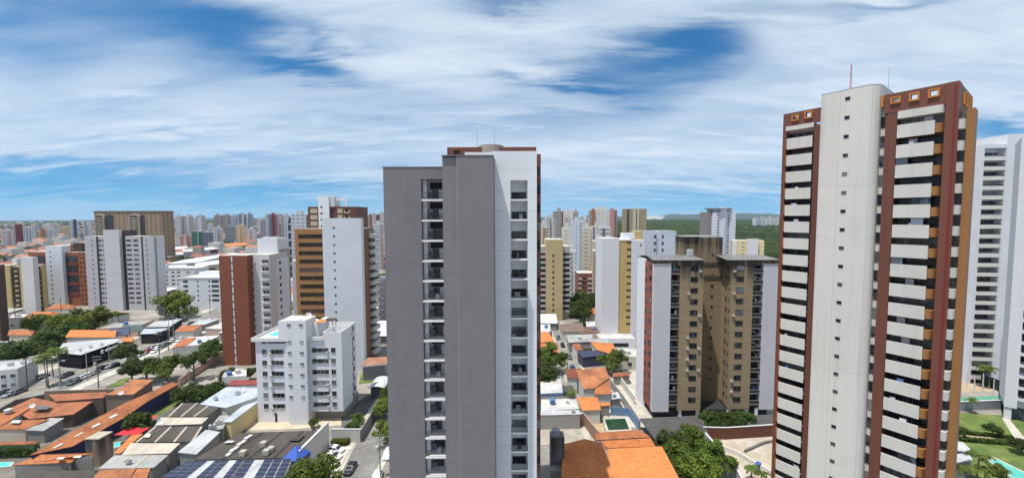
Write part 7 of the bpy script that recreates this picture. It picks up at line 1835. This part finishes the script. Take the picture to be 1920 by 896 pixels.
# cables between the avenue poles and along the side street
def cable(a, b_, ha, hb, label, grp):
    p, q = P(*a)+Vector((0, 0, ha)), P(*b_)+Vector((0, 0, hb)); m = MB(); pts = [p.lerp(q, t/10)-p-Vector((0, 0, 3.2*(t/10)*(1-t/10))) for t in range(11)]
    m.tube(pts, 0.035, RAIL, 4); o = m.build('power_cable', None, p); tag(o, label, 'cable', grp)
for dz in (10.4, 9.4):
    for a, b_ in (((185, 727), (299, 665)), ((299, 665), (316, 656)), ((316, 656), (394, 590)), ((91, 727), (185, 727)), ((52, 733), (91, 727))): cable(a, b_, dz, dz, 'thin black cable strung between the dark avenue poles', 'cables over the avenue')
cable((713, 896), (722, 745), 9, 6, 'black cable along the side street', 'cable on the side street'); cable((713, 896), (626, 905), 8.4, 7.2, 'black cable crossing from the transformer pole to the car park pole', 'cable to the car park')
b_ = empty('waste_bin', P(1422, 878)); tag(b_, 'blue barrel bin in the paved garden near the small palms', 'bin'); m = MB(); m.cyl((0, 0), 0.5, 0.55, 0, 1.3, plain('bin_blue', (0.02, 0.08, 0.38), 0.5), 12); m.build('body', b_); m = MB(); m.cyl((0, 0), 0.58, 0.4, 1.3, 1.45, plain('bin_blue', (0.02, 0.08, 0.38), 0.5), 12); m.build('lid', b_)
# ------------------------------------------------------------------ skyline towers
def ftower(label, pxl, pxr, top, Y, rgb, D=14, strips=(), du=3.4, dv=3.0, fu=0.5, fv=0.40, win=(0.07, 0.075, 0.09), cap=True, name='apartment_tower', stain=0.2):
    key = 'far_%02d%02d%02d_%d_%d' % (int(rgb[0]*99), int(rgb[1]*99), int(rgb[2]*99), int(du*10), int(fu*100))
    fm = facade(key, rgb, win, du, dv, fu, fv, stain)
    pc = PY((pxl+pxr)/2, 430, Y); ang = math.atan2(-pc.x, Y)*0.72; D = min(D, 13)
    t_ = Bld.__new__(Bld); t_.pos = Vector((pc.x, Y)); t_.rz = ang; t_.c, t_.s = math.cos(ang), math.sin(ang)
    e0, e1 = t_.lx(pxl, 430), t_.lx(pxr, 430); z = t_.lz((pxl+pxr)/2, top)
    o = empty(name, (pc.x+e0*t_.c, Y+e0*t_.s, 0), ang); tag(o, label, 'apartment tower')
    w_ = e1-e0
    m = MB(); m.box(0, w_, 0, D, 0, z, fm, ROOFTOP); m.build('wall', o)
    if cap:
        m = MB(); q = 0.25+0.2*rnd.random(); m.box(w_*q, w_*(q+0.35), 2, D-2, z, z+2.4+2*rnd.random(), plain('roof_box_%d' % int(rgb[0]*50), tuple(c*0.9 for c in rgb), 0.8), ROOFTOP); m.build('penthouse', o)
    for (u0, u1, c, dy) in strips:
        m = MB(); m.box(w_*u0, w_*u1, -dy, -0.003, 0, z-0.8 if dy < 2 else z+1.5, plain('strip_%02d%02d%02d' % tuple(int(q*99) for q in c), c, 0.75)); m.build('strip', o)
    return o
W1 = (0.58, 0.59, 0.62); W2 = (0.52, 0.50, 0.47); G1 = (0.30, 0.31, 0.34); G2 = (0.20, 0.22, 0.26); CR = (0.52, 0.46, 0.33); BE = (0.38, 0.30, 0.23); RD = (0.26, 0.075, 0.06); MA = (0.17, 0.035, 0.04); YL = (0.55, 0.48, 0.28); BL = (0.34, 0.40, 0.50)
ftower('maroon and white tower pair of the far left, white face with a maroon side', 23, 43, 422, 740, W2, 25, ((0.33, 0.95, MA, 3),))
ftower('white tower with dark vertical joints just right of the maroon far tower', 43, 61, 427, 742, W1, 22, ((0.35, 0.40, G2, 0.5), (0.72, 0.78, G2, 0.5)))
ftower('orange-sided pale tower in front of the cream pair in the far left', 77, 104, 430, 800, W1, 25, ((0.0, 0.28, (0.42, 0.17, 0.06), 2), (0.6, 0.64, G2, 0.5)))
ftower('cream tower, left and taller one of the far left pair', 104, 114, 422, 1000, CR, 25, ((0.7, 0.85, W1, 1),))
ftower('pale yellow tower, right and lower one of the far left pair', 114, 129, 427, 900, YL, 25, ((0.35, 0.5, CR, 1),))
ftower('white tower with a navy striped side next to the broad brown tower', 130, 145, 413, 960, W1, 25, ((0.55, 0.95, (0.05, 0.06, 0.14), 2),))
ftower('small cream block between the navy striped tower and the lavender-grey tower', 144, 156, 436, 860, CR, 20, ((0.55, 0.8, G2, 1),))
ftower('slim white tower right behind the broad brown tower', 329, 338, 405, 760, W1, 25, ((0.7, 1.0, (0.62, 0.5, 0.45), 2),))
ftower('dark grey slim tower in the skyline beside the slim white one', 338, 346, 409, 800, G1, 22)
ftower('off-white tower with rounded corners, second pale tower from the broad brown one', 346, 361, 405, 780, W2, 26, ((0.35, 0.65, W1, 2),))
ftower('pale grey tower standing alone above the dark glass office', 368, 384, 404, 980, W2, 26, ((0.3, 0.7, W1, 2),))
ftower('pinkish brown skyline tower, left of the brown pair', 402, 416, 404, 1050, BE, 26, ((0.55, 1.0, G1, 1),))
ftower('pinkish brown skyline tower, right of the brown pair', 417, 432, 403, 1052, BE, 26, ((0.45, 0.75, G1, 1),))
ftower('light blue tower between the brown pair and the blue-grey pair', 432, 445, 405, 1150, BL, 26, ((0.3, 0.4, W1, 1), (0.6, 0.7, W1, 1)))
ftower('blue-grey glassy tower, left of the blue pair', 445, 460, 401.5, 1000, G1, 26, ((0.1, 0.3, BL, 2), (0.65, 0.85, W1, 1)))
ftower('blue-grey glassy tower, right of the blue pair', 461, 474, 401.5, 1010, (0.26, 0.32, 0.40), 26, ((0.1, 0.35, W1, 1),))
ftower('low wide grey slab in front of the blue pair', 421, 442, 424, 830, G1, 22, (), 3, 3, 0.9, 0.5)
ftower('cream mid-rise block below the blue pair', 442, 460, 423, 760, YL, 20, ((0.3, 0.42, W2, 1),))
ftower('white mid-rise block right of the cream one below the blue pair', 461, 479, 430, 720, W1, 20, ((0.45, 0.5, G2, 0.5),))
ftower('small white tower with a grey rear beside the dark glass office', 401, 415, 428, 640, W1, 22, ((0.5, 0.62, G2, 1),))
ftower('grey tower left of the white and dark red striped tower', 488, 498, 414, 900, G1, 25)
ftower('white tower banded in grey with one dark red stripe', 499, 529, 401, 620, W1, 22, ((0.40, 0.52, MA, 2), (0.20, 0.38, (0.16, 0.17, 0.24), 0.6), (0.54, 0.72, (0.30, 0.16, 0.18), 0.6)), 8, 3, 0.8, 0.45)
ftower('dark red lower block in front of the red striped white tower', 519, 529, 424, 560, (0.18, 0.09, 0.10), 16, (), 4, 3, 0.7, 0.4, W1)
ftower('narrow white tower beside the dark slot left of the ochre tower', 528, 541, 404, 480, W1, 18, ((0.0, 0.12, (0.45, 0.35, 0.30), 1),))
ftower('very dark narrow tower with white bands left of the ochre tower', 540, 546, 414, 440, (0.05, 0.05, 0.08), 16, (), 3, 9, 0.95, 0.25, W1)
ftower('white tower with rows of square windows right behind the ochre tower', 546, 578, 402, 300, W1, 14, ((0.92, 1.0, (0.10, 0.05, 0.06), 0.4),), 3.2, 3.0, 0.55, 0.4, (0.25, 0.27, 0.31))
ftower('blank pale blue-white block below the square-windowed tower', 545, 560, 489, 205, W1, 14, (), 9, 3, 0.1, 0.2, cap=False)
ftower('dark green and slate glass office block with a white edge', 359, 379, 434, 640, (0.04, 0.19, 0.13), 30, ((0.55, 0.62, W1, 0.5),), 4, 3.2, 0.6, 0.55, (0.02, 0.07, 0.06), False, 'office_block')
ftower('slate blue gridded glass office block beside the green one', 379, 401, 435, 636, (0.20, 0.22, 0.28), 30, ((0.94, 1.0, W1, 1),), 4, 3.2, 0.75, 0.6, (0.05, 0.06, 0.10), False, 'office_block')
ftower('pink brick apartment block left of the green glass office', 336, 358, 442, 690, (0.40, 0.21, 0.18), 22, ((0.40, 0.58, (0.55, 0.38, 0.33), 2),), 5, 3, 0.4, 0.4)
# strip between the ochre tower and the centre tower
ftower('white balconied tower seen in the gap left of the grey cladding', 700, 717, 420, 420, W1, 14, ((0.8, 1.0, (0.40, 0.24, 0.20), 1),), 9, 3, 0.8, 0.45, (0.2, 0.22, 0.27))
for i, (a, b2, t_, c, Y) in enumerate(((679, 686, 403, W1, 1300), (686, 693, 406, BE, 1250), (692, 699, 402, RD, 1400), (698, 705, 400, W2, 1350), (705, 712, 403, MA, 1200), (711, 720, 399, W2, 1320))):
    ftower(['pale', 'beige', 'red-brown', 'off-white', 'maroon', 'light grey'][i]+' far tower in the tight cluster left of the grey cladding', a, b2, t_, Y, c, 30)
ftower('lilac panelled block low in the gap left of the grey cladding', 706, 726, 524, 205, (0.34, 0.31, 0.34), 14, (), 4, 3, 0.35, 0.3, W1, False)
# right of the centre tower
ftower('cream tower peeping out beside the red-brown flank of the centre tower', 1008, 1028, 426, 330, CR, 16, ((0.55, 0.75, (0.25, 0.2, 0.16), 0.6),))
ftower('grey tower with a stepped top behind the straw-yellow tower', 1024, 1041, 409, 420, W2, 18, ((0.1, 0.4, (0.42, 0.40, 0.38), 2),))
ftower('grey-brown tower, left part of the tall pair behind the straw-yellow tower', 1037, 1056, 396, 470, (0.32, 0.29, 0.27), 20, ((0.85, 1.0, (0.16, 0.07, 0.06), 1),))
ftower('blank cream tower, right part of the tall pair behind the straw-yellow tower', 1056, 1075, 395.5, 468, (0.60, 0.57, 0.50), 20, (), 5, 3, 0.1, 0.2)
ftower('grey flank tower right of the blank cream tower', 1075, 1084, 397, 475, (0.40, 0.36, 0.35), 20)
ftower('cream tower with a column of white window frames beside the straw-yellow tower', 1054, 1071, 427, 310, (0.60, 0.57, 0.49), 14, (), 6.5, 3.1, 0.5, 0.4, (0.40, 0.36, 0.30))
ftower('pale blue blank tower between two cream window towers', 1070, 1091, 415, 300, (0.50, 0.55, 0.62), 12, ((0.80, 1.0, (0.32, 0.35, 0.41), 0.3),), 9, 3, 0.1, 0.25)
ftower('cream tower with square windows right of the pale blue blank tower', 1090, 1110, 427, 320, (0.62, 0.58, 0.48), 14, ((0.82, 1.0, (0.50, 0.43, 0.36), 1),), 8.0, 3.2, 0.45, 0.4, (0.35, 0.3, 0.25))
ftower('pale grey tower with dark joints behind the brick balcony block', 1109, 1125, 424, 350, (0.52, 0.51, 0.50), 14, ((0.2, 0.35, (0.14, 0.13, 0.13), 0.4),), 4, 3, 0.3, 0.4)
ftower('grey tower with a ladder of dark balconies left of the white and sand-yellow tower', 1123, 1145, 426, 300, (0.50, 0.50, 0.52), 14, ((0.3, 0.5, (0.12, 0.12, 0.14), 0.5),), 9, 3, 0.8, 0.35)
ftower('wide tower with a white tiled middle and red-brown sides', 1104, 1157, 393.5, 480, (0.60, 0.58, 0.54), 24, ((0.0, 0.10, (0.30, 0.28, 0.27), 1), (0.10, 0.20, (0.34, 0.12, 0.08), 2.5), (0.74, 0.90, (0.42, 0.24, 0.22), 2.5), (0.90, 1.0, (0.30, 0.16, 0.15), 1)), 5, 3, 0.12, 0.35)
ftower('olive-tan tower with bay windows alone before the forest', 1167, 1212, 391.5, 560, (0.31, 0.25, 0.155), 22, ((0.44, 0.56, (0.52, 0.46, 0.34), 2), (0.18, 0.28, (0.06, 0.055, 0.05), 0.5), (0.60, 0.70, (0.50, 0.44, 0.33), 1.2)), 4, 3.0, 0.25, 0.35, (0.45, 0.42, 0.34), False)
b = Bld('apartment_block', 'dark red brick block with open balconies and one gold corner pier', 'apartment block', (PY(1083, 540, 250).x, 250))
X, Z = b.lx, b.lz; zt = Z(1100, 512); x1, x2 = X(1114, 540), X(1121, 540)
b.box('brick_wall', 0, x1, 0, 12, 0, zt, wall('brick_dark', (0.20, 0.085, 0.06), 0.15), ROOFTOP); b.box('gold_pier', x1, x2, -1, 12, 0, zt+2.5, wall('gold_render', (0.52, 0.30, 0.05), 0.1), ROOFTOP)
for k in range(8):
    z = zt-3-k*3
    if z < 2: break
    m = MB(); m.box(x1*0.62, x1-0.1, -0.9, -0.003, z-1.2, z-0.2, W_ := wall('balcony_cream', (0.50, 0.49, 0.46), 0.15)); m.build('balcony', b.o)
    m = MB(); m.box(x1*0.05, x1*0.25, -0.6, -0.003, z-1.2, z-0.2, W_); m.build('balcony', b.o); g = MB(); g.box(x1*0.3, x1*0.5, -0.05, -0.003, z-0.9, z+0.5, BLACKIN); g.build('window', b.o)
b.done()
# round white tower with a flat disc roof
b = Bld('round_tower', 'white-blue tower with a flat overhanging disc roof rising before the forest', 'apartment tower', (PY(1338, 430, 360).x, 360))
X, Z = b.lx, b.lz; WB2 = wall('white_blue_tile', (0.60, 0.62, 0.68), 0.06, panel=(2, 3, 0.05), pcol=0.93)
x1 = X(1379, 430); zt = Z(1358, 398.5); cx = X(1357, 430); r_ = X(1364, 430)-cx
b.box('wall', 0, x1, 0, 20, 0, zt, WB2, ROOFTOP); b.box('grey_flank', X(1331, 430), -0.003, 4, 20, 0, zt+0.5, wall('grey_brown_flank', (0.22, 0.20, 0.19), 0.1))
m = MB(); m.cyl((cx, 2), r_, r_, 0, Z(1357, 388.5), WB2, 24); m.build('round_bay', b.o)
zd = Z(1357, 390); m = MB(); m.cyl((cx-1, 9), X(1379, 430)-cx+0.5, X(1379, 430)-cx+1.5, zd-0.9, zd, plain('disc_grey', (0.42, 0.44, 0.47), 0.6), 32, True, True); m.build('disc_roof', b.o)
m = MB(); m.box(2, x1-2, 3, 17, zt, zd-0.9, plain('core_grey', (0.45, 0.46, 0.49), 0.7)); m.build('roof_core', b.o)
m = MB(); m.box(X(1366, 420), x1, 1, 5, zt+0.9, zt+1.8, WHITEW); m.build('roof_beam', b.o)
for k in range(24):
    z = zt-2.5-k*2.05*1.3
    if z < 5: break
    for px in (1346.5, 1365.5): b.win('F', X(px, 430), z, 1.6, 1.1, DFRAME, GLASSB, 0, 1, False)
    m = MB(); m.cyl((cx, 2), r_+0.12, r_+0.12, z-1.5, z-1.3, plain('bay_joint', (0.40, 0.42, 0.48), 0.6), 24); m.build('bay_joint', b.o)
b.done()
o = ftower('pale yellow mid-rise with a white stair core before the forest', 1374, 1434, 451, 320, (0.60, 0.52, 0.30), 16, ((0.45, 0.80, (0.56, 0.54, 0.57), 2.5), (0.0, 0.14, (0.58, 0.58, 0.60), 0.5)), 5.2, 3.0, 0.42, 0.35, (0.20, 0.18, 0.14), False, 'apartment_block')
for i, (a, b2, t_, c) in enumerate(((1411, 1418, 408, W1), (1419, 1424, 408, BL), (1425, 1432, 406, (0.5, 0.48, 0.42)), (1433, 1438, 409, W1), (1439, 1447, 406, (0.55, 0.52, 0.47)), (1448, 1452, 409, W1), (1453, 1460, 406, (0.52, 0.5, 0.46)))):
    ftower(['first', 'second', 'third', 'fourth', 'fifth', 'sixth', 'seventh'][i]+' from the left in the row of far white towers beyond the forest', a, b2, t_, 1800, c, 40, (), 7, 6, 0.5, 0.5, (0.2, 0.22, 0.26), False)
ftower('cream slab tower low in the gap between the dark tree clump and the skyline', 1112, 1128, 452, 270, CR, 12, (), 4, 3, 0.4, 0.4)
ftower('white tower with a brown flank in the far left before the roof carpet', 4, 20, 432, 700, W1, 12, ((0.7, 1.0, BE, 1),))
ftower('beige tower with a grey joint between the orange-sided and maroon far towers', 63, 75, 434, 820, CR, 12, ((0.4, 0.5, G1, 0.6),))
ftower('tall white tower just left of the broad brown tower', 157, 170, 420, 900, W1, 12, ((0.3, 0.42, G2, 0.6),))
ftower('tall off-white tower with grey balcony joints between the straw-yellow and pale blue towers', 1058, 1069, 408, 360, W2, 12, ((0.3, 0.45, G1, 0.6),))
ftower('white slim tower right behind the cream square-windowed tower', 1092, 1104, 409, 400, W1, 12, ((0.6, 0.75, G2, 0.6),))
ftower('beige mid-rise low between the brick balcony block and the pale grey tower', 1112, 1130, 470, 240, CR, 10, ((0.0, 0.2, BE, 0.6),))
ftower('white mid-rise half hidden behind the straw-yellow tower', 1066, 1080, 470, 260, W1, 10, ((0.4, 0.5, G1, 0.5),))
# more of the far skyline
r2 = random.Random(21)
def filler(px0, px1, n, tmin, tmax, Y0, Y1, lab, grp):
    for i in range(n):
        a = px0+(px1-px0)*(i+0.1+0.5*r2.random())/n; wd = r2.uniform(5, 10); Y = r2.uniform(Y0, Y1)
        o = ftower(lab, a, a+wd, r2.uniform(tmin, tmax), Y, r2.choice([W1, W2, W1, CR, BE, G1, W2]), 30, ((0.4, 0.55, r2.choice([G1, W1, BE]), 1),)); o['group'] = grp
filler(330, 560, 20, 406, 424, 1300, 2200, 'pale distant tower in the thick of the skyline between the brown and the ochre tower', 'distant skyline towers')
filler(60, 180, 8, 414, 440, 1100, 1900, 'small distant tower among the far roofs at the left', 'distant towers at the far left')
filler(1010, 1110, 5, 402, 412, 900, 1300, 'distant tower glimpsed between the towers right of the grey cladding', 'distant towers right of the centre')

# ------------------------------------------------------------------ low houses further out: single ones first, then the carpet
RM = [tile('far_tile_a', (0.46, 0.17, 0.075), 0.3), tile('far_tile_b', (0.36, 0.135, 0.08), 0.4), sheet('far_grey_roof', (0.36, 0.35, 0.33), 2, 0.9, 0.4), sheet('far_white_roof', (0.66, 0.65, 0.63), 2, 0.9, 0.3), ROOFTOP]
WM_ = [WOFF, WBEI, WOFF, WGRY, WPNK]
hp = []
for k in range(5):
    m = MB(); w_, d, h = 1, 1, 1
    m.box(-0.5, 0.5, -0.5, 0.5, 0, 0.62, WM_[k]); wm = m.mesh('wall'); r_ = MB(); R_ = RM[k]
    if k < 2:
        r_.slab([(-0.55, -0.55, 0.62), (0.55, -0.55, 0.62), (0.55, 0, 1.0), (-0.55, 0, 1.0)], 0.03, R_); r_.slab([(-0.55, 0, 1.0), (0.55, 0, 1.0), (0.55, 0.55, 0.62), (-0.55, 0.55, 0.62)], 0.03, R_)
    elif k < 4: r_.slab([(-0.53, -0.53, 0.66), (0.53, -0.53, 0.66), (0.53, 0.53, 0.85), (-0.53, 0.53, 0.85)], 0.04, R_)
    else: r_.box(-0.52, 0.52, -0.52, 0.52, 0.622, 0.72, WOFF, R_)
    hp.append((wm, r_.mesh('roof')))
occupied = []
def free(x, y, r_):
    if abs(x-AV(y)) < 18 and y < 900: return False
    for (a0, a1, b0, b1) in BLOCKS:
        if a0-r_ < x < a1+r_ and b0-r_ < y < b1+r_: return False
    for (u, v, s_) in occupied:
        if (x-u)**2+(y-v)**2 < (r_+s_)**2*0.8: return False
    return True
BLOCKS = []
bpy.context.view_layer.update()
for o in list(C.objects):
    if o.parent is None and o.type == 'EMPTY' and o.get('category') and len(o.children) > 0 and o.get('category') not in ('tree', 'car', 'palm tree', 'utility pole', 'street lamp'):
        xs, ys = [], []
        for ch in o.children:
            if ch.type == 'MESH':
                for c in ch.bound_box:
                    p = ch.matrix_world @ Vector(c); xs.append(p.x); ys.append(p.y)
        if xs: BLOCKS.append((min(xs), max(xs), min(ys), max(ys)))
r3 = random.Random(5)
KIND = ['far low house with an orange tiled roof and pale walls', 'far low house with a brown-red tiled roof', 'far low shed with a grey sheet roof', 'far low hall with a white sheet roof', 'far flat-roofed low house with a pale terrace']
nh = 0
for it in range(4000):
    if nh >= 230: break
    Y = 170+r3.random()**1.3*560; px = r3.uniform(-40, 1330); p = PY(px, 500, Y)
    if 735 < px < 1000 or (px > 1150 and Y > 420): continue
    s_ = r3.uniform(8, 15)*(1+Y/900)
    if not free(p.x, Y, s_*0.65): continue
    k = r3.choice((0, 0, 1, 2, 3, 4)); h = r3.uniform(4.5, 7.5)
    o = empty('low_house', (p.x, Y, 0), r3.uniform(-0.2, 0.05)); tag(o, KIND[k]+' between the towers', 'house', 'far low houses, '+KIND[k].split('with ')[-1])
    sc = (s_, s_*r3.uniform(0.7, 1.3), h)
    for me, nm in zip(hp[k], ('wall', 'roof')):
        c = link(nm, me, o); c.scale = sc
    occupied.append((p.x, Y, s_*0.7)); nh += 1
# carpet of roofs out to the horizon
def carpet():
    r_ = np.random.RandomState(3); N = 6500
    mats = [plain('carpet_white', (0.50, 0.49, 0.47), 0.9), plain('carpet_orange', (0.36, 0.145, 0.08), 0.9), plain('carpet_red', (0.27, 0.10, 0.075), 0.9), plain('carpet_grey', (0.30, 0.29, 0.28), 0.9), plain('carpet_beige', (0.42, 0.36, 0.28), 0.9)]
    V, Fc, MI = [], [], []; k = 0
    for i in range(N):
        Y = 500+5000*r_.rand()**1.7; px = r_.uniform(-60, 1180); x = (px-960)/730*Y
        if px > 720 and Y > 900: continue
        if not all(not (a0-8 < x < a1+8 and b0-8 < Y < b1+8) for (a0, a1, b0, b1) in BLOCKS): continue
        if abs(x-AV(Y)) < 16: continue
        s_ = r_.uniform(7, 16)*(1+Y/2500); d = s_*r_.uniform(0.6, 1.2); h = r_.uniform(4, 9)*(1 if r_.rand() > 0.1 else 2.4); rf = r_.choice(5, p=[0.18, 0.36, 0.18, 0.14, 0.14])
        x0, x1, y0, y1 = x-s_/2, x+s_/2, Y-d/2, Y+d/2; rr = h+2.2 if rf in (1, 2) else h
        V += [(x0, y0, 0), (x1, y0, 0), (x1, y1, 0), (x0, y1, 0), (x0, y0, h), (x1, y0, h), (x1, y1, h), (x0, y1, h), (x0, Y, rr), (x1, Y, rr)]
        wm = int(r_.choice([0, 4, 0, 3]))
        Fc += [(k, k+1, k+5, k+4), (k+1, k+2, k+6, k+9, k+5), (k+2, k+3, k+7, k+6), (k+3, k, k+4, k+8, k+7), (k+4, k+5, k+9, k+8), (k+8, k+9, k+6, k+7)]
        MI += [wm, wm, wm, wm, int(rf), int(rf)]; k += 10
    me = bpy.data.meshes.new('distant_roofs'); me.from_pydata(V, [], Fc)
    for m in mats: me.materials.append(m)
    me.polygons.foreach_set('material_index', MI); me.update()
    o = link('distant_roofs', me); tag(o, 'carpet of small far houses running out to the horizon', 'houses', None, 'stuff')
carpet()
# far tree masses: city greenery and the mangrove forest at right
def lumps(name, label, pts, mat, seed):
    """many leafy tree tops in one mesh: jittered low domes"""
    r_ = np.random.RandomState(seed)
    import bmesh
    bm = bmesh.new(); bmesh.ops.create_icosphere(bm, subdivisions=2, radius=1.0); bm.verts.ensure_lookup_table()
    bv = np.array([v.co[:] for v in bm.verts]); bf = np.array([[v.index for v in f.verts] for f in bm.faces]); bm.free()
    nv, nf = len(bv), len(bf); n = len(pts); pts = np.array(pts)
    jit = 1+r_.uniform(-0.28, 0.28, (n, nv, 1)); a = r_.uniform(0, 6.28, n); ca, sa = np.cos(a), np.sin(a)
    b_ = np.repeat(bv[None], n, 0)*jit; bx = b_[..., 0]*ca[:, None]-b_[..., 1]*sa[:, None]; by = b_[..., 0]*sa[:, None]+b_[..., 1]*ca[:, None]
    v = np.stack([bx*pts[:, 3:4]+pts[:, 0:1], by*pts[:, 3:4]+pts[:, 1:2], b_[..., 2]*pts[:, 3:4]*0.75+pts[:, 2:3]], axis=2).reshape(-1, 3)
    f = (bf[None]+(np.arange(n)*nv)[:, None, None]).reshape(-1)
    me = bpy.data.meshes.new(name); me.vertices.add(len(v)); me.vertices.foreach_set('co', v.ravel()); me.loops.add(len(f)); me.loops.foreach_set('vertex_index', f); me.polygons.add(len(f)//3); me.polygons.foreach_set('loop_start', np.arange(len(f)//3)*3); me.materials.append(mat); me.update()
    o = link(name, me); tag(o, label, 'forest', None, 'stuff'); return o
def fmat(name, a, b_, sc):
    m, t, bb = newmat(name); g = t.new('ShaderNodeNewGeometry'); n = t.noise(g.outputs['Position'], sc, 6, 0.65); n2 = t.noise(g.outputs['Position'], sc*9, 3, 0.6)
    wn = t.new('ShaderNodeTexWhiteNoise'); wn.noise_dimensions = '1D'; t.link(g.outputs['Random Per Island'], wn.inputs['W'])
    col = t.mix(t.m('ADD', t.m('MULTIPLY', t.ramp(n, 0.35, 0.65), 0.45), t.m('MULTIPLY', t.m('ADD', wn.outputs['Value'], n2), 0.28)), a, b_)
    t.link(col, bb.inputs['Base Color']); bb.inputs['Roughness'].default_value = 0.9; bb.inputs['Specular IOR Level'].default_value = 0.1; return m
FM = fmat('forest_green', (0.009, 0.022, 0.007), (0.045, 0.070, 0.018), 0.004)
r_ = np.random.RandomState(12); pts = []
while len(pts) < 11000:
    Y = 430+4200*r_.rand()**1.6; px = r_.uniform(1095, 1500); x = (px-960)/730*Y
    if Y < 700 and px > 1330 and Y < 420: continue
    if Y > 1050 and 1395 < px < 1475 and 900 < Y < 1600 and r_.rand() < 0.5: continue
    s_ = r_.uniform(3.5, 7)*(1+Y/1800); pts.append((x, Y, s_*0.5+r_.uniform(0, 4), s_))
lumps('mangrove_forest', 'dense green mangrove forest stretching to the hills', pts, FM, 1)
pts = []
while len(pts) < 2200:
    Y = 300+5200*r_.rand()**1.7; px = r_.uniform(-40, 1080); x = (px-960)/730*Y
    if any(a0-6 < x < a1+6 and b0-6 < Y < b1+6 for (a0, a1, b0, b1) in BLOCKS) or (abs(x-AV(Y)) < 14): continue
    if px > 720 and Y > 1500 and r_.rand() < 0.3: continue
    s_ = r_.uniform(2.5, 5.5)*(1+Y/1500); pts.append((x, Y, s_*0.6, s_))
lumps('city_greenery', 'far scattered tree tops among the distant roofs', pts, FM, 2)
# forest floor, hills, sand, sea
m = MB(); fl_ = fmat('forest_floor', (0.02, 0.04, 0.012), (0.05, 0.075, 0.022), 0.003)
m.poly([(120, 430, 0.05), (520, 430, 0.05), (3800, 5200, 0.05), (900, 5200, 0.05)], fl_); struct('forest_ground', m)
def ridge(name, pts, Y, depth, mat):
    m = MB(); w_ = [PY(px, py, Y) for px, py in pts]
    for a, b_ in zip(w_, w_[1:]):
        m.poly([(a.x*0.93, Y-depth, 0.1), (b_.x*0.93, Y-depth, 0.1), tuple(b_), tuple(a)], mat)
        m.poly([tuple(a), tuple(b_), (b_.x, Y+depth, 0.1), (a.x, Y+depth, 0.1)], mat)
    struct(name, m)
HM = fmat('hill_green', (0.018, 0.038, 0.022), (0.050, 0.075, 0.040), 0.0012)
ridge('hills', [(1095, 406.5), (1160, 405.8), (1215, 405), (1245, 404), (1252, 402.3), (1265, 400.7), (1280, 402.3), (1300, 402), (1318, 401), (1340, 402.2), (1372, 399.6), (1385, 400.2), (1400, 399.3), (1418, 400.8), (1440, 400.5), (1462, 402), (1500, 402.5), (1560, 404)], 8200, 900, HM)
ridge('hills', [(-80, 414), (200, 412.5), (330, 410.5), (385, 409.2), (405, 408.6), (440, 409.5), (475, 409.2), (500, 410.5), (700, 408.5), (1000, 407), (1100, 406.8)], 8600, 700, HM)
ridge('dune_hill', [(1205, 406), (1214, 404.9), (1222, 404.2), (1231, 404.9), (1238, 404.4), (1247, 406)], 7100, 300, plain('dune_sand', (0.34, 0.32, 0.29), 0.9, var=0.4))
m = MB(); m.poly([(-14900, 9600, 0.5), (-3600, 9600, 0.5), (-3000, 14900, 0.5), (-14900, 14900, 0.5)], watermat('sea_blue', (0.03, 0.12, 0.22), 0.25)); struct('sea_water', m)
# clearing with pale roofs in the forest
pts = [(r_.uniform(1385, 1470), r_.uniform(421, 430)) for i in range(34)]
for i, (px, py) in enumerate(pts):
    p = P(px, py, 9); o = empty('low_house', (p.x, p.y, 0)); tag(o, 'tiny pale-roofed house in the clearing beyond the forest edge', 'house', 'pale houses in the forest clearing')
    for me, nm in zip(hp[(3, 4, 0)[i % 3]], ('wall', 'roof')):
        c = link(nm, me, o); c.scale = (r_.uniform(18, 40), 16, 14)
# ------------------------------------------------------------------ air
HAZE = 0.00004
hb = MB(); hm = bpy.data.materials.new('haze'); hm.use_nodes = True; hn = hm.node_tree.nodes; hn.remove(hn['Principled BSDF'])
pv = hn.new('ShaderNodeVolumePrincipled'); pv.inputs['Color'].default_value = (0.62, 0.80, 1.0, 1); pv.inputs['Density'].default_value = HAZE; pv.inputs['Anisotropy'].default_value = 0.0
hm.node_tree.links.new(pv.outputs[0], hn['Material Output'].inputs['Volume'])
hb.box(-15500, 15500, -15500, 15500, -1.0, 190, hm); ho = hb.build('haze'); tag(ho, 'thin blue air over the city', 'haze', None, 'stuff')
